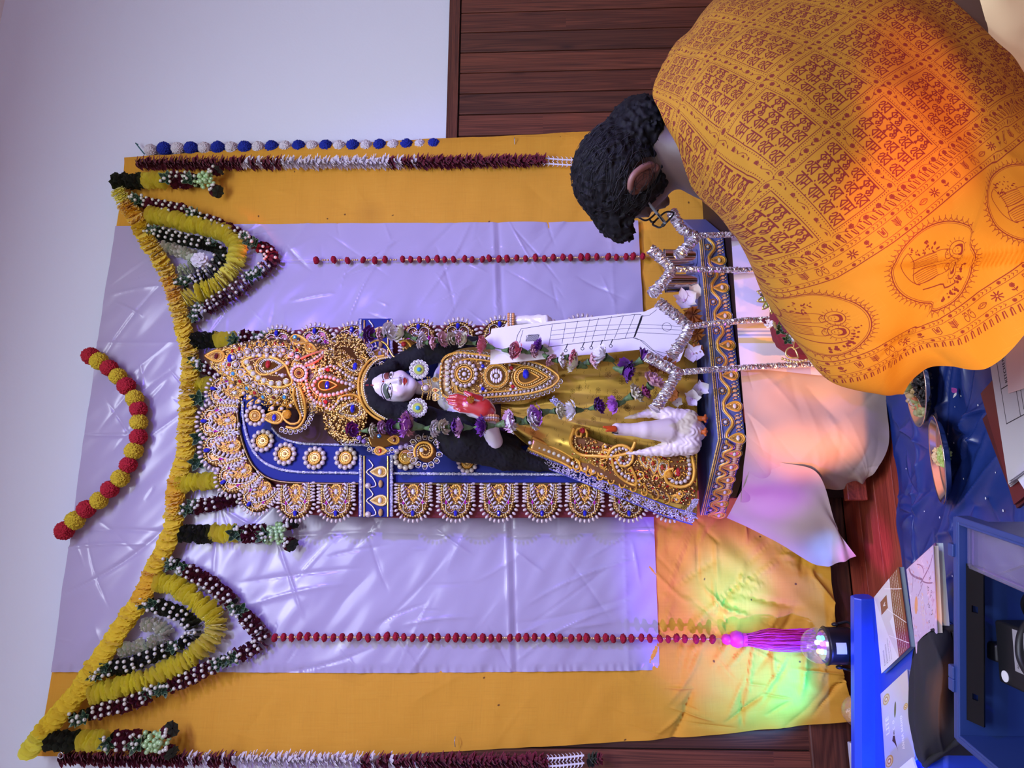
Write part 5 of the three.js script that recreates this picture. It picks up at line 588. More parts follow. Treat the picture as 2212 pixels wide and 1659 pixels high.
// crown
const axis = [[775, 835, 60], [735, 825, 78], [700, 820, 78], [640, 810, 74], [580, 800, 70], [530, 792, 54], [490, 783, 36], [460, 776, 20], [440, 770, 4]];
const cz = (x, y) => { let k = 0; while (k < axis.length - 2 && x < axis[k + 1][0]) k++; const t = clamp((axis[k][0] - x) / (axis[k][0] - axis[k + 1][0])), yc = lerp(axis[k][1], axis[k + 1][1], t), r = lerp(axis[k][2], axis[k + 1][2], t); return 0.225 + 0.62 * IM * Math.sqrt(Math.max(0, r * r - (y - yc) ** 2)); };
{ const crown = thing('crown', 'tall jewelled golden crown with pearls and coloured stones on the statue', 'crown', W(770, 835, 0.23).toArray()); const o = crown.position, CL = (x, y, z) => W(x, y, z).sub(o);
  const ring = []; for (let k = 0; k < axis.length; k++) { const [x, y, r] = axis[k]; ring.push(Array.from({ length: 15 }, (_, q) => { const a = Math.PI * (q / 14); return CL(x, y + Math.cos(a) * r, 0.225 + Math.sin(a) * r * 0.62 * IM); })); }
  part('shell', sheet(ring, 70, 90, (u, v, x, y) => 0.0012 * N2(x * 120, y * 120)), mat(0xffffff, 0.45, 0.6, { color: new THREE.Color(0.13, 0.055, 0.02) }), crown);
  const rb = ring.map((r) => r.map((p) => V(p.x, p.y, 2 * (0.225 - o.z) - p.z))); part('shell_back', sheet(rb, 40, 40), mat(0xffffff, 0.45, 0.6, { color: new THREE.Color(0.13, 0.055, 0.02) }), crown);
  const K = (lift = 0.003) => new Jewel((x, y, d) => CL(x, y, cz(x, y) + lift + d), IM);
  let J = K(0.001); for (let k = 0; k < 4200; k++) { const x = rr(455, 792), i0 = axis.findIndex((a) => a[0] < x), A = axis[Math.max(0, i0 - 1)], B = axis[Math.max(1, i0)], t = clamp((A[0] - x) / (A[0] - B[0])), r = lerp(A[2], B[2], t) * 0.97, y = lerp(A[1], B[1], t) + rr(-r, r); const q = rnd(); J.gold.ball(CL(x, y, cz(x, y) + 0.0012), IM * rr(1.5, 3.0), q < 0.5 ? GOLD : q < 0.75 ? DGOLD : q < 0.9 ? GOLD2 : [0.62, 0.4, 0.3]); } J.build('filigree_beads', crown).userData.kind = 'stuff';
  J = K(); for (let k = 0; k < 90; k++) { const x = rr(470, 790), i0 = axis.findIndex((a) => a[0] < x), A = axis[Math.max(0, i0 - 1)], B = axis[Math.max(1, i0)], t = clamp((A[0] - x) / (A[0] - B[0])), r = lerp(A[2], B[2], t) * 0.9, y = lerp(A[1], B[1], t) + rr(-r, r), a = rr(0, 6.28), L = rr(12, 18); J.cord(J.tear(x, y, L, L * 0.6, a), 1.3, k % 3 ? CORD : SILV, k % 3 ? 'cordB' : 'silver', 0, true); J.bead(x, y, 3, k % 2 ? PRL : GOLD2, k % 2 ? 'pearl' : 'gold'); } J.build('filigree_drops', crown).userData.kind = 'stuff';
  J = K(); J.drop(464, 769, 40, 25, Math.PI, MARG, CORD, 0.12); J.cord(J.tear(490, 762, 26, 18, Math.PI), 2, CORD, 'cordB', 0, true); J.bead(497, 774, 7, BLUEG, 'gem', 0.002, 1.4, 0.9, 0.7); J.build('finial', crown, 'gold teardrop finial with a maroon stone');
  J = K(); const eye = [[523, 783], [535, 800], [552, 815], [572, 826], [595, 836], [615, 835], [632, 826], [624, 805], [618, 790], [600, 776], [575, 768], [550, 770], [532, 776]]; J.plate(eye, -0.004, 0.003, [0.25, 0.12, 0.05]); J.cord(eye, 3, CORD, 'cordB', 0.001, true); for (const [x, y] of [[533, 782], [539, 795], [547, 807], [558, 816], [570, 822], [586, 828], [603, 829], [618, 824]]) { J.cord(J.circle(x, y, 6.5, 9), 0.9, GOLD2, 'gold', 0.004, true); J.bead(x, y, 5.8, [0.8, 0.78, 0.62], 'gem', 0.004); } J.paisley(582, 796, 62, 0.35, 1, REDG, false); J.row([[545, 778], [560, 790], [580, 808], [600, 812]], 1.8, GOLD2, 'gold', false, 2.1, 0.004); J.bead(610, 811, 5, PRL, 'pearl', 0.006); J.bead(621, 784, 5, PRL, 'pearl', 0.004); for (const x of [548, 562, 577, 592, 606]) J.bead(x, 768, 5, PRL, 'pearl', 0.004); J.build('eye_panel', crown, 'leaf shaped panel lined with round crystals');
  // pearl rings above and below the panel
  J = K(); for (const [x, y] of [[503, 772], [518, 767], [535, 761], [556, 757], [576, 756], [595, 756], [612, 757], [630, 764], [642, 770]]) { J.cord(J.circle(x, y, 8.5, 10), 1, SILV, 'silver', 0.001, true); J.bead(x, y, 5.6, PRL, 'pearl', 0.002); J.cord([[x - 8, y - 10], [x + 2, y - 15], [x + 8, y - 8]], 2.2, CORD, 'cordB'); J.bead(x - 1, y - 14, 3.6, rnd() < 0.5 ? REDG : [0.05, 0.06, 0.12], 'gem', 0.002, 1.5, 0.8); J.bead(x + 4, y - 24, 3.8, PRL, 'pearl'); }
  const low = [[509, 788], [519, 804], [533, 820], [548, 833], [565, 840], [581, 844], [598, 847], [617, 845]]; low.forEach(([x, y], k) => { J.cord(J.circle(x, y, 8.5, 10), 1, SILV, 'silver', 0.001, true); J.bead(x, y, 5.6, PRL, 'pearl', 0.002); }); J.build('pearl_rings', crown);
  J = K(); [[495, 788, REDG], [503, 807, CYAN], [518, 824, REDG], [533, 839, CYAN], [550, 849, REDG], [568, 858, CYAN], [591, 859, MARG], [614, 858, CYAN]].forEach(([x, y, c]) => { J.cord(J.circle(x, y, 5.6, 10), 1, GOLD2, 'gold', 0.001, true); J.bead(x, y, 4.6, c, 'gem', 0.002); });
  [[484, 786], [483, 799], [491, 806], [485, 816], [503, 820], [500, 834], [515, 836], [526, 849], [541, 857], [542, 872], [560, 866], [586, 868], [600, 870], [609, 882], [588, 882], [628, 876]].forEach(([x, y], k) => { J.bead(x, y, 4.6, k % 3 === 2 ? CRY : PRL, k % 3 === 2 ? 'gem' : 'pearl', 0.001); J.cord([[x + 6, y - 9], [x - 4, y - 2], [x - 9, y + 5], [x + 2, y + 3]], 1.9, CORD, 'cordB'); }); J.studs((x, y) => true, 130, 2, [GOLD, GOLD2, DGOLD], 500, 640, 840, 880); J.build('gem_rows', crown, 'rows of red, cyan and pearl stones');
  J = K(); J.rosette(646, 806, 20, 15, [0.3, 0.12, 0.05], MARG); J.build('pearl_rosette', crown); J = K(); J.rosette(551, 898, 24, 12); J.build('pearl_rosette', crown);
  J = K(); J.drop(589, 902, 42, 26, Math.PI, BLUEG, CORD, 0.12); J.build('blue_teardrop', crown); J = K(); J.cord([[635, 838], [634, 855], [642, 880], [650, 900], [645, 912], [630, 916], [616, 908], [610, 895], [618, 886], [628, 892]], 3, CORD, 'cordB', 0.002); J.cord([[648, 838], [657, 862], [660, 890], [655, 910], [640, 925], [618, 922]], 3, CORD, 'cordB', 0.002); for (const [a, c, k] of [[[[641, 840], [646, 870], [654, 898]], CRY, 'silver'], [[[646, 838], [652, 866], [657, 892]], GOLD2, 'gold']]) J.row(a, 2.6, c, k, false, 2, 0.003); J.bead(621, 895, 9, AMBER, 'gem', 0.003, 1.2, 1); J.lace([[605, 922], [630, 928], [655, 918], [668, 895], [670, 870]], 4.6, false, 1); J.build('curled_horn', crown, 'curled gold horn with an amber stone');
  J = K(); J.cord([[650, 775], [665, 768], [690, 760], [705, 757]], 3, [0.7, 0.25, 0.12], 'cordB'); J.cord([[655, 792], [675, 785], [700, 768], [705, 757]], 3, [0.7, 0.25, 0.12], 'cordB'); J.row([[662, 785], [680, 775], [697, 763]], 3.4, PRL, 'pearl'); J.drop(672, 752, 26, 18, 0.4, AMBER, CORD, 0.13); J.drop(648, 735, 40, 20, 0.25, [0.02, 0.02, 0.08], CORD, 0.13); J.bead(637, 728, 5, CYAN, 'gem', 0.003); J.build('curled_horn', crown);
  // tiara
  const tz = (x, y) => Math.max(cz(x, y), 0.255 - 0.035 * ((y - 835) / 120) ** 2), TJ = () => new Jewel((x, y, d) => CL(x, y, tz(x, y) + 0.006 + d), IM);
  J = TJ(); J.plate([[672, 832], [690, 812], [715, 815], [745, 828], [765, 836], [745, 845], [715, 855], [690, 855]], -0.01, 0.003, DGOLD); const dia = [[676, 832], [690, 815], [712, 815], [740, 826], [764, 834], [740, 846], [712, 853], [692, 852]]; J.row(dia, 4.4, PRL, 'pearl', true, 2.15, 0.003); J.row(J.shrink(dia, 1.18), 1.8, GOLD2, 'gold', true); J.cord(J.tear(708, 832, 40, 22, 0), 1.6, CORD, 'cordB', 0.003, true); J.bead(707, 832, 6, BLUEG, 'gem', 0.004, 1.6, 0.9); J.row([[660, 815], [664, 835], [670, 855], [680, 866], [692, 872]], 3.6, PRL, 'pearl', false, 2.2); J.build('tiara_diamond', crown, 'diamond of pearls around a blue stone');
  J = TJ(); J.plate([[700, 862], [740, 858], [785, 868], [798, 900], [780, 940], [735, 962], [708, 940], [695, 895]], -0.012, 0.001, [0.14, 0.06, 0.02]); J.paisley(760, 893, 66, -0.55 + Math.PI, -1, BLUEG, false); J.cord([[722, 880], [735, 858], [765, 853], [790, 872]], 2.4, CORD, 'cordB'); J.row([[700, 876], [712, 884], [722, 878], [735, 864], [755, 860]], 3.6, PRL, 'pearl', false, 2.2, 0.003); J.row([[712, 900], [718, 925], [735, 945], [765, 950], [790, 940]], 1.9, GOLD2, 'gold', false, 2, 0.003); J.lace([[700, 885], [704, 915], [718, 942], [745, 960], [780, 955]], 5.4, false, -1); J.bead(703, 868, 5, REDG, 'gem', 0.003); J.studs((x, y) => Math.hypot(x - 745, y - 905) < 48, 520, 2.3, [GOLD, GOLD2, DGOLD], 695, 798, 858, 958, 0.004); J.build('tiara_wing', crown);
  J = TJ(); J.plate([[705, 805], [740, 815], [780, 800], [800, 770], [785, 735], [740, 715], [715, 735], [700, 770]], -0.012, 0.001, [0.14, 0.06, 0.02]); J.paisley(765, 782, 62, 0.5 + Math.PI, 1, BLUEG, false); J.row([[700, 797], [715, 790], [735, 800], [750, 812], [770, 818]], 3.6, PRL, 'pearl', false, 2.2, 0.003); J.row([[722, 770], [722, 750], [735, 738], [760, 738], [790, 745]], 1.9, GOLD2, 'gold', false, 2, 0.003); J.lace([[708, 775], [712, 748], [728, 728], [760, 722]], 5.4, false, 1); J.bead(708, 798, 5, REDG, 'gem', 0.003); J.studs((x, y) => Math.hypot(x - 748, y - 768) < 48, 520, 2.3, [GOLD, GOLD2, DGOLD], 700, 798, 718, 816, 0.004); J.build('tiara_wing', crown);
  J = TJ(); const rim = [[838, 772], [812, 778], [795, 795], [784, 818], [783, 845], [792, 872], [810, 892], [832, 905]]; J.cord(rim, 3.4, [0.8, 0.5, 0.1], 'cordB', 0.012); J.row(rim.map(([x, y]) => [x + 4, y]), 2.2, [0.85, 0.82, 0.7], 'gold', false, 2.1, 0.014); J.cord(rim.map(([x, y]) => [x - 8, y + (y - 835) * 0.06]), 3, CORD, 'cordB', 0.006); J.build('crown_rim', crown, 'beaded gold rim');
  // side ornaments hanging beside the face
  J = new Jewel((x, y, d) => CL(x, y, 0.262 + d), IM); J.plate(J.circle(922, 978, 22, 16), -0.01, 0.002, [0.14, 0.06, 0.02]); J.cord(J.spiral(918, 975, 24, 2.6, 1, 1.5), 3, CORD, 'cordB', 0.002); J.row(J.spiral(918, 975, 17, 2.6, 1, 1.2), 2, GOLD2, 'gold', false, 2.1, 0.003); J.bead(911, 972, 5, CRY, 'gem', 0.004); J.lace(J.circle(918, 975, 26, 14), 5.6, false, -1); J.row([[935, 940], [944, 952], [946, 966]], 3, PRL, 'pearl'); J.build('side_ornament', crown, 'spiral gold ornament beside the hair');
  J = new Jewel((x, y, d) => CL(x, y, 0.262 + d), IM); J.cord([[800, 742], [815, 735], [832, 742], [850, 770], [862, 778]], 2.6, GOLD, 'gold'); J.row([[812, 748], [830, 760], [846, 776], [856, 782]], 3.2, PRL, 'pearl'); J.lace([[800, 750], [812, 770], [835, 786], [850, 790]], 4.6, false, 1); J.cord([[862, 740], [880, 738], [890, 752], [905, 765], [912, 758]], 3, CORD, 'cordB'); J.bead(872, 743, 6, REDG, 'gem', 0.002); J.plate([[860, 735], [885, 732], [912, 750], [910, 770], [885, 765]], -0.008, 0.001, DGOLD); J.build('side_ornament', crown);
  J = new Jewel((x, y, d) => CL(x, y, 0.262 + d), IM); J.plate([[792, 945], [815, 935], [850, 940], [855, 960], [830, 968], [800, 965]], -0.008, 0.001, DGOLD); J.drop(850, 950, 24, 18, Math.PI, MARG, CORD, 0.13); J.bead(819, 942, 5, [0.02, 0.2, 0.4], 'gem', 0.003); J.lace([[795, 945], [800, 965], [825, 972], [850, 966]], 4.6, false, 1); for (const [x, y, c] of [[776, 946, PURP], [786, 953, PURP], [805, 935, PURP]]) J.bead(x, y, 5.5, c, 'pearl'); J.drop(823, 974, 26, 18, 0, REDG, CORD, 0.13); J.build('side_ornament', crown); }
{ // bracelets
  for (const [x, y, z, n, a] of [[1104, 693, 0.262, 'bracelet', 0], [1062, 905, 0.305, 'bracelet', 1]]) { const J = new Jewel((u, v, d) => IL(x + u, y + v, z + d), IM); for (let r = 0; r < 3; r++) for (let k = 0; k < 16; k++) { const t = k / 16 * 6.283, w = 14; J.pearl.ball(IL(x + (a ? Math.cos(t) * w : -5 + r * 5), y + (a ? -5 + r * 5 : Math.cos(t) * w), z + 0).add(V(0, 0, Math.sin(t) * w * IM)), IM * 3.2, r === 1 ? PRL : [0.75, 0.35, 0.12]); } J.build(n, idol); } }
// ---------------------------------------------------------------- things around the statue
{ // paper lute: white card cut to shape with an ink drawing
  const z = 0.318, pts = [[1060, 722], [1062, 711], [1115, 703], [1180, 696], [1250, 688], [1330, 680], [1392, 674], [1414, 664], [1430, 660], [1450, 672], [1469, 696], [1479, 728], [1477, 758], [1468, 780], [1455, 786], [1437, 778], [1412, 769], [1391, 755], [1330, 761], [1233, 770], [1150, 779], [1059, 788], [1060, 745], [1048, 731]];
  const o = thing('paper_lute', 'white paper cutout of a lute with frets and pegs drawn in ink', 'cutout', W(1270, 730, z).toArray()), P = pts.map(([x, y]) => W(x, y, z).sub(o.position));
  const q = pts.map(([x, y]) => W(x, y, z)), x0 = Math.min(...q.map((p) => p.x)), x1 = Math.max(...q.map((p) => p.x)), y0 = Math.min(...q.map((p) => p.y)), y1 = Math.max(...q.map((p) => p.y));
  const tex = canvasTex(640, 2000, (c, w, h) => { c.fillStyle = '#f4f2f6'; c.fillRect(0, 0, w, h); c.strokeStyle = '#14141c'; c.lineJoin = c.lineCap = 'round'; const X = (a, b) => { const p = W(a, b, z); return [(p.x - x0) / (x1 - x0) * w, (y1 - p.y) / (y1 - y0) * h]; }; const ln = (l, t) => { c.lineWidth = t; c.beginPath(); l.forEach(([a, b], k) => { const p = X(a, b); k ? c.lineTo(...p) : c.moveTo(...p); }); c.stroke(); };
    ln([[1112, 751], [1118, 725], [1126, 711], [1190, 701], [1280, 692], [1370, 680], [1382, 680], [1389, 683]], 5); ln([[1122, 741], [1130, 714]], 4); ln([[1178, 751], [1250, 742], [1300, 737], [1368, 730]], 5);
    for (const [a, b, d, e] of [[1193, 702, 1185, 750], [1222, 699, 1214, 743], [1248, 694, 1237, 739], [1274, 690, 1262, 737], [1293, 688, 1279, 734], [1321, 684, 1305, 734], [1346, 684, 1327, 732], [1371, 680, 1350, 731]]) ln([[a, b], [d, e]], 4);
    for (const [a, b, d, e, f, g] of [[1192, 715, 1290, 704, 1380, 701], [1190, 725, 1290, 715, 1378, 709], [1188, 735, 1290, 725, 1374, 719]]) ln([[a, b], [d, e], [f, g], [1440, g + 3], [1470, g + 5]], 3.5);
    c.fillStyle = '#101016'; c.beginPath(); [[1388, 683], [1386, 692], [1372, 728], [1368, 730], [1372, 718], [1384, 684]].forEach(([a, b], k) => { const p = X(a, b); k ? c.lineTo(...p) : c.moveTo(...p); }); c.fill();
    for (const [a, b] of [[1226, 744], [1262, 740], [1281, 738], [1301, 736], [1323, 734]]) { ln([[a, b], [a - 4, b + 10]], 9); const p = X(a - 4, b + 14); c.lineWidth = 6; c.beginPath(); c.ellipse(p[0], p[1], 15, 15, 0, 0, 7); c.stroke(); }
    ln([[1388, 684], [1402, 682], [1418, 670]], 4); ln([[1368, 731], [1382, 735], [1405, 755], [1430, 770], [1457, 777]], 4.5); ln([[1368, 729], [1390, 738], [1412, 758], [1445, 766], [1470, 745]], 4); const p = X(1440, 707); c.lineWidth = 4; c.beginPath(); c.ellipse(p[0], p[1], 46, 46, 0, 0, 7); c.stroke();
    const R = [[1138, 726], [1163, 723], [1166, 736], [1136, 738]]; ln([...R, R[0]], 4); for (let k = 0; k < 14; k++) { const t = k / 13; ln([[lerp(1137, 1160, t), 737], [lerp(1142, 1165, t), 724]], 5); } }, true, false);
  const g = outline(P, 0, 0.003, 0, (x, y) => [(x + o.position.x - x0) / (x1 - x0), (y + o.position.y - y0) / (y1 - y0)]); part('card', g, mat(0xffffff, 0.7, 0, { map: tex }), o); }
{ // swan
  const o = thing('clay_swan', 'white clay swan with orange beak at the statue\'s feet', 'swan', W(1512, 930, 0.3).toArray()), L = (x, y, z) => W(x, y, z).sub(o.position), M = mpp(0.3), B = (a, b) => bone(L(a[0], a[1], a[2]), a[3] * M, L(b[0], b[1], b[2]), b[3] * M);
  const list = [B([1455, 931, 0.298, 33], [1484, 931, 0.298, 34]), B([1440, 930, 0.318, 26], [1392, 929, 0.338, 17]), B([1392, 929, 0.338, 17], [1352, 928, 0.346, 12]), B([1352, 928, 0.346, 12], [1333, 927, 0.352, 13]), B([1486, 908, 0.302, 24], [1440, 894, 0.298, 15]), B([1440, 894, 0.298, 15], [1398, 893, 0.292, 9]), B([1398, 893, 0.292, 9], [1350, 904, 0.288, 2.5]), B([1488, 958, 0.302, 26], [1440, 970, 0.298, 16]), B([1440, 970, 0.298, 16], [1400, 976, 0.292, 9]), B([1400, 976, 0.292, 9], [1354, 980, 0.288, 2.5]), B([1500, 932, 0.290, 26], [1504, 932, 0.290, 22])];
  part('body', bones(list, 0.006, 0.0024, (d, x, y, z) => { const w = Math.max(smooth(0.09, 0.02, y), smooth(0.024, 0.034, Math.abs(x))); return d + w * (0.0014 * Math.abs(N3(x * 60, y * 34, z * 60)) + 0.0011 * Math.sin(y * 380 + 5 * N3(x * 40, y * 20, z * 30))); }), phys(new THREE.Color(0.86, 0.76, 0.74), 0.42, 0, { clearcoat: 0.3, clearcoatRoughness: 0.3 }), o);
  const bk = bones([B([1326, 926, 0.368, 6.5], [1304, 922, 0.382, 2.2]), B([1328, 928, 0.367, 5], [1310, 931, 0.378, 2])], 0.003, 0.0012); part('beak', bk, mat(0xd8541c, 0.4), o, 'orange beak');
  const e = new MB(); e.tube([L(1326, 933, 0.372), L(1322, 935, 0.37), L(1332, 936, 0.366)], 0.0016, [0.02, 0.02, 0.02], 5); e.ball(L(1334, 936, 0.368), 0.0022, [0.02, 0.02, 0.02]); part('eye_mark', e.geo(), MT.paint, o);
  for (const y of [905, 934]) part('foot', bones([B([1508, y, 0.315, 7], [1526, y - 2, 0.322, 3.5]), B([1524, y - 8, 0.33, 3], [1522, y + 2, 0.32, 3]), B([1524, y + 6, 0.33, 3], [1522, y, 0.32, 3])], 0.003, 0.0022), mat(0xc9651f, 0.5), o, 'orange foot'); }
{ // carnation garland
  const CARN = (c, seed) => { const r = rng(seed), b = new MB(); for (let k = 0; k < 16; k++) { const P = [], C = [], I = [], a0 = k / 16 * 6.283 * 2.4, sp = 0.55 + 0.25 * r(), tilt = 0.35 + 0.75 * (k / 16), n = 5; for (let i = 0; i <= 3; i++) for (let j = 0; j <= n; j++) { const t = i / 3, w = (j / n - 0.5) * 2 * sp * (0.3 + 0.7 * t), rad = t * (1 + 0.12 * Math.sin(j * 2.6 + k)), h = Math.cos(tilt) * rad * 0.9 + (i === 3 ? 0.10 * Math.sin(j * 3.1 + k) : 0); const A = a0 + w; P.push(Math.cos(A) * rad * Math.sin(tilt) * 1.05, Math.sin(A) * rad * Math.sin(tilt) * 1.05, h); const q = 0.75 + 0.3 * t + 0.1 * r(); C.push(c[0] * q, c[1] * q, c[2] * q); } for (let i = 0; i < 3; i++) for (let j = 0; j < n; j++) { const a = i * (n + 1) + j; I.push(a, a + n + 1, a + 1, a + 1, a + n + 1, a + n + 2); } const g = new THREE.BufferGeometry(); g.setAttribute('position', new THREE.Float32BufferAttribute(P, 3)); g.setAttribute('color', new THREE.Float32BufferAttribute(C, 3)); g.setIndex(I); g.computeVertexNormals(); b.add(g, IDM); } return b.geo(); };
  const KIND = { v: [0.12, 0.012, 0.22], l: [0.42, 0.12, 0.52], w: [0.82, 0.80, 0.78], i: [0.68, 0.66, 0.45], p: [0.72, 0.42, 0.45], k: [0.68, 0.20, 0.24], m: [0.62, 0.36, 0.55], d: [0.28, 0.03, 0.12] }, G = {}; let sd = 200; for (const k in KIND) G[k] = [CARN(KIND[k], sd++), CARN(KIND[k], sd++)];
  const cal = (() => { const b = new MB(); const n = 7; for (const [r0, z0, r1, z1] of [[0.10, -0.62, 0.20, -0.38], [0.20, -0.38, 0.24, -0.1], [0.24, -0.1, 0.36, 0.2]]) { const P = [], I = []; for (const [r, z] of [[r0, z0], [r1, z1]]) for (let k = 0; k < n; k++) P.push(Math.cos(k / n * 6.283) * r, Math.sin(k / n * 6.283) * r, z + (z1 > 0.2 && z === z1 ? 0.12 * (k % 2) : 0)); for (let k = 0; k < n; k++) { const e = (k + 1) % n; I.push(k, e, n + k, e, n + e, n + k); } const g = new THREE.BufferGeometry(); g.setAttribute('position', new THREE.Float32BufferAttribute(P, 3)); g.setIndex(I); g.computeVertexNormals(); b.add(g, IDM, [0.10, 0.19, 0.06]); } return b.geo(); })();
  const o = thing('carnation_garland', 'garland of purple, pink, cream and white carnations hung around the statue', 'garland', W(1000, 830, 0.34).toArray());
  const lower = [[754, 930, 'v', 14], [795, 930, 'i', 13], [817, 926, 'm', 13], [838, 925, 'v', 14], [866, 920, 'p', 21], [892, 920, 'l', 24], [930, 925, 'w', 15], [952, 925, 'i', 14], [972, 922, 'v', 14], [1002, 923, 'm', 17], [1036, 922, 'i', 12], [1052, 920, 'v', 18], [1090, 915, 'w', 19], [1112, 908, 'm', 19], [1140, 908, 'w', 20], [1170, 892, 'l', 20], [1199, 888, 'i', 15], [1243, 886, 'w', 17], [1285, 880, 'v', 15], [1335, 872, 'l', 16], [1364, 856, 'i', 18], [1386, 852, 'd', 14], [1405, 833, 'p', 20]];
  const upper = [[790, 722, 'v', 15], [811, 724, 'p', 13], [834, 720, 'w', 18], [874, 722, 'i', 17], [901, 733, 'w', 14], [925, 740, 'p', 13], [948, 735, 'p', 15], [968, 734, 'i', 13], [984, 733, 'p', 13], [1009, 738, 'i', 15], [1030, 742, 'k', 14], [1052, 748, 'k', 16], [1099, 757, 'p', 15], [1125, 757, 'k', 16], [1146, 760, 'p', 12], [1170, 752, 'v', 15], [1183, 772, 'p', 13], [1204, 778, 'w', 14], [1227, 772, 'k', 15], [1250, 788, 'i', 18], [1272, 782, 'p', 15], [1308, 772, 'w', 20], [1345, 800, 'v', 19], [1362, 790, 'v', 18], [1385, 778, 'v', 18]];
  for (const [list, zf] of [[lower, (x) => x < 1050 ? 0.318 : 0.335], [upper, (x) => x < 1050 ? 0.305 : 0.345]]) { list.forEach(([x, y, k, r], n) => { const z = zf(x) + (x > 1290 ? 0.015 : 0), nx = list[Math.min(n + 1, list.length - 1)], pv = list[Math.max(0, n - 1)], d = W(nx[0], nx[1], z).sub(W(pv[0], pv[1], z)).normalize().multiplyScalar(n % 3 ? 1 : 1).add(V(0, 0, rr(0.15, 0.7))).normalize(); d.multiplyScalar(n % 2 && r > 14 ? -1 : 1); if (d.z < 0) d.z = -d.z; d.normalize(); const m = part('carnation', G[k][n % 2], MT.petal, o); m.position.copy(W(x, y, z)).sub(o.position); m.quaternion.copy(along(d, rr(0, 6))); const s = r * mpp(0.33) * 1.5; m.scale.setScalar(s); part('calyx', cal, MT.leaf, m).position.set(0, 0, -0.15); });
    const s = new MB(); s.tube(curve(list.map(([x, y]) => W(x, y, zf(x) - 0.006).sub(o.position)), 60), 0.0015, [0.08, 0.13, 0.06], 5); part('stem_thread', s.geo(), MT.leaf, o); } }
// sticks wrapped in crumpled foil, forked at the top
const foil = phys(0xffffff, 0.2, 0.95, { color: new THREE.Color(0.86, 0.86, 0.88), flatShading: true });
const crumple = (pts, r, seed) => { const R = rng(seed), P = [], I = [], N = pts.length, S = 12; const c = new MB(); c.tube(pts, 1, [1, 1, 1], S, false, true); const g = c.geo(), p = g.attributes.position, n = g.attributes.normal; for (let k = 0; k < p.count; k++) { const i = Math.floor(k / S), rad = (typeof r === 'function' ? r(i / (N - 1)) : r) * (0.86 + 0.28 * R()), b = pts[i]; p.setXYZ(k, b.x + n.getX(k) * rad, b.y + n.getY(k) * rad + (R() - 0.5) * rad * 0.7, b.z + n.getZ(k) * rad); } g.deleteAttribute('color'); g.deleteAttribute('uv'); g.computeVertexNormals(); return g; };
[[[[1503, 509], [1540, 508], [1575, 507], [1700, 505]], [[1503, 509], [1486, 504], [1473, 494], [1462, 478], [1450, 456]], [[1505, 512], [1494, 524], [1480, 538], [1464, 552]], 'tallest looking forked foil stick, nearest the bowed man\'s face'], [[[1451, 582], [1500, 582], [1637, 584], [1740, 586]], [[1451, 582], [1436, 566], [1420, 550], [1405, 537]], [[1451, 582], [1440, 600], [1425, 618], [1408, 635]], 'forked foil stick standing in front of the two steel tumblers'], [[[1488, 706], [1540, 699], [1620, 692], [1720, 689], [1800, 687]], [[1490, 706], [1470, 690], [1445, 670], [1422, 652]], [[1490, 708], [1480, 728], [1465, 750], [1450, 770]], 'forked foil stick standing in front of the round end of the paper lute'], [[[1463, 805], [1520, 800], [1640, 792], [1770, 786], [1850, 782]], [[1465, 804], [1445, 795], [1420, 781], [1398, 768]], [[1463, 806], [1450, 828], [1435, 855], [1414, 884]], 'forked foil stick standing between the clay swan and the paper lute']].forEach(([stem, a, b, label], k) => {
  const z = [0.405, 0.40, 0.415, 0.415][k], m = mpp(z), base = Wy(stem[stem.length - 1][0], stem[stem.length - 1][1], 0), o = thing('foil_stick', label, 'stick', W(stem[0][0], stem[0][1], z).setY(0).toArray(), 0, 'forked sticks wrapped in silver foil'); const loc = (l, dz = 0) => l.map(([x, y], i) => W(x, y, z + dz * i).sub(o.position));
  const S = loc(stem), end = S[S.length - 1].clone(); S.push(V(end.x + (end.x - S[S.length - 2].x) * 0.5, 0.0, end.z)); part('stem', crumple(curve(S, 330), m * 6.6, 300 + k), foil, o); part('prong', crumple(curve(loc(a, 0.003), 64), (t) => m * lerp(10, 12, t), 320 + k), foil, o); part('prong', crumple(curve(loc(b, 0.003), 64), (t) => m * lerp(10, 12, t), 340 + k), foil, o); });
{ // steel tumblers
  const steel = phys(new THREE.Color(0.80, 0.79, 0.80), 0.12, 1), prof = [[0, 0.001], [0.0205, 0.001], [0.0215, 0.003], [0.0225, 0.05], [0.0242, 0.092], [0.0247, 0.093], [0.0238, 0.093], [0.0222, 0.05], [0.021, 0.004], [0, 0.004]].map(([x, y]) => new THREE.Vector2(x, y));
  [[1506, 557, 'steel tumbler on the pedestal nearest the bowed man'], [1510, 611, 'steel tumbler on the pedestal beside the white orchids']].forEach(([x, y, l]) => { const t = one('tumbler', new THREE.LatheGeometry(prof, 40), steel, l, 'tumbler'); t.position.copy(Wy(x - 2, y, YT)); const top = W(x - 72, y, t.position.z).y - YT; t.scale.set(1.08, top / 0.093, 1.08); }); }
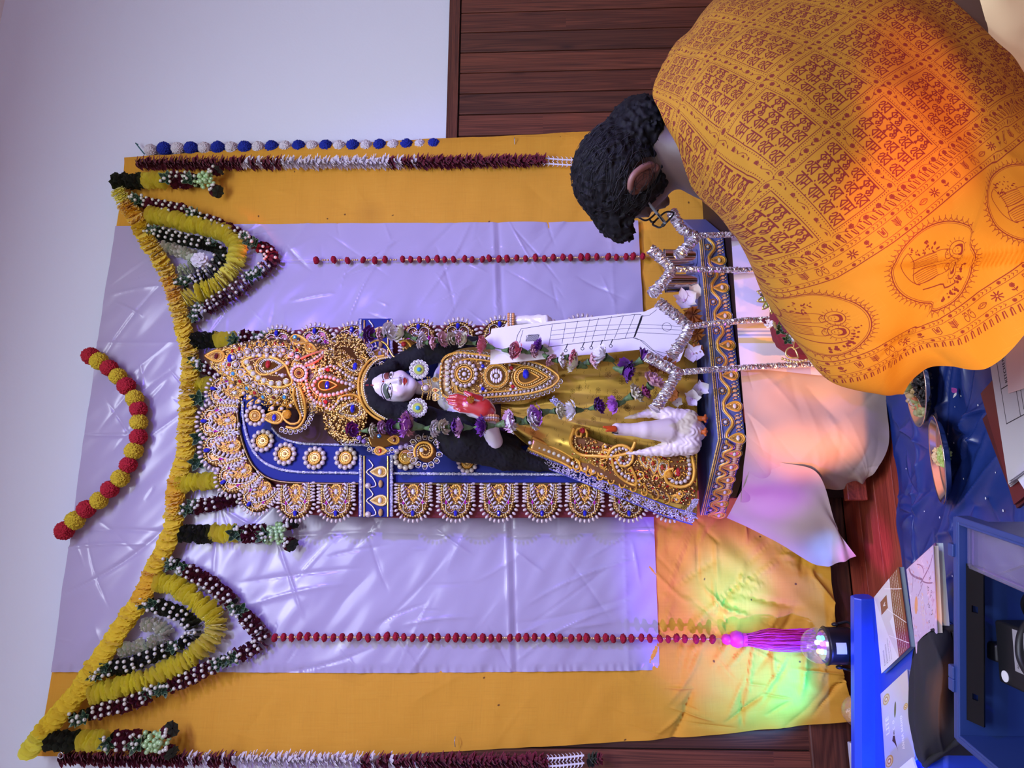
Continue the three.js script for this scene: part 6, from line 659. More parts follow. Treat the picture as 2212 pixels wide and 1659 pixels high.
{ // ink pot and pens
  const p0 = Wy(1520, 836, YT), pr = [[0, 0], [0.017, 0], [0.0195, 0.006], [0.0225, 0.02], [0.022, 0.032], [0.017, 0.044], [0.012, 0.05], [0.0105, 0.05], [0.0105, 0.03], [0, 0.03]].map(([x, y]) => new THREE.Vector2(x, y)); const wood = mat(0xffffff, 0.35, 0, { map: woodTex(21, [168, 82, 48], [96, 36, 22], 256, 256) }); const t = thing('ink_pot', 'turned brown wooden ink pot on the pedestal beside the swan', 'pot', p0.toArray()); part('body', new THREE.LatheGeometry(pr, 36), wood, t); part('groove', new THREE.TorusGeometry(0.0224, 0.0006, 5, 36).rotateX(Math.PI / 2).translate(0, 0.022, 0), mat(0x3a160e, 0.6), t);
  const z = p0.z, pen = thing('pen', 'blue capped ballpoint pen standing in the ink pot', 'pen', W(1478, 832, z).toArray()), L = (x, y, d) => W(x, y, z + d).sub(pen.position); let b = new MB(); b.tube([L(1482, 834, 0), L(1438, 818, 0.01)], 0.0034, [1, 1, 1], 10); part('barrel', b.geo(), mat(0x8d8f96, 0.3, 0.2), pen); b = new MB(); b.tube([L(1440, 819, 0.01), L(1398, 806, 0.02)], (t) => 0.0046 - 0.0012 * t, [1, 1, 1], 10); b.tube([L(1436, 814, 0.014), L(1402, 803, 0.024)], 0.0014, [1, 1, 1], 6); part('cap', b.geo(), mat(0x14289c, 0.35), pen, 'blue cap with clip');
  const pen2 = thing('pen', 'thin silver pen leaning in the ink pot towards the violet carnations', 'pen', W(1478, 840, z).toArray()), b2 = new MB(); b2.tube([W(1482, 838, z).sub(pen2.position), W(1402, 816, z + 0.015).sub(pen2.position)], 0.0026, [1, 1, 1], 8); part('barrel', b2.geo(), mat(0xb8b2ae, 0.3, 0.5), pen2); }
{ // dried marigolds and white orchids on the pedestal
  const BR = variants([[0.22, 0.06, 0.008], [0.42, 0.14, 0.015]], 3, 3, 8, 0.3, 400); [[1494, 680, 17], [1503, 722, 16], [1506, 757, 15], [1440, 790, 17], [1416, 790, 15], [1508, 700, 12], [1452, 852, 14]].forEach(([x, y, r], k) => { const m = one('dried_marigold', BR[k % 3].clone(), MT.petal, ['shrivelled orange marigold below the white orchids, right of the foil fork', 'shrivelled orange marigold under the round end of the paper lute', 'shrivelled orange marigold between the lute and the third foil stick', 'shrivelled brown marigold behind the foil fork next to the violet carnations', 'shrivelled brown marigold nearest the purple carnations at the lute edge', 'small dark marigold lying low against the pedestal rim behind a foil stick', 'dark marigold tucked behind the prong near the swan\'s neck'][k], 'flower'); m.position.copy(W(x, y, 0.32 - (k % 3) * 0.008)); m.rotation.set(rr(-0.6, 0.6), rr(-0.6, 0.6), rr(0, 6)); m.scale.set(r * mpp(0.3), r * mpp(0.3), r * mpp(0.3) * 1.4); });
  const orch = (x, y, z, r, label) => { const o = thing('white_orchid', label, 'flower', W(x, y, z).toArray()); for (let k = 0; k < 5; k++) { const w = k % 2 ? 1.25 : 0.7, m = part('petal', petalGeo(w, 1.1, [0.86, 0.82, 0.84], [0.84, 0.78, 0.84], 0.22), MT.petal, o); m.quaternion.copy(EUL(0, 0, k * 1.257 + x).multiply(EUL(rr(-0.3, 0.3), -0.3, 0))); m.scale.setScalar(r * mpp(z)); } part('heart', BEAD.clone().scale(0.16, 0.16, 0.22).scale(r * mpp(z), r * mpp(z), r * mpp(z)), mat(0xc7a8c0, 0.6), o); };
  orch(1478, 650, 0.27, 28, 'large white silk orchid beside the steel tumblers'); orch(1500, 634, 0.265, 20, 'smaller white silk orchid tucked behind a steel tumbler'); orch(1496, 765, 0.31, 24, 'white silk orchid drooping below the paper lute'); orch(1494, 862, 0.29, 20, 'pinkish white silk orchid between the ink pot and the swan'); orch(1512, 842, 0.28, 20, 'white silk orchid lying behind the wooden ink pot'); orch(1462, 870, 0.28, 13, 'small mauve silk orchid at the swan\'s shoulder'); }
{ // a pot wrapped in maroon cloth with a gold brooch and flowers
  const c = W(1722, 690, 0.56), o = thing('decorated_pot', 'maroon cloth wrapped offering pot with gold brooch and fresh flowers', 'pot', [c.x, 0, c.z]), m = mpp(0.56), y = c.y;
  const pr = [[0.001, 0], [0.05, 0], [0.055, 0.01], [0.05, 0.06], [0.06, y - 0.12], [0.085, y - 0.05], [0.086, y], [0.06, y + 0.04], [0.03, y + 0.052], [0.001, y + 0.054]].map(([a, b]) => new THREE.Vector2(a, b)); const lg = new THREE.LatheGeometry(pr, 48), P = lg.attributes.position; for (let k = 0; k < P.count; k++) { const a = Math.atan2(P.getZ(k), P.getX(k)), f = 1 + 0.05 * Math.sin(a * 14) * smooth(0.05, 0.2, P.getY(k)); P.setX(k, P.getX(k) * f); P.setZ(k, P.getZ(k) * f); } lg.computeVertexNormals(); part('wrapped_body', lg, phys(new THREE.Color(0.22, 0.012, 0.03), 0.75, 0, { sheen: 0.5 }), o);
  const L = (x, yy, z) => W(x, yy, z).sub(o.position), J = new Jewel((x, yy, d) => L(x, yy, 0.635 + d), m); J.plate(J.circle(1672, 640, 13, 14), 0, 0.005, [0.5, 0.03, 0.02]); for (let k = 0; k < 11; k++) { const a = k / 11 * 6.283; J.cord(J.tear(1672 + Math.cos(a) * 25, 640 + Math.sin(a) * 25, 26, 13, a), 2, GOLD2, 'gold', 0.001, true); J.bead(1672 + Math.cos(a) * 25, 640 + Math.sin(a) * 25, 4, OLIVE, 'gem', 0, 1.5, 0.8, a); } J.bead(1672, 640, 6, REDG, 'gem', 0.005); J.row(J.circle(1672, 640, 14, 16), 1.8, GOLD2, 'gold', true, 2.1, 0.004); J.build('brooch', o, 'gold flower brooch with a red stone'); const J2 = new Jewel((x, yy, d) => L(x, yy, 0.64 + d), m); J2.cord(J2.tear(1712, 764, 30, 24, 0.6), 2, GOLD2, 'gold', 0, true); J2.cord(J2.tear(1722, 744, 26, 18, 2.2), 1.6, GOLD2, 'gold', 0, true); J2.row([[1690, 775], [1720, 782], [1748, 776]], 3, GOLD2, 'gold'); J2.build('gold_trim', o);
  [[1660, 700, 'p', 10], [1654, 694, 'd', 8], [1675, 704, 'i', 11], [1710, 722, 'p', 18], [1690, 708, 'k', 14]].forEach(([x, yy, k, r], n) => { const q = part('flower', FR[{ p: 'white', d: 'maroon', i: 'ivory', k: 'maroon' }[k]][0], MT.petal, o); q.position.copy(L(x, yy, 0.645)); q.rotation.set(0.4 * n, 0.3, n); q.scale.setScalar(r * m); }); for (const [x, yy, r] of [[1684, 712, 17], [1700, 735, 13]]) { const q = part('leaf_cluster', LEAFC, MT.leaf, o); q.position.copy(L(x, yy, 0.64)); q.scale.setScalar(r * m); } }
// ---------------------------------------------------------------- things on the floor
function slab(c, th, uvq = true) {    // four top corners (far left, far right, near right, near left) and a thickness downwards
  const P = [], U = [], I = [], q = [[0, 1], [1, 1], [1, 0], [0, 0]], down = V(0, -th, 0); const quad = (a, b, d, e, ua) => { const o = P.length / 3; for (const p of [a, b, d, e]) P.push(p.x, p.y, p.z); for (const u of ua) U.push(...u); I.push(o, o + 2, o + 1, o, o + 3, o + 2); };
  quad(c[0], c[1], c[2], c[3], q); for (let k = 0; k < 4; k++) { const a = c[(k + 1) % 4], b = c[k]; quad(a, b, b.clone().add(down), a.clone().add(down), [[0.5, 0.02], [0.5, 0.02], [0.5, 0.01], [0.5, 0.01]]); } quad(c[3].clone().add(down), c[2].clone().add(down), c[1].clone().add(down), c[0].clone().add(down), [[0, 0], [0, 0], [0, 0], [0, 0]]);
  const g = new THREE.BufferGeometry(); g.setAttribute('position', new THREE.Float32BufferAttribute(P, 3)); g.setAttribute('uv', new THREE.Float32BufferAttribute(U, 2)); g.setIndex(I); g.computeVertexNormals(); return g;
}
const plastic = (r, g, b, rough = 0.35) => phys(new THREE.Color(r, g, b), rough, 0, { clearcoat: 0.15, clearcoatRoughness: 0.4 });
{ // blue tarpaulin
  const rows = [[[1935, 1720], [1950, 1500], [1950, 1290], [1944, 1190], [1934, 1130], [1940, 1060], [1930, 980], [1916, 890], [1906, 780], [1900, 560]], [[2000, 1900], [2010, 1500], [2010, 1250], [2005, 1100], [2000, 980], [1990, 850], [1985, 560]], [[2120, 2000], [2120, 1500], [2120, 1200], [2120, 980], [2110, 800], [2100, 500]], [[2400, 2500], [2400, 1700], [2400, 1200], [2400, 900], [2400, 700], [2400, 300]]].map((r) => r.map(([x, y]) => Wy(x, y, 0.006)));
  const c1 = creaser(150, 1.6, 1.2, 61, 0.18, 0.014, 0.020, 0.5), c2 = creaser(120, 1.6, 1.2, 62, 0.14, 0.011, 0.016, 1.7);
  const tg = sheet(rows, 240, 180, (u, v, x, y) => -Math.abs(0.7 * (c1(x, y) + c2(x, y))) - 0.006 * (0.5 + 0.5 * N2(x * 5, y * 5)) * smooth(0, 0.08, v)); { const P = tg.attributes.position; for (let k = 0; k < P.count; k++) P.setY(k, 0.004 + Math.abs(P.getY(k) - 0.006) * 0.9); tg.computeVertexNormals(); } one('tarpaulin', tg, plastic(0.014, 0.035, 0.19, 0.32), 'crumpled shiny blue plastic tarpaulin spread on the wooden floor', 'tarpaulin'); }
{ // blue plastic lid with raised rim, magazines on it
  const y = 0.10, FR = Wy(1880, 1291, y), NR = Wy(1962, 1160, y), FL = Wy(1882, 1760, y), e = FL.clone().sub(FR).setY(0), L = e.length(); e.normalize(); const D = 0.30, n = V(-e.z, 0, e.x); if (n.z < 0) n.negate(); const ang = Math.atan2(-e.z, e.x);
  const t = thing('storage_lid', 'bright blue plastic storage lid with a raised back rim carrying magazines', 'lid', [FR.x, 0, FR.z]); const M = new THREE.Matrix4().makeBasis(e.clone(), V(0, 1, 0), n.clone()); const place = (g) => { g.applyMatrix4(M); if (M.determinant() < 0) { const ix = g.index; if (ix) for (let k = 0; k < ix.count; k += 3) { const a = ix.getX(k); ix.setX(k, ix.getX(k + 2)); ix.setX(k + 2, a); } else { const p = g.attributes.position; for (let k = 0; k < p.count; k += 3) for (const at of Object.values(g.attributes)) for (let c = 0; c < at.itemSize; c++) { const i = k * at.itemSize + c, j = (k + 2) * at.itemSize + c, s = at.array[i]; at.array[i] = at.array[j]; at.array[j] = s; } } } return g; };
  const bl = plastic(0.02, 0.06, 0.55, 0.4);
  part('top', place(new RoundedBoxGeometry(L, 0.09, D, 3, 0.008).translate(L / 2, 0.055, D / 2)), bl, t);
  const rp = [[0, 0], [0.014, 0], [0.018, 0.01], [0.014, 0.030], [0.006, 0.040], [-0.010, 0.040], [-0.018, 0.030], [-0.018, 0]].map(([a, b]) => new THREE.Vector2(a, b)); part('rim', place(new THREE.ExtrudeGeometry(new THREE.Shape(rp), { depth: L, bevelEnabled: true, bevelSize: 0.003, bevelThickness: 0.003, bevelSegments: 2 }).rotateY(Math.PI / 2).translate(0, 0.098, 0)), bl, t, 'raised back rim');
  const mag1 = canvasTex(900, 640, (c, w, h) => { c.fillStyle = '#e9e4ea'; c.fillRect(0, 0, w, h); c.fillStyle = '#8e2f2a'; c.beginPath(); c.moveTo(w * 0.62, h); c.lineTo(w, h * 0.55); c.lineTo(w, 0); c.lineTo(w * 0.0, h * 0.62); c.lineTo(0, h * 0.7); c.lineTo(w * 0.5, h * 0.5); c.closePath(); c.fillStyle = '#d8cfd2'; c.fill(); c.fillStyle = '#7c2724'; c.fillRect(0, h * 0.64, w, h * 0.36); c.fillStyle = '#c9b8b8'; for (let k = 0; k < 24; k++) for (let j = 0; j < 5; j++) c.fillRect(14 + k * 37, h * 0.68 + j * 36, 30, 8); c.strokeStyle = '#f2ecec'; c.lineWidth = 7; for (const [a, b] of [[0.05, 0.35], [0.3, 0.7], [0.72, 0.95]]) { c.beginPath(); c.moveTo(w * a, h); c.lineTo(w * b, h * 0.42); c.stroke(); } c.fillStyle = '#86302c'; c.fillRect(w * 0.68, h * 0.22, w * 0.17, h * 0.26); c.fillStyle = '#f0e4e2'; c.font = 'bold 70px sans-serif'; c.fillText('A', w * 0.74, h * 0.4); c.fillStyle = '#4a3a48'; c.font = '42px serif'; c.fillText('Essential', w * 0.05, h * 0.18); c.fillText('Electronics', w * 0.05, h * 0.27); c.font = '24px sans-serif'; c.fillText('2 evenings for beginners', w * 0.05, h * 0.35); c.font = '18px sans-serif'; c.fillText('practical notes and circuits', w * 0.05, h * 0.41); }, true, false);
  const Q = (l, yy) => l.map(([a, b]) => Wy(a, b, yy));
  const m1 = thing('magazine', 'white and maroon magazine with a keyboard photo lying on the blue lid', 'magazine', Q([[1927, 1345]], 0.112)[0].toArray()), put = (o, name, pts, th, m, lab) => part(name, slab(pts.map((p) => p.clone().sub(o.position)), th), m, o, lab);
  put(m1, 'cover', Q([[1904, 1455], [1888, 1290], [1941, 1224], [1965, 1398]], 0.114), 0.0012, phys(0xffffff, 0.3, 0, { map: mag1, clearcoat: 0.3 })); put(m1, 'pages', Q([[1904, 1454], [1888, 1291], [1941, 1225], [1965, 1397]], 0.1127), 0.011, mat(0x8fa09a, 0.7));
  const mag2 = canvasTex(900, 640, (c, w, h) => { c.fillStyle = '#cdb7d2'; c.fillRect(0, 0, w, h); const r = rng(8); c.strokeStyle = '#8a5f84'; c.lineCap = 'round'; for (const [a, b, d, e2, t] of [[0.98, 0.1, 0.75, 0.5, 22], [0.9, 0.95, 0.72, 0.45, 16], [0.75, 0.5, 0.6, 0.9, 14], [0.8, 0.6, 0.95, 0.4, 10], [0.86, 0.2, 0.7, 0.1, 8], [0.7, 0.5, 0.6, 0.3, 9]]) { c.lineWidth = t; c.beginPath(); c.moveTo(w * a, h * b); c.quadraticCurveTo(w * (a + d) / 2 + 20, h * b, w * d, h * e2); c.stroke(); } for (let k = 0; k < 160; k++) { c.fillStyle = ['rgba(170,110,150,0.35)', 'rgba(240,225,240,0.35)', 'rgba(225,130,90,0.28)'][k % 3]; c.beginPath(); c.ellipse(r() * w, r() * h, 6 + r() * 26, 3 + r() * 10, r() * 6, 0, 7); c.fill(); } c.fillStyle = '#e39a6a'; c.beginPath(); c.ellipse(w * 0.52, h * 0.2, 90, 36, 0.3, 0, 7); c.fill(); c.strokeStyle = '#e7c3a0'; c.lineWidth = 5; for (let k = 0; k < 7; k++) { c.beginPath(); c.moveTo(w * (0.2 + k * 0.05), h * 0.4); c.bezierCurveTo(w * (0.25 + k * 0.05), h * 0.3, w * (0.22 + k * 0.06), h * 0.55, w * (0.3 + k * 0.05), h * 0.45); c.stroke(); } c.fillStyle = '#4c3350'; c.font = 'bold 54px serif'; 'KOVAI'.split('').forEach((s, k) => c.fillText(s, w * 0.66 - k * 92, h * (k % 2 ? 0.74 : 0.84))); c.font = 'bold 40px serif'; 'VOAIH'.split('').forEach((s, k) => c.fillText(s, w * 0.60 - k * 92, h * (k % 2 ? 0.86 : 0.70))); }, true, false);
  const m2 = thing('magazine', 'lilac illustrated magazine with branches on its cover, topmost of the small stack', 'magazine', Q([[1995, 1300]], 0.128)[0].toArray()); put(m2, 'cover', Q([[1979, 1412], [1958, 1230], [2015, 1178], [2024, 1368]], 0.130), 0.0015, phys(0xffffff, 0.3, 0, { map: mag2, clearcoat: 0.3 })); put(m2, 'pages', Q([[1979, 1411], [1958, 1231], [2015, 1179], [2024, 1367]], 0.1283), 0.010, mat(0xe6dcc0, 0.75));
  const m3 = thing('magazine', 'pale mint edged magazine lying under the lilac illustrated one', 'magazine', Q([[2000, 1300]], 0.11)[0].toArray()); put(m3, 'cover', Q([[1985, 1400], [1962, 1225], [2020, 1172], [2034, 1356]], 0.1175), 0.0015, mat(0x6e4a70, 0.4)); put(m3, 'pages', Q([[1985, 1399], [1962, 1226], [2020, 1173], [2034, 1355]], 0.1158), 0.0145, mat(0xd3e6dc, 0.75));
  const mag4 = canvasTex(1024, 640, (c, w, h) => { const g = c.createLinearGradient(0, 0, w, 0); g.addColorStop(0, '#b9bcd6'); g.addColorStop(1, '#d5c3cf'); c.fillStyle = g; c.fillRect(0, 0, w, h); for (const [x, y, s] of [[0.16, 0.16, 1], [0.88, 0.2, 0.9], [0.62, 0.86, 0.5]]) for (const [k, col] of [[1, '#c59a5e'], [0.75, '#e3c596'], [0.5, '#b77f58'], [0.25, '#f0dcc0']]) { c.fillStyle = col; c.beginPath(); c.ellipse(w * x, h * y, 70 * k * s, 95 * k * s, 0, 0, 7); c.fill(); } c.fillStyle = '#472a33'; c.beginPath(); c.moveTo(w * 0.18, h * 0.5); c.quadraticCurveTo(w * 0.4, h * 0.4, w * 0.48, h * 0.42); c.lineTo(w * 0.36, h * 0.32); c.quadraticCurveTo(w * 0.3, h * 0.45, w * 0.18, h * 0.5); c.fill(); c.beginPath(); c.ellipse(w * 0.68, h * 0.5, 90, 22, 0.2, 0, 7); c.fill(); c.fillStyle = '#f5eef4'; c.font = 'bold 64px sans-serif'; c.fillText('ANNA MAHO', w * 0.18, h * 0.72); c.font = 'bold 110px sans-serif'; c.fillText('LITE', w * 0.46, h * 0.24); c.font = 'bold 60px sans-serif'; c.fillText('C  C  O', w * 0.4, h * 0.44); }, true, false);
  const m4 = thing('magazine', 'grey and pink magazine with wood slices on its cover at the lower left corner', 'magazine', Q([[1940, 1570]], 0.108)[0].toArray()); put(m4, 'cover', Q([[1914, 1680], [1902, 1499], [1959, 1446], [1976, 1640]], 0.110), 0.0015, phys(0xffffff, 0.22, 0, { map: mag4, clearcoat: 0.5 })); put(m4, 'pages', Q([[1914, 1679], [1902, 1500], [1959, 1447], [1976, 1639]], 0.1083), 0.008, mat(0xcfc8d8, 0.75));
  const m5 = thing('booklet', 'white printed booklet corner sticking out beside the black cloth bag', 'booklet', Q([[1960, 1655]], 0.12)[0].toArray()); const tx5 = canvasTex(256, 128, (c, w, h) => { c.fillStyle = '#e8e4f0'; c.fillRect(0, 0, w, h); c.fillStyle = '#222'; c.font = 'bold 52px sans-serif'; c.fillText('I 2 3', 60, 80); }, true, false); put(m5, 'cover', Q([[1936, 1700], [1932, 1668], [1970, 1636], [1984, 1680]], 0.118), 0.004, mat(0xffffff, 0.5, 0, { map: tx5 }));
}
{ // black cloth bag
  const rows = [[[1968, 1440, 0.11], [1975, 1400, 0.125], [2012, 1362, 0.135], [2050, 1350, 0.10]], [[1966, 1500, 0.12], [1985, 1470, 0.15], [2030, 1430, 0.15], [2060, 1415, 0.10]], [[1968, 1570, 0.12], [1990, 1540, 0.15], [2030, 1500, 0.15], [2060, 1480, 0.10]], [[1982, 1640, 0.12], [2000, 1610, 0.145], [2040, 1570, 0.14], [2080, 1550, 0.10]], [[1998, 1652, 0.105], [2012, 1640, 0.115], [2050, 1612, 0.11], [2090, 1588, 0.10]]].map((r) => r.map(([x, y, h]) => Wy(x, y, h)));
  const b = thing('cloth_bag', 'folded black cloth bag lying beside the blue tool box', 'bag', rows[2][1].clone().setY(0.02).toArray()), mv = rows.map((r) => r.map((p) => p.clone().sub(b.position))); const M = mat(0xffffff, 0.9, 0, { color: new THREE.Color(0.022, 0.022, 0.026), bumpMap: weaveRep(60), bumpScale: 0.0004 });
  part('body', sheet(mv, 60, 60, (u, v, x, y) => 0.004 * N2(x * 9, y * 6) + 0.004 * Math.exp(-Math.abs(u - 0.62 - 0.06 * Math.sin(v * 5)) * 60)), M, b); const rim = new MB(); rim.tube(curve(mv[4], 20), 0.006, [1, 1, 1], 8); part('hem_roll', rim.geo(), M, b);
  const sides = [...mv.map((r) => r[0]), ...mv[4].slice(1), ...mv.map((r) => r[3]).reverse().slice(1), ...mv[0].slice(1, 3).reverse()]; part('side', sheet([sides.concat([sides[0]]), sides.concat([sides[0]]).map((p) => V(p.x, Math.min(p.y, 0.0) - 0.0, p.z))], 120, 6), M, b);
  const z = new MB(); z.tube([mv[0][2], mv[0][3], mv[1][3].clone().add(V(0, 0.01, 0))], 0.003, [0.03, 0.03, 0.03], 6); for (let k = 0; k < 7; k++) z.ball(mv[0][2].clone().lerp(mv[0][3], 0.5 + k / 14).add(V(0, 0.006, 0)), 0.0024, [0.12, 0.12, 0.12]); part('zip', z.geo(), MT.paint, b); }
{ // open blue tool box
  const y = 0.21, A = Wy(2068, 1592, y), B = Wy(2066, 1126, y), e = B.clone().sub(A).setY(0), L = e.length(), D = 0.42, ang = Math.atan2(-e.z, e.x), t = thing('tool_box', 'open blue plastic tool box holding cables and a black power adapter', 'box', [A.x, 0.004, A.z], ang), bl = plastic(0.022, 0.05, 0.20, 0.42), w = 0.005, H = y - 0.004;
  const bx = (x0, x1, y0, y1, z0, z1, r = 0.002) => new RoundedBoxGeometry(x1 - x0, y1 - y0, z1 - z0, 2, r).translate((x0 + x1) / 2, (y0 + y1) / 2, (z0 + z1) / 2);
  part('base', bx(0, L, 0, 0.008, 0, D), bl, t); for (const [x0, x1, z0, z1] of [[0, L, 0, w], [0, L, D - w, D], [0, w, w, D - w], [L - w, L, w, D - w]]) part('wall', bx(x0, x1, 0.004, H, z0, z1), bl, t);
  part('rim', mergeGeometries([bx(-0.006, L + 0.006, H - 0.022, H, -0.010, 0.001), bx(-0.006, L + 0.006, H - 0.022, H, D - 0.001, D + 0.01), bx(-0.008, 0.001, H - 0.022, H, -0.004, D + 0.004), bx(L - 0.001, L + 0.008, H - 0.022, H, -0.004, D + 0.004)]), bl, t);
  for (const f of [0.20, 0.26, 0.83]) part('latch', bx(L * f, L * f + 0.02, H - 0.045, H + 0.004, -0.018, -0.004), bl, t);
  const strip = new THREE.Shape([[0, 0], [L * 0.72, 0], [L * 0.72, 0.027], [0, 0.027]].map(([a, b]) => new THREE.Vector2(a, b))); const hole = (cx, cy, n, r) => { const h = new THREE.Path(); if (n === 4) { h.moveTo(cx - r, cy - r); h.lineTo(cx + r, cy - r); h.lineTo(cx + r, cy + r); h.lineTo(cx - r, cy + r); h.closePath(); } else h.absarc(cx, cy, r, 0, 6.283, true); strip.holes.push(h); }; hole(L * 0.12, 0.0135, 4, 0.0045); hole(L * 0.34, 0.0135, 20, 0.006); hole(L * 0.52, 0.0135, 4, 0.005);
  const sg = new THREE.ExtrudeGeometry(strip, { depth: 0.003, bevelEnabled: false, curveSegments: 20 }); sg.rotateX(-1.15).translate(L * 0.09, H - 0.024, 0.030); part('black_bracket', sg, mat(0x0a0a0c, 0.3, 0.2), t, 'black slotted metal strip');
  const clear = phys(0xffffff, 0.06, 0, { color: new THREE.Color(0.85, 0.78, 0.95), transmission: 0.92, thickness: 0, ior: 1.45, transparent: false }), c = thing('clear_organizer', 'clear plastic organiser lid standing inside the right end of the blue tool box', 'lid', [0, 0, 0]); c.position.copy(t.position).add(V(L * 0.80, 0.02, 0.012).applyAxisAngle(V(0, 1, 0), ang)); c.rotation.y = ang; const cw = L * 0.19; part('top', bx(0, cw, 0.168, 0.171, 0, 0.3), clear, c); part('front_edge', bx(0, 0.003, 0.02, 0.17, 0, 0.3), clear, c); part('back_edge', bx(0, cw, 0.02, 0.17, 0, 0.003), clear, c); part('rim', mergeGeometries([bx(0, cw, 0.168, 0.176, -0.003, 0.004), bx(-0.003, 0.004, 0.168, 0.176, 0, 0.3)]), clear, c);
  const ad = thing('power_adapter', 'black power adapter brick with a printed label inside the blue tool box', 'adapter', [0, 0, 0]); ad.position.copy(t.position).add(V(L * 0.45, 0.050, 0.078).applyAxisAngle(V(0, 1, 0), ang)); ad.rotation.y = ang + 0.12; ad.scale.setScalar(0.9); const bk = mat(0x101012, 0.5); part('body', new RoundedBoxGeometry(0.10, 0.05, 0.12, 3, 0.005).translate(0, 0.10, 0), bk, ad); part('stand', new RoundedBoxGeometry(0.09, 0.08, 0.11, 2, 0.004).translate(0, 0.04, 0), mat(0x0c0c10, 0.6), ad);
  const lab = canvasTex(256, 256, (c2, w2, h2) => { c2.fillStyle = '#8f8c8c'; c2.fillRect(0, 0, w2, h2); c2.fillStyle = '#222'; c2.font = 'bold 22px sans-serif'; ['AC ADAPTER', 'INPUT 100-240V', 'OUTPUT 12V', '50/60Hz'].forEach((s, k) => c2.fillText(s, 20, 40 + k * 30)); for (let k = 0; k < 6; k++) c2.fillRect(20, 160 + k * 12, 150 + 40 * Math.sin(k * 3), 4); }, true, false); part('label', slab([V(-0.02, 0.1262, -0.012), V(0.045, 0.1262, -0.012), V(0.045, 0.1262, 0.055), V(-0.02, 0.1262, 0.055)], 0.0006), mat(0xffffff, 0.6, 0, { map: lab }), ad); part('sticker', new THREE.CylinderGeometry(0.009, 0.009, 0.001, 20).translate(-0.036, 0.1258, -0.04), mat(0xd8d8d4, 0.6), ad);
  part('plug', new RoundedBoxGeometry(0.03, 0.03, 0.04, 2, 0.005).translate(-0.005, 0.112, -0.078), bk, ad);
  const cb = thing('power_cable', 'thick black power cable looped over the adapter in the blue tool box', 'cable', t.position.toArray(), ang); const path = [[0.53, 0.112, 0.062], [0.58, 0.125, 0.052], [0.66, 0.14, 0.055], [0.74, 0.15, 0.085], [0.80, 0.15, 0.15], [0.78, 0.12, 0.28], [0.62, 0.145, 0.26], [0.42, 0.16, 0.20], [0.40, 0.168, 0.13], [0.47, 0.168, 0.088], [0.60, 0.16, 0.085], [0.76, 0.14, 0.16]].map(([a, b, d]) => V(L * a, b, d)); const k = new MB(); k.tube(curve(path, 120), 0.0058, [1, 1, 1], 10); part('cord', k.geo(), mat(0x0b0b0d, 0.45), cb); const k2 = new MB(); k2.tube(curve([V(L * 0.78, 0.175, 0.04), V(L * 0.84, 0.16, 0.07), V(L * 0.95, 0.15, 0.14)], 30), 0.0018, [1, 1, 1], 6); part('thin_cord', k2.geo(), mat(0x0b0b0d, 0.45), cb); }
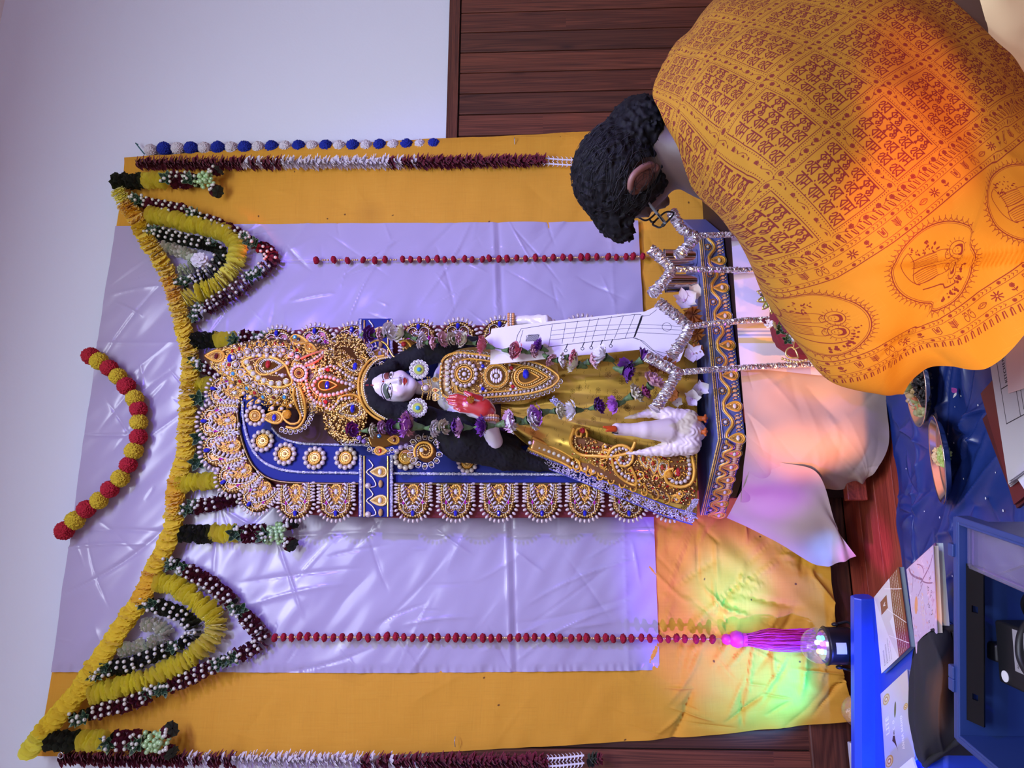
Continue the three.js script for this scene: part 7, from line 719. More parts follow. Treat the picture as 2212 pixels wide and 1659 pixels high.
{ // steel plates
  const steel = phys(new THREE.Color(0.70, 0.67, 0.66), 0.16, 1), prof = [[0, 0.001], [0.066, 0.001], [0.071, 0.003], [0.081, 0.012], [0.085, 0.0135], [0.0875, 0.0128], [0.0865, 0.0145], [0.0845, 0.0150], [0.080, 0.0135], [0.070, 0.0045], [0.064, 0.0025], [0, 0.0025]].map(([x, y]) => new THREE.Vector2(x, y));
  const plate = (name, label, px, py, h, r, tx, tz) => { const o = thing(name, label, 'plate', Wy(px, py, h).toArray()); o.rotation.set(tx, 0, tz); o.scale.setScalar(r / 0.0875); part('dish', new THREE.LatheGeometry(prof, 64), steel, o); return o; };
  plate('steel_plate', 'steel plate with a small heap of green and yellow sweets on the tarpaulin', 2042, 991, 0.034, 0.091, -0.36, 0.0); plate('steel_plate', 'steel plate of mixed fruit and black raisins half hidden by the shawl', 1993, 834, 0.030, 0.088, -0.26, 0.0);
  const heap = (name, label, px, py, h, n, r, sz, cols, y2) => { const o = thing(name, label, 'food', Wy(px, py, h).toArray()), kinds = {}; for (let k = 0; k < n; k++) { const a = rr(0, 6.283), q = Math.sqrt(rnd()), x = Math.cos(a) * q * r, z = Math.sin(a) * q * r * y2, c = cols[(rnd() * cols.length) | 0], b = kinds[c] || (kinds[c] = new MB()); b.ball(V(x, (1 - q) * r * 0.55 + rr(0, 0.004), z), sz * rr(0.7, 1.3), c, rr(0.6, 1.5), rr(0.5, 0.9), rr(0.6, 1.4), EUL(rr(0, 3), rr(0, 3), rr(0, 3))); } Object.values(kinds).forEach((b) => part('pieces', b.geo(), MT.paint, o).userData.kind = 'stuff'); return o; };
  heap('sweet_heap', 'little heap of pale green shreds on the steel plate', 2044, 985, 0.044, 110, 0.022, 0.0042, [[0.42, 0.55, 0.12], [0.5, 0.6, 0.2], [0.38, 0.5, 0.1]], 0.8); heap('sweet_heap', 'little crumbly yellow heap beside the green shreds on the steel plate', 2030, 987, 0.040, 60, 0.016, 0.004, [[0.75, 0.5, 0.2], [0.8, 0.58, 0.28]], 1.0);
  heap('fruit_heap', 'heap of chopped fruit with orange carrot pieces on the half hidden steel plate', 1987, 846, 0.040, 80, 0.05, 0.008, [[0.5, 0.15, 0.06], [0.5, 0.36, 0.16], [0.3, 0.32, 0.12], [0.5, 0.4, 0.3]], 0.7); heap('raisin_heap', 'glossy black raisins at the near side of the half hidden steel plate', 2001, 838, 0.044, 130, 0.045, 0.0048, [[0.01, 0.01, 0.012], [0.02, 0.018, 0.02]], 0.45); heap('fruit_heap', 'few pale green grapes at the left side of the half hidden steel plate', 1994, 884, 0.040, 14, 0.016, 0.0075, [[0.32, 0.34, 0.14], [0.4, 0.4, 0.2]], 0.8);
  const p = W(2066, 848, Wy(2066, 848, 0.02).z), o = thing('fallen_petal', 'single magenta petal lying on the blue tarpaulin', 'petal', p.toArray()); const g = part('petal', petalGeo(0.9, 1, [0.35, 0.05, 0.3], [0.5, 0.1, 0.4]), MT.petal, o); g.scale.setScalar(0.012); g.rotation.set(-1, 0, 0.5); const g2 = part('white_end', petalGeo(0.4, 1, [0.7, 0.7, 0.7], [0.8, 0.8, 0.8]), MT.petal, o); g2.scale.setScalar(0.012); g2.rotation.set(-1, 0, 2.6);
  const s = new MB(); for (let k = 0; k < 46; k++) { const x = rr(1950, 2190), y = rr(800, 1300); s.ball(Wy(x, y, 0.012), rr(0.0008, 0.0018), [0.75, 0.75, 0.8], 1.6, 0.5, 1); } const sp = one('rice_grains', s.geo(), MT.paint, 'scattered white rice grains on the blue tarpaulin', 'rice'); sp.userData.kind = 'stuff'; }
{ // papers on a maroon folder
  const f = thing('folder', 'maroon cardboard folder under the stack of printed papers', 'folder', Wy(2170, 950, 0.03).toArray()), sub = (l, h, o) => l.map(([a, b]) => Wy(a, b, h).sub(o.position)); part('cover', slab(sub([[2190, 1090], [2118, 850], [2250, 700], [2330, 980]], 0.036, f), 0.004), mat(0x5e1a18, 0.5), f); part('backing', slab(sub([[2196, 1098], [2122, 905], [2250, 760], [2335, 990]], 0.030, f), 0.006), mat(0x4c1413, 0.6), f);
  const tx = canvasTex(1024, 1024, (c, w, h) => { c.fillStyle = '#b9b7bb'; c.fillRect(0, 0, w, h); c.strokeStyle = '#26242a'; c.fillStyle = '#26242a'; c.lineWidth = 8; c.save(); c.translate(w * 0.5, h * 0.42); c.strokeRect(-80, -330, 560, 420); c.beginPath(); c.moveTo(-80, -120); c.lineTo(480, -120); c.moveTo(200, -330); c.lineTo(200, 90); c.stroke(); c.beginPath(); c.moveTo(-40, -60); c.lineTo(140, -60); c.lineTo(180, 0); c.lineTo(140, 60); c.lineTo(-40, 60); c.closePath(); c.stroke(); c.font = 'bold 50px sans-serif'; c.fillText('ROOM', -10, 18); c.fillText('KITCHEN', 220, -220); c.fillText('CONSERVATORY', -80, 150); c.font = 'bold 42px sans-serif'; c.fillText('DIMENSIONS', 215, -40); c.restore(); c.font = 'italic 40px serif'; ['4.2 m x 3.1', 'as agreed', 'see plan', 'hall 2.0'].forEach((s, k) => c.fillText(s, 90, 560 + k * 60)); }, true, false);
  const p = thing('paper_stack', 'stack of loose printed papers with a floor plan on top', 'paper', Wy(2180, 900, 0.05).toArray()); for (let k = 0; k < 5; k++) { const d = (k * 7) % 5; part('sheet', slab(sub([[2182 - d, 1052 - 3 * k], [2138 - d * 0.6, 772 - d], [2290, 660], [2330, 930]], 0.040 + k * 0.004, p), 0.0022), k === 4 ? mat(0xffffff, 0.7, 0, { map: tx }) : mat(0xbfbcc0, 0.7), p); }
  const q = thing('paper_sheet', 'pinkish tissue thin paper lying over the printed stack', 'paper', Wy(2190, 800, 0.06).toArray()); part('sheet', slab(sub([[2178, 850], [2170, 740], [2300, 640], [2330, 800]], 0.062, q), 0.0015), mat(0xd2b9b8, 0.7), q);
  const q2 = thing('paper_sheet', 'white paper corner lying left of the maroon folder at the frame edge', 'paper', Wy(2205, 1050, 0.02).toArray()); part('sheet', slab(sub([[2260, 1130], [2196, 1032], [2260, 985], [2330, 1080]], 0.045, q2), 0.002), mat(0xd9d6dc, 0.7), q2); }
// rotating disco lamps
const domeG = weld(new THREE.IcosahedronGeometry(1, 3));
function disco(label, base, s, up = 0) { const o = thing('disco_lamp', label, 'lamp', base.toArray()); o.scale.setScalar(s); const bk = mat(0x131118, 0.4);
  part('housing', new THREE.LatheGeometry([[0, 0], [0.036, 0], [0.040, 0.003], [0.040, 0.052], [0.042, 0.056], [0.038, 0.060], [0, 0.060]].map(([a, b]) => new THREE.Vector2(a, b)), 40), bk, o); const br = new MB(); br.tube(curve([V(-0.045, 0.03, 0), V(-0.05, 0.0, 0.0), V(-0.04, -0.006, 0), V(0.04, -0.006, 0), V(0.05, 0.0, 0), V(0.045, 0.03, 0)], 30), 0.003, [0.01, 0.01, 0.012], 6); br.ball(V(-0.045, 0.03, 0), 0.008, [0.01, 0.01, 0.012], 0.6, 1, 1); br.ball(V(0.045, 0.03, 0), 0.008, [0.01, 0.01, 0.012], 0.6, 1, 1); part('bracket', br.geo(), MT.paint, o);
  const g = domeG.clone(), P = g.attributes.position; for (let k = 0; k < P.count; k++) P.setY(k, Math.max(-0.35, P.getY(k))); part('dome', g.toNonIndexed().scale(0.0385, 0.0385, 0.0385).translate(0, 0.071, 0), phys(0xffffff, 0.05, 0, { transmission: 0.95, thickness: 0, flatShading: true, ior: 1.5 }), o, 'clear faceted dome');
  const C = [[0.1, 1, 0.7], [1, 0.1, 0.8], [0.2, 0.3, 1], [1, 0.3, 0.1], [0.9, 0.9, 1]]; for (let k = 0; k < 5; k++) { const a = k * 1.257; part('led_bulb', new THREE.SphereGeometry(0.0055, 12, 8).translate(Math.cos(a) * 0.016, 0.068, Math.sin(a) * 0.016), mat(0x222222, 0.4, 0, { emissive: new THREE.Color(...C[k]), emissiveIntensity: 3 }), o); }
  part('reflector', new THREE.CylinderGeometry(0.03, 0.034, 0.006, 30).translate(0, 0.0615, 0), phys(0xdddddd, 0.15, 1), o); part('sticker', new THREE.CylinderGeometry(0.0405, 0.0405, 0.022, 8, 1, true, -0.35, 0.6).translate(0, 0.036, 0), mat(0xd9d6dc, 0.6), o); return o; }
{ const b = W(1838, 1395, 0.27), o = disco('black disco lamp with a clear faceted dome standing beside the magenta tassel', b, 1.06); const k = thing('lamp_foot', 'small dark block behind the blue rim carrying the disco lamp', 'block', [b.x, 0, b.z]); part('block', new RoundedBoxGeometry(0.08, b.y - 0.008, 0.07, 2, 0.004).translate(0, (b.y - 0.008) / 2, 0), mat(0x1a1016, 0.5), k); BALL_A.copy(b).add(V(0, 0.08, 0)); }
disco('disco lamp standing on the floor out of frame to the left of the shrine', V(-1.34, 0.004, 1.27), 1);
disco('disco lamp standing on the floor beside the photographer, out of frame', V(-0.55, 0.02, 2.1), 1);
disco('second disco lamp mostly hidden behind the blue rim at the lower left', V(BALL_B.x, 0.0, BALL_B.z - 0.13).set(-0.345, 0.004, 0.15), 0.95);
{ const g = new RoundedBoxGeometry(0.6, 0.022, 0.02, 2, 0.003), o = one('cable_trunking', g, plastic(0.65, 0.63, 0.72, 0.4), 'pale plastic cable trunking along the skirting at the lower left', 'trunking'); o.position.copy(W(1846, 1640, 0.045)).add(V(-0.26, 0, 0)); }
// ---------------------------------------------------------------- the bowed man
const man = thing('person', 'man with black hair and glasses bowing under an orange printed shawl', 'person', [0.78, 0, 0.98]);
const MO = man.position;
{ const U0 = V(-0.52, 0.83, -0.10).normalize(), Fh = V(-0.47, -0.60, -0.64).normalize(); U0.addScaledVector(Fh, -U0.dot(Fh)).normalize(); const Lh = U0.clone().cross(Fh).normalize(), HC = W(1388, 385, 0.952).add(V(0.042, 0.023, -0.052));
  const hm = new THREE.Matrix4().makeBasis(Lh, U0, Fh).scale(V(0.88, 0.88, 0.88)).setPosition(HC.clone().sub(MO)), inv = hm.clone().invert(), toW = (l, u, f) => V(l, u, f).applyMatrix4(hm), e = inv.elements;
  const sub = (p) => p.clone().sub(MO), q = new THREE.Vector3();
  const headD = (l, u, f) => { let d = ell(l, u, f, [0.003, 0.002, 0.002], [0.074, 0.096, 0.094]); d = smin(d, ell(l, u, f, [0, -0.045, 0.03], [0.058, 0.066, 0.062]), 0.03); d = smin(d, ell(l, u, f, [0, -0.095, 0.066], [0.024, 0.02, 0.022]), 0.03); d = smin(d, capsule(l, u, f, [0, 0.012, 0.092, 0.009, 0, -0.03, 0.113, 0.013]), 0.016); d = smin(d, ell(l, u, f, [0, -0.063, 0.092], [0.024, 0.008, 0.01]), 0.01); for (const s of [-1, 1]) { d = smin(d, ell(l, u, f, [s * 0.034, 0.024, 0.083], [0.024, 0.008, 0.01]), 0.012); d = Math.max(d, -ell(l, u, f, [s * 0.032, 0.004, 0.100], [0.017, 0.011, 0.012])); d = smin(d, ell(l, u, f, [s * 0.032, 0.004, 0.080], [0.014, 0.011, 0.012]), 0.004); } return d; };
  const nb = sub(V(0.70, 0.52, 0.955)), nt = toW(0, -0.06, -0.035);
  const lim = [bone(nb, 0.068, nt, 0.044), bone(nb, 0.08, sub(V(0.78, 0.36, 0.97)), 0.14), bone(sub(V(0.78, 0.36, 0.97)), 0.14, sub(V(0.84, 0.16, 0.98)), 0.15), bone(sub(V(0.63, 0.50, 1.01)), 0.055, sub(V(0.89, 0.47, 0.92)), 0.055), bone(sub(V(0.63, 0.50, 1.01)), 0.052, sub(V(0.52, 0.37, 0.99)), 0.042), bone(sub(V(0.52, 0.37, 0.99)), 0.042, sub(V(0.58, 0.34, 0.80)), 0.03), bone(sub(V(0.89, 0.46, 0.90)), 0.052, sub(V(0.78, 0.34, 0.82)), 0.042), bone(sub(V(0.78, 0.34, 0.82)), 0.042, sub(V(0.64, 0.34, 0.74)), 0.03)];
  // hands pressed together before the altar (behind the shawl)
  for (const s of [0, 1]) { const w = sub(V(0.585 + s * 0.045, 0.345, 0.79 - s * 0.05)), g = sub(V(0.57 + s * 0.02, 0.36, 0.745)); lim.push(bone(w, 0.024, g, 0.022)); for (let k = 0; k < 4; k++) lim.push(bone(g.clone().add(V(-0.01, 0.006 * k - 0.01, 0.006 * k * (s ? -1 : 1))), 0.009, g.clone().add(V(-0.06 + 0.006 * Math.abs(k - 1.5), 0.035 + 0.010 * k - 0.02, 0.002)), 0.007)); lim.push(bone(g, 0.010, g.clone().add(V(0.005, 0.055, 0)), 0.008)); }
  const g = bones([...lim, bone(toW(0, 0.02, 0), 0.12, toW(0, 0, 0.02), 0.12)], 0.035, 0.0085, null); // bounds probe only
  const body = (() => { const lo = [1e9, 1e9, 1e9], hi = [-1e9, -1e9, -1e9]; for (const b of [...lim, bone(toW(0, 0.02, 0), 0.13, toW(0, -0.05, 0.05), 0.10)]) for (const o of [0, 4]) for (let a = 0; a < 3; a++) { lo[a] = Math.min(lo[a], b[o + a] - b[o + 3] - 0.02); hi[a] = Math.max(hi[a], b[o + a] + b[o + 3] + 0.02); } return skin((x, y, z) => { let d = 1e9; for (let k = 0; k < lim.length; k++) d = smin(d, capsule(x, y, z, lim[k]), k < 8 ? 0.035 : 0.006); const l = e[0] * x + e[4] * y + e[8] * z + e[12], u = e[1] * x + e[5] * y + e[9] * z + e[13], f = e[2] * x + e[6] * y + e[10] * z + e[14]; if (Math.abs(l) < 0.2 && Math.abs(u) < 0.25 && Math.abs(f) < 0.25) d = smin(d, headD(l, u, f), 0.03); return d; }, lo, hi, 0.0075); })();
  const skinM = phys(new THREE.Color(0.080, 0.048, 0.034), 0.5, 0, { sheen: 0.2 }); part('body', body, skinM, man, 'brown skin');
  const ear = new MB(), E = (l, u, f) => toW(l, u, f); const hel = curve([E(0.070, 0.006, 0.016), E(0.080, 0.026, 0.012), E(0.090, 0.030, -0.008), E(0.096, 0.014, -0.024), E(0.092, -0.010, -0.022), E(0.084, -0.030, -0.010), E(0.076, -0.034, 0.004)], 30); ear.tube(hel, (t) => 0.0052 + 0.0015 * t, [1, 1, 1], 8); ear.tube(curve([E(0.076, 0.012, 0.004), E(0.084, 0.012, -0.008), E(0.085, -0.006, -0.012), E(0.079, -0.020, -0.002)], 16), 0.0042, [1, 1, 1], 7); ear.ball(E(0.077, -0.002, 0.0), 0.026, [0.8, 0.7, 0.7], 0.3, 1, 0.75, new THREE.Quaternion().setFromRotationMatrix(hm)); ear.ball(E(0.080, -0.034, 0.002), 0.0085, [1, 1, 1]); ear.ball(E(0.075, -0.004, 0.014), 0.006, [1, 1, 1]); part('ear', ear.geo(), phys(new THREE.Color(0.24, 0.115, 0.09), 0.5, 0, { vertexColors: true }), man);
  // hair
  const hd = (l, u, f) => { let d = ell(l, u, f, [0.005, 0.006, -0.006], [0.090, 0.106, 0.106]); d = smin(d, ell(l, u, f, [0.004, 0.078, 0.062], [0.062, 0.036, 0.05]), 0.02); d = smin(d, ell(l, u, f, [0.0, -0.078, -0.056], [0.074, 0.062, 0.054]), 0.02); d += 0.0045 * N3(l * 55, u * 55, f * 55) + 0.0022 * N3(l * 130, u * 130, f * 130); d = Math.max(d, Math.min((f - 0.058) - Math.max(0, u - 0.055) * 3, 0.03)); d = Math.max(d, (-0.155 + 1.0 * Math.max(0, f + 0.070)) - u - 0.012 * Math.exp(-(((f - 0.032) / 0.014) ** 2)) * 3.2); d = Math.max(d, -(Math.hypot((u + 0.006) / 1.35, f + 0.004) - 0.031) - (l < 0.055 ? 1 : 0)); return d; };
  const hg = skin(hd, [-0.11, -0.16, -0.14], [0.115, 0.16, 0.14], 0.0034); hg.applyMatrix4(hm); part('hair', hg, phys(new THREE.Color(0.0035, 0.0035, 0.0045), 0.7, 0, { specularIntensity: 0.45 }), man, 'thick wavy black hair');
  const st = new MB(); for (let k = 0; k < 360; k++) { const a = rr(-0.4, 3.54), b = rr(-0.5, 2.4), c0 = V(Math.sin(a) * 0, 0, 0); const th = rr(0, 6.283), ph = Math.acos(rr(-0.45, 1)); let dir = V(Math.sin(ph) * Math.cos(th), Math.cos(ph), Math.sin(ph) * Math.sin(th)); if (dir.x < -0.35) dir.x *= -1; const pts = []; const sw = rr(-0.5, 0.5), ln = rr(0.3, 0.75); for (let i = 0; i < 7; i++) { const t = i / 6; const d2 = dir.clone().add(V(0.25 * t * ln, -t * ln * 0.7, -t * ln * 0.4 + sw * t * t)).normalize(); const rad = 1.012 + 0.02 * Math.sin(t * 3.14) + 0.012 * Math.sin(t * 7 + k); pts.push(V(0.005 + d2.x * 0.090 * rad, 0.006 + d2.y * 0.106 * rad, -0.006 + d2.z * 0.106 * rad)); } if (pts.some((p) => (p.z > 0.05 && p.y < 0.05) || p.y < -0.100 + 0.8 * Math.max(0, p.z + 0.075))) continue; st.tube(pts.map((p) => p.applyMatrix4(hm)), (t) => 0.0006 * (1 - 0.7 * t), k % 14 ? [0.005, 0.005, 0.007] : [0.03, 0.028, 0.03], 3, false, false); } part('hair_strands', st.geo(), phys(0xffffff, 0.6, 0, { vertexColors: true }), man).userData.kind = 'stuff';
  // glasses
  const gl = new MB(), gp = new MB(); const W0 = [E(0.076, 0.018, 0.0), E(0.079, 0.016, 0.05), E(0.076, 0.012, 0.112)]; const tg = new MB(); tg.tube(curve(W0, 16), 0.0030, [0.20, 0.24, 0.28], 6); for (let k = 0; k < 1; k++) tg.tube([E(0.0805, 0.015, 0.082), E(0.0795, 0.0145, 0.104)], 0.0012, [0.01, 0.01, 0.01], 5); const rimL = (s) => [E(s * 0.070, 0.022, 0.115), E(s * 0.074, 0.004, 0.113), E(s * 0.068, -0.014, 0.114), E(s * 0.04, -0.019, 0.120), E(s * 0.016, -0.014, 0.124), E(s * 0.012, 0.004, 0.125), E(s * 0.016, 0.020, 0.124), E(s * 0.04, 0.024, 0.120)]; for (const s of [1, -1]) { tg.tube(curve([...rimL(s)], 40, true).slice(0, 40), 0.0019, [0.015, 0.015, 0.018], 6, true); } tg.tube([E(0.014, 0.014, 0.125), E(0, 0.017, 0.127), E(-0.014, 0.014, 0.125)], 0.0019, [0.015, 0.015, 0.018], 6); tg.tube([E(0.070, 0.018, 0.115), E(0.077, 0.014, 0.111)], 0.0035, [0.02, 0.02, 0.02], 6); const gm = part('glasses', tg.geo(), MT.paint, man, 'dark framed glasses with grey arms');
  for (const s of [1, -1]) { const R = rimL(s), c = R.reduce((a, p) => a.add(p), V(0, 0, 0)).multiplyScalar(1 / 8), P = [], I = []; R.forEach((p) => P.push(p.x, p.y, p.z)); P.push(c.x, c.y, c.z); for (let k = 0; k < 8; k++) I.push(k, (k + 1) % 8, 8); const lg = new THREE.BufferGeometry(); lg.setAttribute('position', new THREE.Float32BufferAttribute(P, 3)); lg.setIndex(I); lg.computeVertexNormals(); part('lens', lg, phys(0xffffff, 0.02, 0, { transmission: 1, thickness: 0, ior: 1.5 }), gm); }
  // loose cream dhoti over hips and crossed legs
  const dh = bones([bone(sub(V(0.86, 0.12, 0.98)), 0.15, sub(V(0.80, 0.14, 0.95)), 0.15), bone(sub(V(0.84, 0.10, 1.02)), 0.11, sub(V(0.45, 0.09, 0.90)), 0.07), bone(sub(V(0.45, 0.07, 0.90)), 0.065, sub(V(0.70, 0.05, 0.78)), 0.05), bone(sub(V(0.86, 0.10, 0.92)), 0.11, sub(V(0.72, 0.09, 0.66)), 0.07), bone(sub(V(0.72, 0.07, 0.68)), 0.06, sub(V(0.60, 0.05, 0.86)), 0.05), bone(sub(V(0.93, 0.10, 0.99)), 0.11, sub(V(0.93, 0.10, 0.95)), 0.11)], 0.04, 0.012, (d, x, y, z) => Math.max(d + 0.004 * N3(x * 14, y * 14, z * 14), -y + 0.004)); part('dhoti', dh, phys(new THREE.Color(0.72, 0.56, 0.32), 0.85, 0, { sheen: 0.2 }), man, 'cream cotton dhoti');
}
// printed shawl: the block print is drawn in metres, s along the border, t away from it
const SHW = 0.5, SHH = 0.9;
function drawShawl(c, w, h) {
  const kx = w / SHW, ky = h / SHH; c.fillStyle = '#ae7c14'; c.fillRect(0, 0, w, h); const r = rng(12);
  for (let k = 0; k < 5000; k++) { c.fillStyle = r() < 0.5 ? 'rgba(140,60,5,0.05)' : 'rgba(255,220,120,0.05)'; if (r() < 0.5) c.fillRect(r() * w, r() * h, 8 + r() * 90, 2); else c.fillRect(r() * w, r() * h, 2, 4 + r() * 50); }
  c.save(); c.translate(0, h); c.scale(kx, -ky); const INK = '#6d1d12'; c.strokeStyle = c.fillStyle = INK; c.lineCap = c.lineJoin = 'round';
  const ln = (p, t) => { c.lineWidth = t; c.beginPath(); p.forEach(([a, b], k) => k ? c.lineTo(a, b) : c.moveTo(a, b)); c.stroke(); }, dot = (x, y, q) => { c.beginPath(); c.arc(x, y, q, 0, 7); c.fill(); };
  const flower = (x, y, q) => { for (let k = 0; k < 6; k++) { c.lineWidth = q * 0.36; c.beginPath(); c.arc(x + Math.cos(k * 1.047) * q * 0.62, y + Math.sin(k * 1.047) * q * 0.62, q * 0.28, 0, 7); c.stroke(); } dot(x, y, q * 0.2); };
  const leaf = (x, y, a, q) => { c.save(); c.translate(x, y); c.rotate(a); c.beginPath(); c.moveTo(0, 0); c.quadraticCurveTo(q * 0.5, q * 0.42, q, 0); c.quadraticCurveTo(q * 0.5, -q * 0.42, 0, 0); c.fill(); c.restore(); };
  // word strokes, box 0..wd by 0..1, head line on top
  const HARE = { w: 1.15, s: [[[0.04, 0.62], [0.14, 0.85], [0.30, 0.9], [0.36, 0.72], [0.24, 0.55], [0.1, 0.42], [0.2, 0.3], [0.36, 0.26]], [[0.44, 0.98], [1.12, 0.98]], [[0.56, 0.96], [0.48, 0.7], [0.5, 0.35], [0.62, 0.2], [0.7, 0.3]], [[1.04, 0.96], [0.62, 0.55], [1.04, 0.22], [1.04, 0.96]]], d: [[0.84, 0.06]] };
  const KRIS = { w: 1.45, s: [[[0.02, 0.98], [1.42, 0.98]], [[0.38, 0.96], [0.04, 0.62], [0.38, 0.36], [0.38, 0.96]], [[0.38, 0.7], [0.58, 0.74], [0.62, 0.55], [0.5, 0.46]], [[0.34, 0.3], [0.22, 0.1], [0.42, 0.06], [0.36, 0.2]], [[1.1, 0.96], [0.8, 0.7], [1.1, 0.48], [1.1, 0.96]], [[0.86, 0.92], [1.3, 0.5]], [[1.02, 0.42], [0.84, 0.28], [1.0, 0.12], [1.14, 0.26], [1.02, 0.42]], [[1.14, 0.3], [1.32, 0.4], [1.36, 0.2], [1.22, 0.1]]], d: [] };
  const RAM = { w: 1.35, s: [[[0.02, 0.98], [1.32, 0.98]], [[0.42, 0.96], [0.06, 0.6], [0.42, 0.28], [0.42, 0.96]], [[0.66, 0.98], [0.66, 0.2]], [[1.24, 0.98], [1.24, 0.2]], [[0.9, 0.95], [0.94, 0.55], [0.86, 0.36], [0.78, 0.5], [0.94, 0.56], [1.24, 0.58]]], d: [[0.26, 0.1]] };
  const rows = [[HARE, KRIS, HARE, KRIS], [KRIS, KRIS, HARE, HARE], [HARE, RAM, HARE, RAM], [RAM, RAM, HARE, HARE]];
  const T0 = 0.293, CW = 0.1, CH = 0.122; // cells
  for (let j = 0; j < 6; j++) for (let i = 0; i < 5; i++) { const x = i * CW, y = T0 + j * CH, b = 0.0105;
    ln([[x + b, y + b], [x + CW - b, y + b], [x + CW - b, y + CH - b], [x + b, y + CH - b], [x + b, y + b]], 0.0010);
    for (let k = 0; k <= 26; k++) { const u = b - 0.0028; for (const [a, d] of [[x + u + k / 26 * (CW - 2 * u), y + u], [x + u + k / 26 * (CW - 2 * u), y + CH - u], [x + u, y + u + k / 26 * (CH - 2 * u)], [x + CW - u, y + u + k / 26 * (CH - 2 * u)]]) dot(a, d, 0.00075); }
    const n = 5; for (let k = 0; k < n; k++) { for (const v of [0, 1]) { const L = v ? CH : CW, c0 = (k + 0.5) / n * L, P = (q, o) => v ? [x + o, y + q] : [x + q, y + o]; flower(...P(c0, 0.0012 * (k % 2 ? 1 : -1)), 0.0034); leaf(...P(c0 + L / n * 0.5, 0), v ? 1.9 : 0.5, 0.0048); leaf(...P(c0 + L / n * 0.5, 0), v ? 0.9 : -0.6, 0.0048); c.lineWidth = 0.0006; c.beginPath(); c.moveTo(...P(c0 - 0.006, 0.003)); c.quadraticCurveTo(...P(c0, 0.0068 * (k % 2 ? -1 : 1)), ...P(c0 + L / n * 0.5, 0)); c.stroke(); } }
    rows.forEach((row, q) => { const sz = 0.0188, gap = 0.0046; let adv = y + CH - b - 0.004 - (q % 2) * 0.004; const tot = row.reduce((s, g) => s + g.w * sz * 0.92 + gap, 0), sc = Math.min(1, (CH - 2 * b - 0.007) / tot); for (const g of row) { c.save(); c.translate(x + CW - b - 0.0035 - q * 0.0192 - sz, adv); c.rotate(-Math.PI / 2); c.scale(sz * sc * 0.92, sz); c.lineWidth = 0.105; for (const s of g.s) { c.beginPath(); s.forEach(([a, d], k) => k ? c.lineTo(a, d) : c.moveTo(a, d)); c.stroke(); } for (const [a, d] of g.d) { c.beginPath(); c.arc(a, d, 0.065, 0, 7); c.fill(); } c.restore(); adv -= (g.w * sz * 0.92 + gap) * sc; } }); }
  // border strips
  const strip = (t, dir) => { const Y = (q) => t + dir * q; for (let k = 0; k < 56; k++) { const x = k / 56 * SHW; ln([[x, Y(0.049)], [x + 0.0026, Y(0.041)]], 0.0016); ln([[x + 0.0034, Y(0.049)], [x + 0.0052, Y(0.0405)]], 0.0011); ln([[x + 0.0052, Y(0.0405)], [x + 0.0026, Y(0.041)]], 0.0007); if (k % 2) dot(x + 0.0044, Y(0.0395), 0.0009); }
    for (const [q, th] of [[0.0375, 0.0007], [0.0295, 0.0007], [0.0095, 0.0007], [0.0018, 0.0013]]) ln([[0, Y(q)], [SHW, Y(q)]], th);
    for (const q of [0.0335, 0.0057]) for (let k = 0; k < 14; k++) { const x = k / 14 * SHW; flower(x + 0.004, Y(q), 0.0024); for (let j = 0; j < 4; j++) { const a = x + 0.011 + j * 0.0055; ln([[a, Y(q) + 0.0018], [a + 0.0022, Y(q)], [a, Y(q) - 0.0018]], 0.0008); } }
    for (let k = 0; k < 24; k++) { const x = (k + 0.5) / 24 * SHW, y = Y(0.0195), q = 0.0066; switch (k % 6) { case 0: for (let a = 0; a < 8; a++) ln([[x + Math.cos(a * 0.785) * q * 0.3, y + Math.sin(a * 0.785) * q * 0.3], [x + Math.cos(a * 0.785) * q, y + Math.sin(a * 0.785) * q]], 0.0016); break; case 1: ln([[x, y - q], [x, y + 0.001]], 0.0008); flower(x, y + q * 0.5, 0.003); leaf(x, y - q * 0.6, 0.5, 0.005); leaf(x, y - q * 0.6, 2.6, 0.005); break; case 2: ln([[x - q * 0.6, y + q], [x - q * 0.5, y - q * 0.6], [x, y - q], [x + q * 0.5, y - q * 0.6], [x + q * 0.6, y + q], [x + q * 0.25, y + q], [x + q * 0.2, y - q * 0.3], [x - q * 0.2, y - q * 0.3], [x - q * 0.25, y + q], [x - q * 0.6, y + q]], 0.0009); ln([[x, y + q * 0.5], [x, y - q * 0.1]], 0.0015); break; case 3: ln([[x, y - q], [x, y + q]], 0.0008); for (let a = -2; a < 3; a++) { ln([[x, y + a * q * 0.35], [x - q * 0.6, y + a * q * 0.35 + q * 0.4]], 0.0011); ln([[x, y + a * q * 0.35], [x + q * 0.6, y + a * q * 0.35 + q * 0.4]], 0.0011); } break; case 4: c.lineWidth = 0.0008; for (const s of [-1, 1]) { c.beginPath(); c.ellipse(x + s * q * 0.55, y - q * 0.1, q * 0.42, q * 0.95, s * 0.15, 0, 7); c.stroke(); dot(x + s * q * 0.55, y + q * 0.3, 0.001); for (let a = 0; a < 4; a++) dot(x + s * q * 0.55 + (a - 1.5) * q * 0.2, y + q * 1.0, 0.0007); } break; default: c.lineWidth = 0.0008; c.beginPath(); c.moveTo(x - q, y); c.quadraticCurveTo(x, y + q, x + q, y); c.quadraticCurveTo(x, y - q, x - q, y); c.stroke(); ln([[x - q, y], [x + q, y]], 0.0006); for (let a = -1; a < 2; a++) ln([[x + a * q * 0.4, y], [x + a * q * 0.4 + q * 0.2, y + q * 0.3]], 0.0006); } } };
  strip(0.240, 1); strip(0.112, -1);
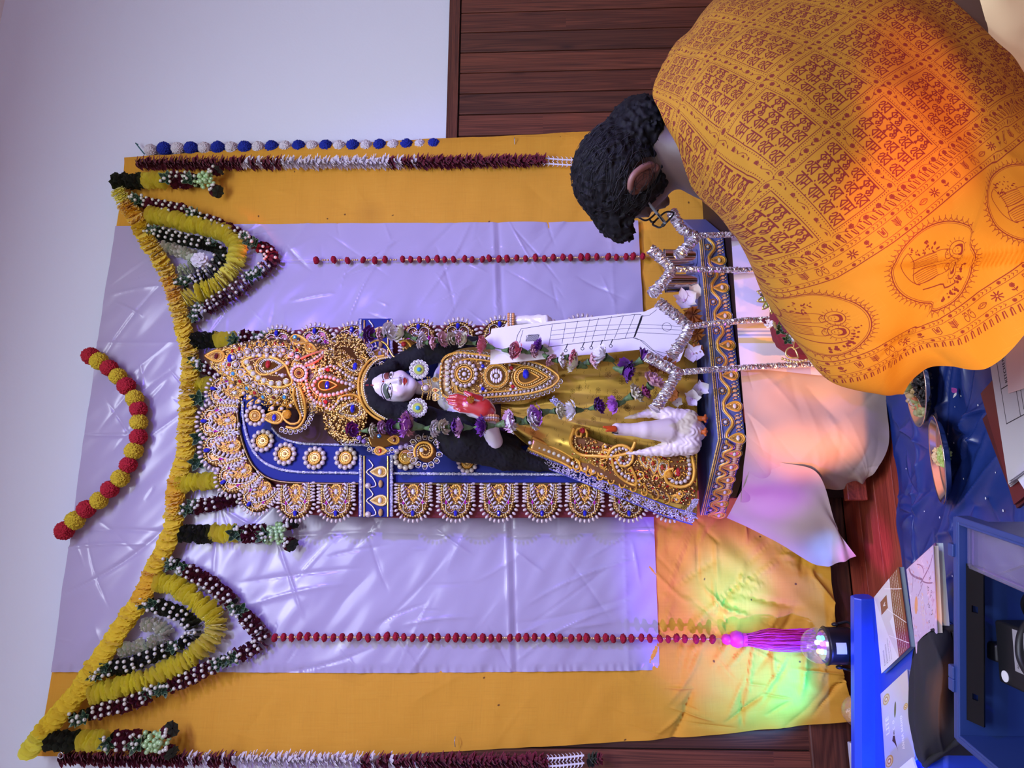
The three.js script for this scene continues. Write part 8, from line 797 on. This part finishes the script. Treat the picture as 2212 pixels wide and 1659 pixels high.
  // medallions with two haloed figures
  for (let k = 0; k < 3; k++) { const X = (k + 0.5) / 3 * SHW, Y = 0.176, R = 0.056; for (const q of [R, R - 0.0022]) { c.lineWidth = q === R ? 0.0014 : 0.0006; c.beginPath(); c.ellipse(X, Y, q * 1.1, q, 0, 0, 7); c.stroke(); } for (let a = 0; a < 54; a++) { const t = a / 54 * 6.283, p = (q, d = 0) => [X + Math.cos(t + d) * q * 1.1, Y + Math.sin(t + d) * q]; ln([p(R + 0.001, -0.05), p(R + 0.005), p(R + 0.001, 0.05)], 0.0007); ln([p(R + 0.005), p(R + 0.0085)], 0.0007); dot(...p(R + 0.0028), 0.0006); }
    c.save(); c.translate(X, Y); c.rotate(-Math.PI / 2 - 0.25); const B = (pts, fill, th = 0.0008) => { c.lineWidth = th; c.beginPath(); c.moveTo(...pts[0]); for (let i = 1; i < pts.length - 1; i += 2) c.quadraticCurveTo(...pts[i], ...pts[i + 1]); if (fill) c.fill(); c.stroke(); };
    for (const [fx, fy] of [[-0.012, 0.026], [0.012, 0.024]]) { c.lineWidth = 0.0009; c.beginPath(); c.arc(fx, fy, 0.0115, 0, 7); c.stroke(); for (let a = 0; a < 16; a++) { const t = a / 16 * 6.283; ln([[fx + Math.cos(t) * 0.013, fy + Math.sin(t) * 0.013], [fx + Math.cos(t) * 0.0165, fy + Math.sin(t) * 0.0165]], 0.0006); } c.lineWidth = 0.0007; c.beginPath(); c.ellipse(fx, fy - 0.001, 0.0052, 0.0066, 0, 0, 7); c.stroke(); dot(fx - 0.002, fy, 0.0007); dot(fx + 0.002, fy, 0.0007); ln([[fx - 0.0015, fy - 0.004], [fx + 0.0015, fy - 0.004]], 0.0006); B([[fx - 0.006, fy - 0.002], [fx - 0.008, fy + 0.009], [fx, fy + 0.008], [fx + 0.008, fy + 0.009], [fx + 0.006, fy - 0.002], [fx + 0.005, fy + 0.005], [fx, fy + 0.005], [fx - 0.005, fy + 0.005], [fx - 0.006, fy - 0.002]], true); B([[fx - 0.004, fy - 0.008], [fx - 0.010, fy - 0.018], [fx - 0.009, fy - 0.030], [fx - 0.012, fy - 0.046], [fx - 0.008, fy - 0.060]]); B([[fx + 0.004, fy - 0.008], [fx + 0.010, fy - 0.018], [fx + 0.008, fy - 0.030], [fx + 0.012, fy - 0.046], [fx + 0.007, fy - 0.060]]); for (let a = 0; a < 7; a++) B([[fx - 0.008 + a * 0.0026, fy - 0.028], [fx - 0.010 + a * 0.0033, fy - 0.045], [fx - 0.008 + a * 0.0028, fy - 0.058]], false, 0.0006); B([[fx - 0.006, fy - 0.012], [fx, fy - 0.022], [fx + 0.008, fy - 0.016]]); for (let a = 0; a < 5; a++) dot(fx - 0.004 + a * 0.002, fy - 0.013 - 0.002 * Math.sin(a), 0.0006); }
    for (let a = 0; a < 34; a++) { const t = rr(0.1, 1.4); dot(Math.cos(t) * R * rr(0.72, 0.92), Math.sin(t) * R * rr(0.72, 0.92), rr(0.0008, 0.0022)); } for (let a = 0; a < 26; a++) leaf(rr(-0.042, -0.022), rr(-0.03, 0.004), rr(0, 6), rr(0.003, 0.006)); B([[0.03, 0.03], [0.036, 0.0], [0.03, -0.03]], false, 0.0014); B([[-0.034, -0.034], [-0.01, -0.026], [0.006, -0.036], [0.018, -0.040], [0.022, -0.032], [0.012, -0.046], [-0.02, -0.046], [-0.03, -0.044], [-0.034, -0.034]], false); c.restore(); }
  c.restore();
}
{ const tex = canvasTex(2048, 2048, drawShawl, true), px = [
    [[1512, 352, 0.90], [1500, 412, 0.945], [1470, 330, 1.02], [1432, 250, 1.05], [1408, 203, 1.03], [1442, 120, 1.0], [1500, 50, 0.96], [1545, -10, 0.9], [1570, -40, 0.8]],
    [[1605, 465, 0.88], [1592, 522, 0.945], [1560, 400, 1.09], [1530, 250, 1.14], [1530, 120, 1.12], [1570, 0, 1.05], [1610, -70, 0.95], [1630, -100, 0.8]],
    [[1668, 585, 0.88], [1652, 640, 0.955], [1650, 500, 1.11], [1650, 330, 1.19], [1670, 150, 1.19], [1710, 0, 1.12], [1750, -110, 1.0], [1770, -150, 0.82]],
    [[1738, 685, 0.88], [1722, 742, 0.965], [1740, 600, 1.11], [1770, 400, 1.2], [1810, 200, 1.21], [1860, 0, 1.16], [1900, -100, 1.05], [1920, -140, 0.88]],
    [[1808, 762, 0.90], [1795, 820, 0.98], [1840, 680, 1.10], [1890, 480, 1.19], [1940, 250, 1.21], [1995, 60, 1.17], [2040, -30, 1.10], [2055, -60, 0.95]],
    [[1880, 792, 0.93], [1868, 848, 1.0], [1920, 735, 1.10], [1990, 570, 1.17], [2055, 350, 1.2], [2112, 190, 1.18], [2155, 95, 1.12], [2170, 68, 1.0]],
    [[1954, 788, 0.96], [1950, 852, 1.0], [2003, 792, 1.06], [2135, 792, 1.12], [2230, 700, 1.17], [2330, 500, 1.19], [2310, 330, 1.15], [2290, 250, 1.05]]];
  tex.wrapT = THREE.ClampToEdgeWrapping; const rows = px.map((r) => r.map(([x, y, z]) => W(x, y, z).sub(MO)));
  const A = W(1835, 612, 1.1).sub(MO), Bq = W(2230, 545, 1.2).sub(MO), fx = Bq.x - A.x, fy = Bq.y - A.y, fl = Math.hypot(fx, fy);
  const c1 = creaser(22, 1.0, 0.7, 71, 0.2, 0.02, 0.006, 0.9);
  const g = sheet(rows, 230, 230, (u, v, x, y, p) => { const t = ((p.x - A.x) * fx + (p.y - A.y) * fy) / fl, n = ((p.x - A.x) * -fy + (p.y - A.y) * fx) / fl; const lay = 0.016 * smooth(-0.006, 0.004, n) * smooth(-0.02, 0.12, t) * smooth(0.22, 0.02, Math.abs(n)); return lay + 0.004 * N2(x * 4 + y * 3, y * 4 - x * 2) + 0.5 * c1(x, y); });
  { // lay the print on the unrolled cloth: lengths measured along the sheet from one column
    const n = 230, w = n + 1, P = g.attributes.position, U = g.attributes.uv, X = new Float32Array(w * w), D = new Float32Array(w * w), ref = 110, q = (k) => [P.getX(k), P.getY(k), P.getZ(k)];
    for (let j = 0; j <= n; j++) { const k0 = j * w + ref; if (j) { const a = q(k0), b = q(k0 - w); X[k0] = X[k0 - w] + a[0] - b[0]; D[k0] = D[k0 - w] + Math.sign(b[1] - a[1]) * Math.hypot(a[1] - b[1], a[2] - b[2]); } else { X[k0] = P.getX(k0); D[k0] = -P.getY(k0); }
      for (const d of [-1, 1]) for (let i = ref + d; i >= 0 && i <= n; i += d) { const k = j * w + i, a = q(k), b = q(k - d), st = Math.hypot(a[0] - b[0], a[2] - b[2]); X[k] = X[k - d] + d * st; D[k] = D[k - d] - (a[1] - b[1]); } }
    const off = q(230 * w + 30), kx = 230 * w + 30, tH = 0.77 * X[kx] - 0.64 * D[kx];
    for (let k = 0; k < w * w; k++) U.setXY(k, (0.64 * X[k] + 0.77 * D[k]) / SHW, (0.77 * X[k] - 0.64 * D[k] - tH - 0.055) / SHH); }
  part('shawl', g, phys(0xffffff, 0.85, 0, { map: tex, bumpMap: weaveRep(30), bumpScale: 0.0002, sheen: 0.15 }), man, 'orange cotton shawl block printed with dark red lettering and medallions'); }

renderer.render(scene, camera);
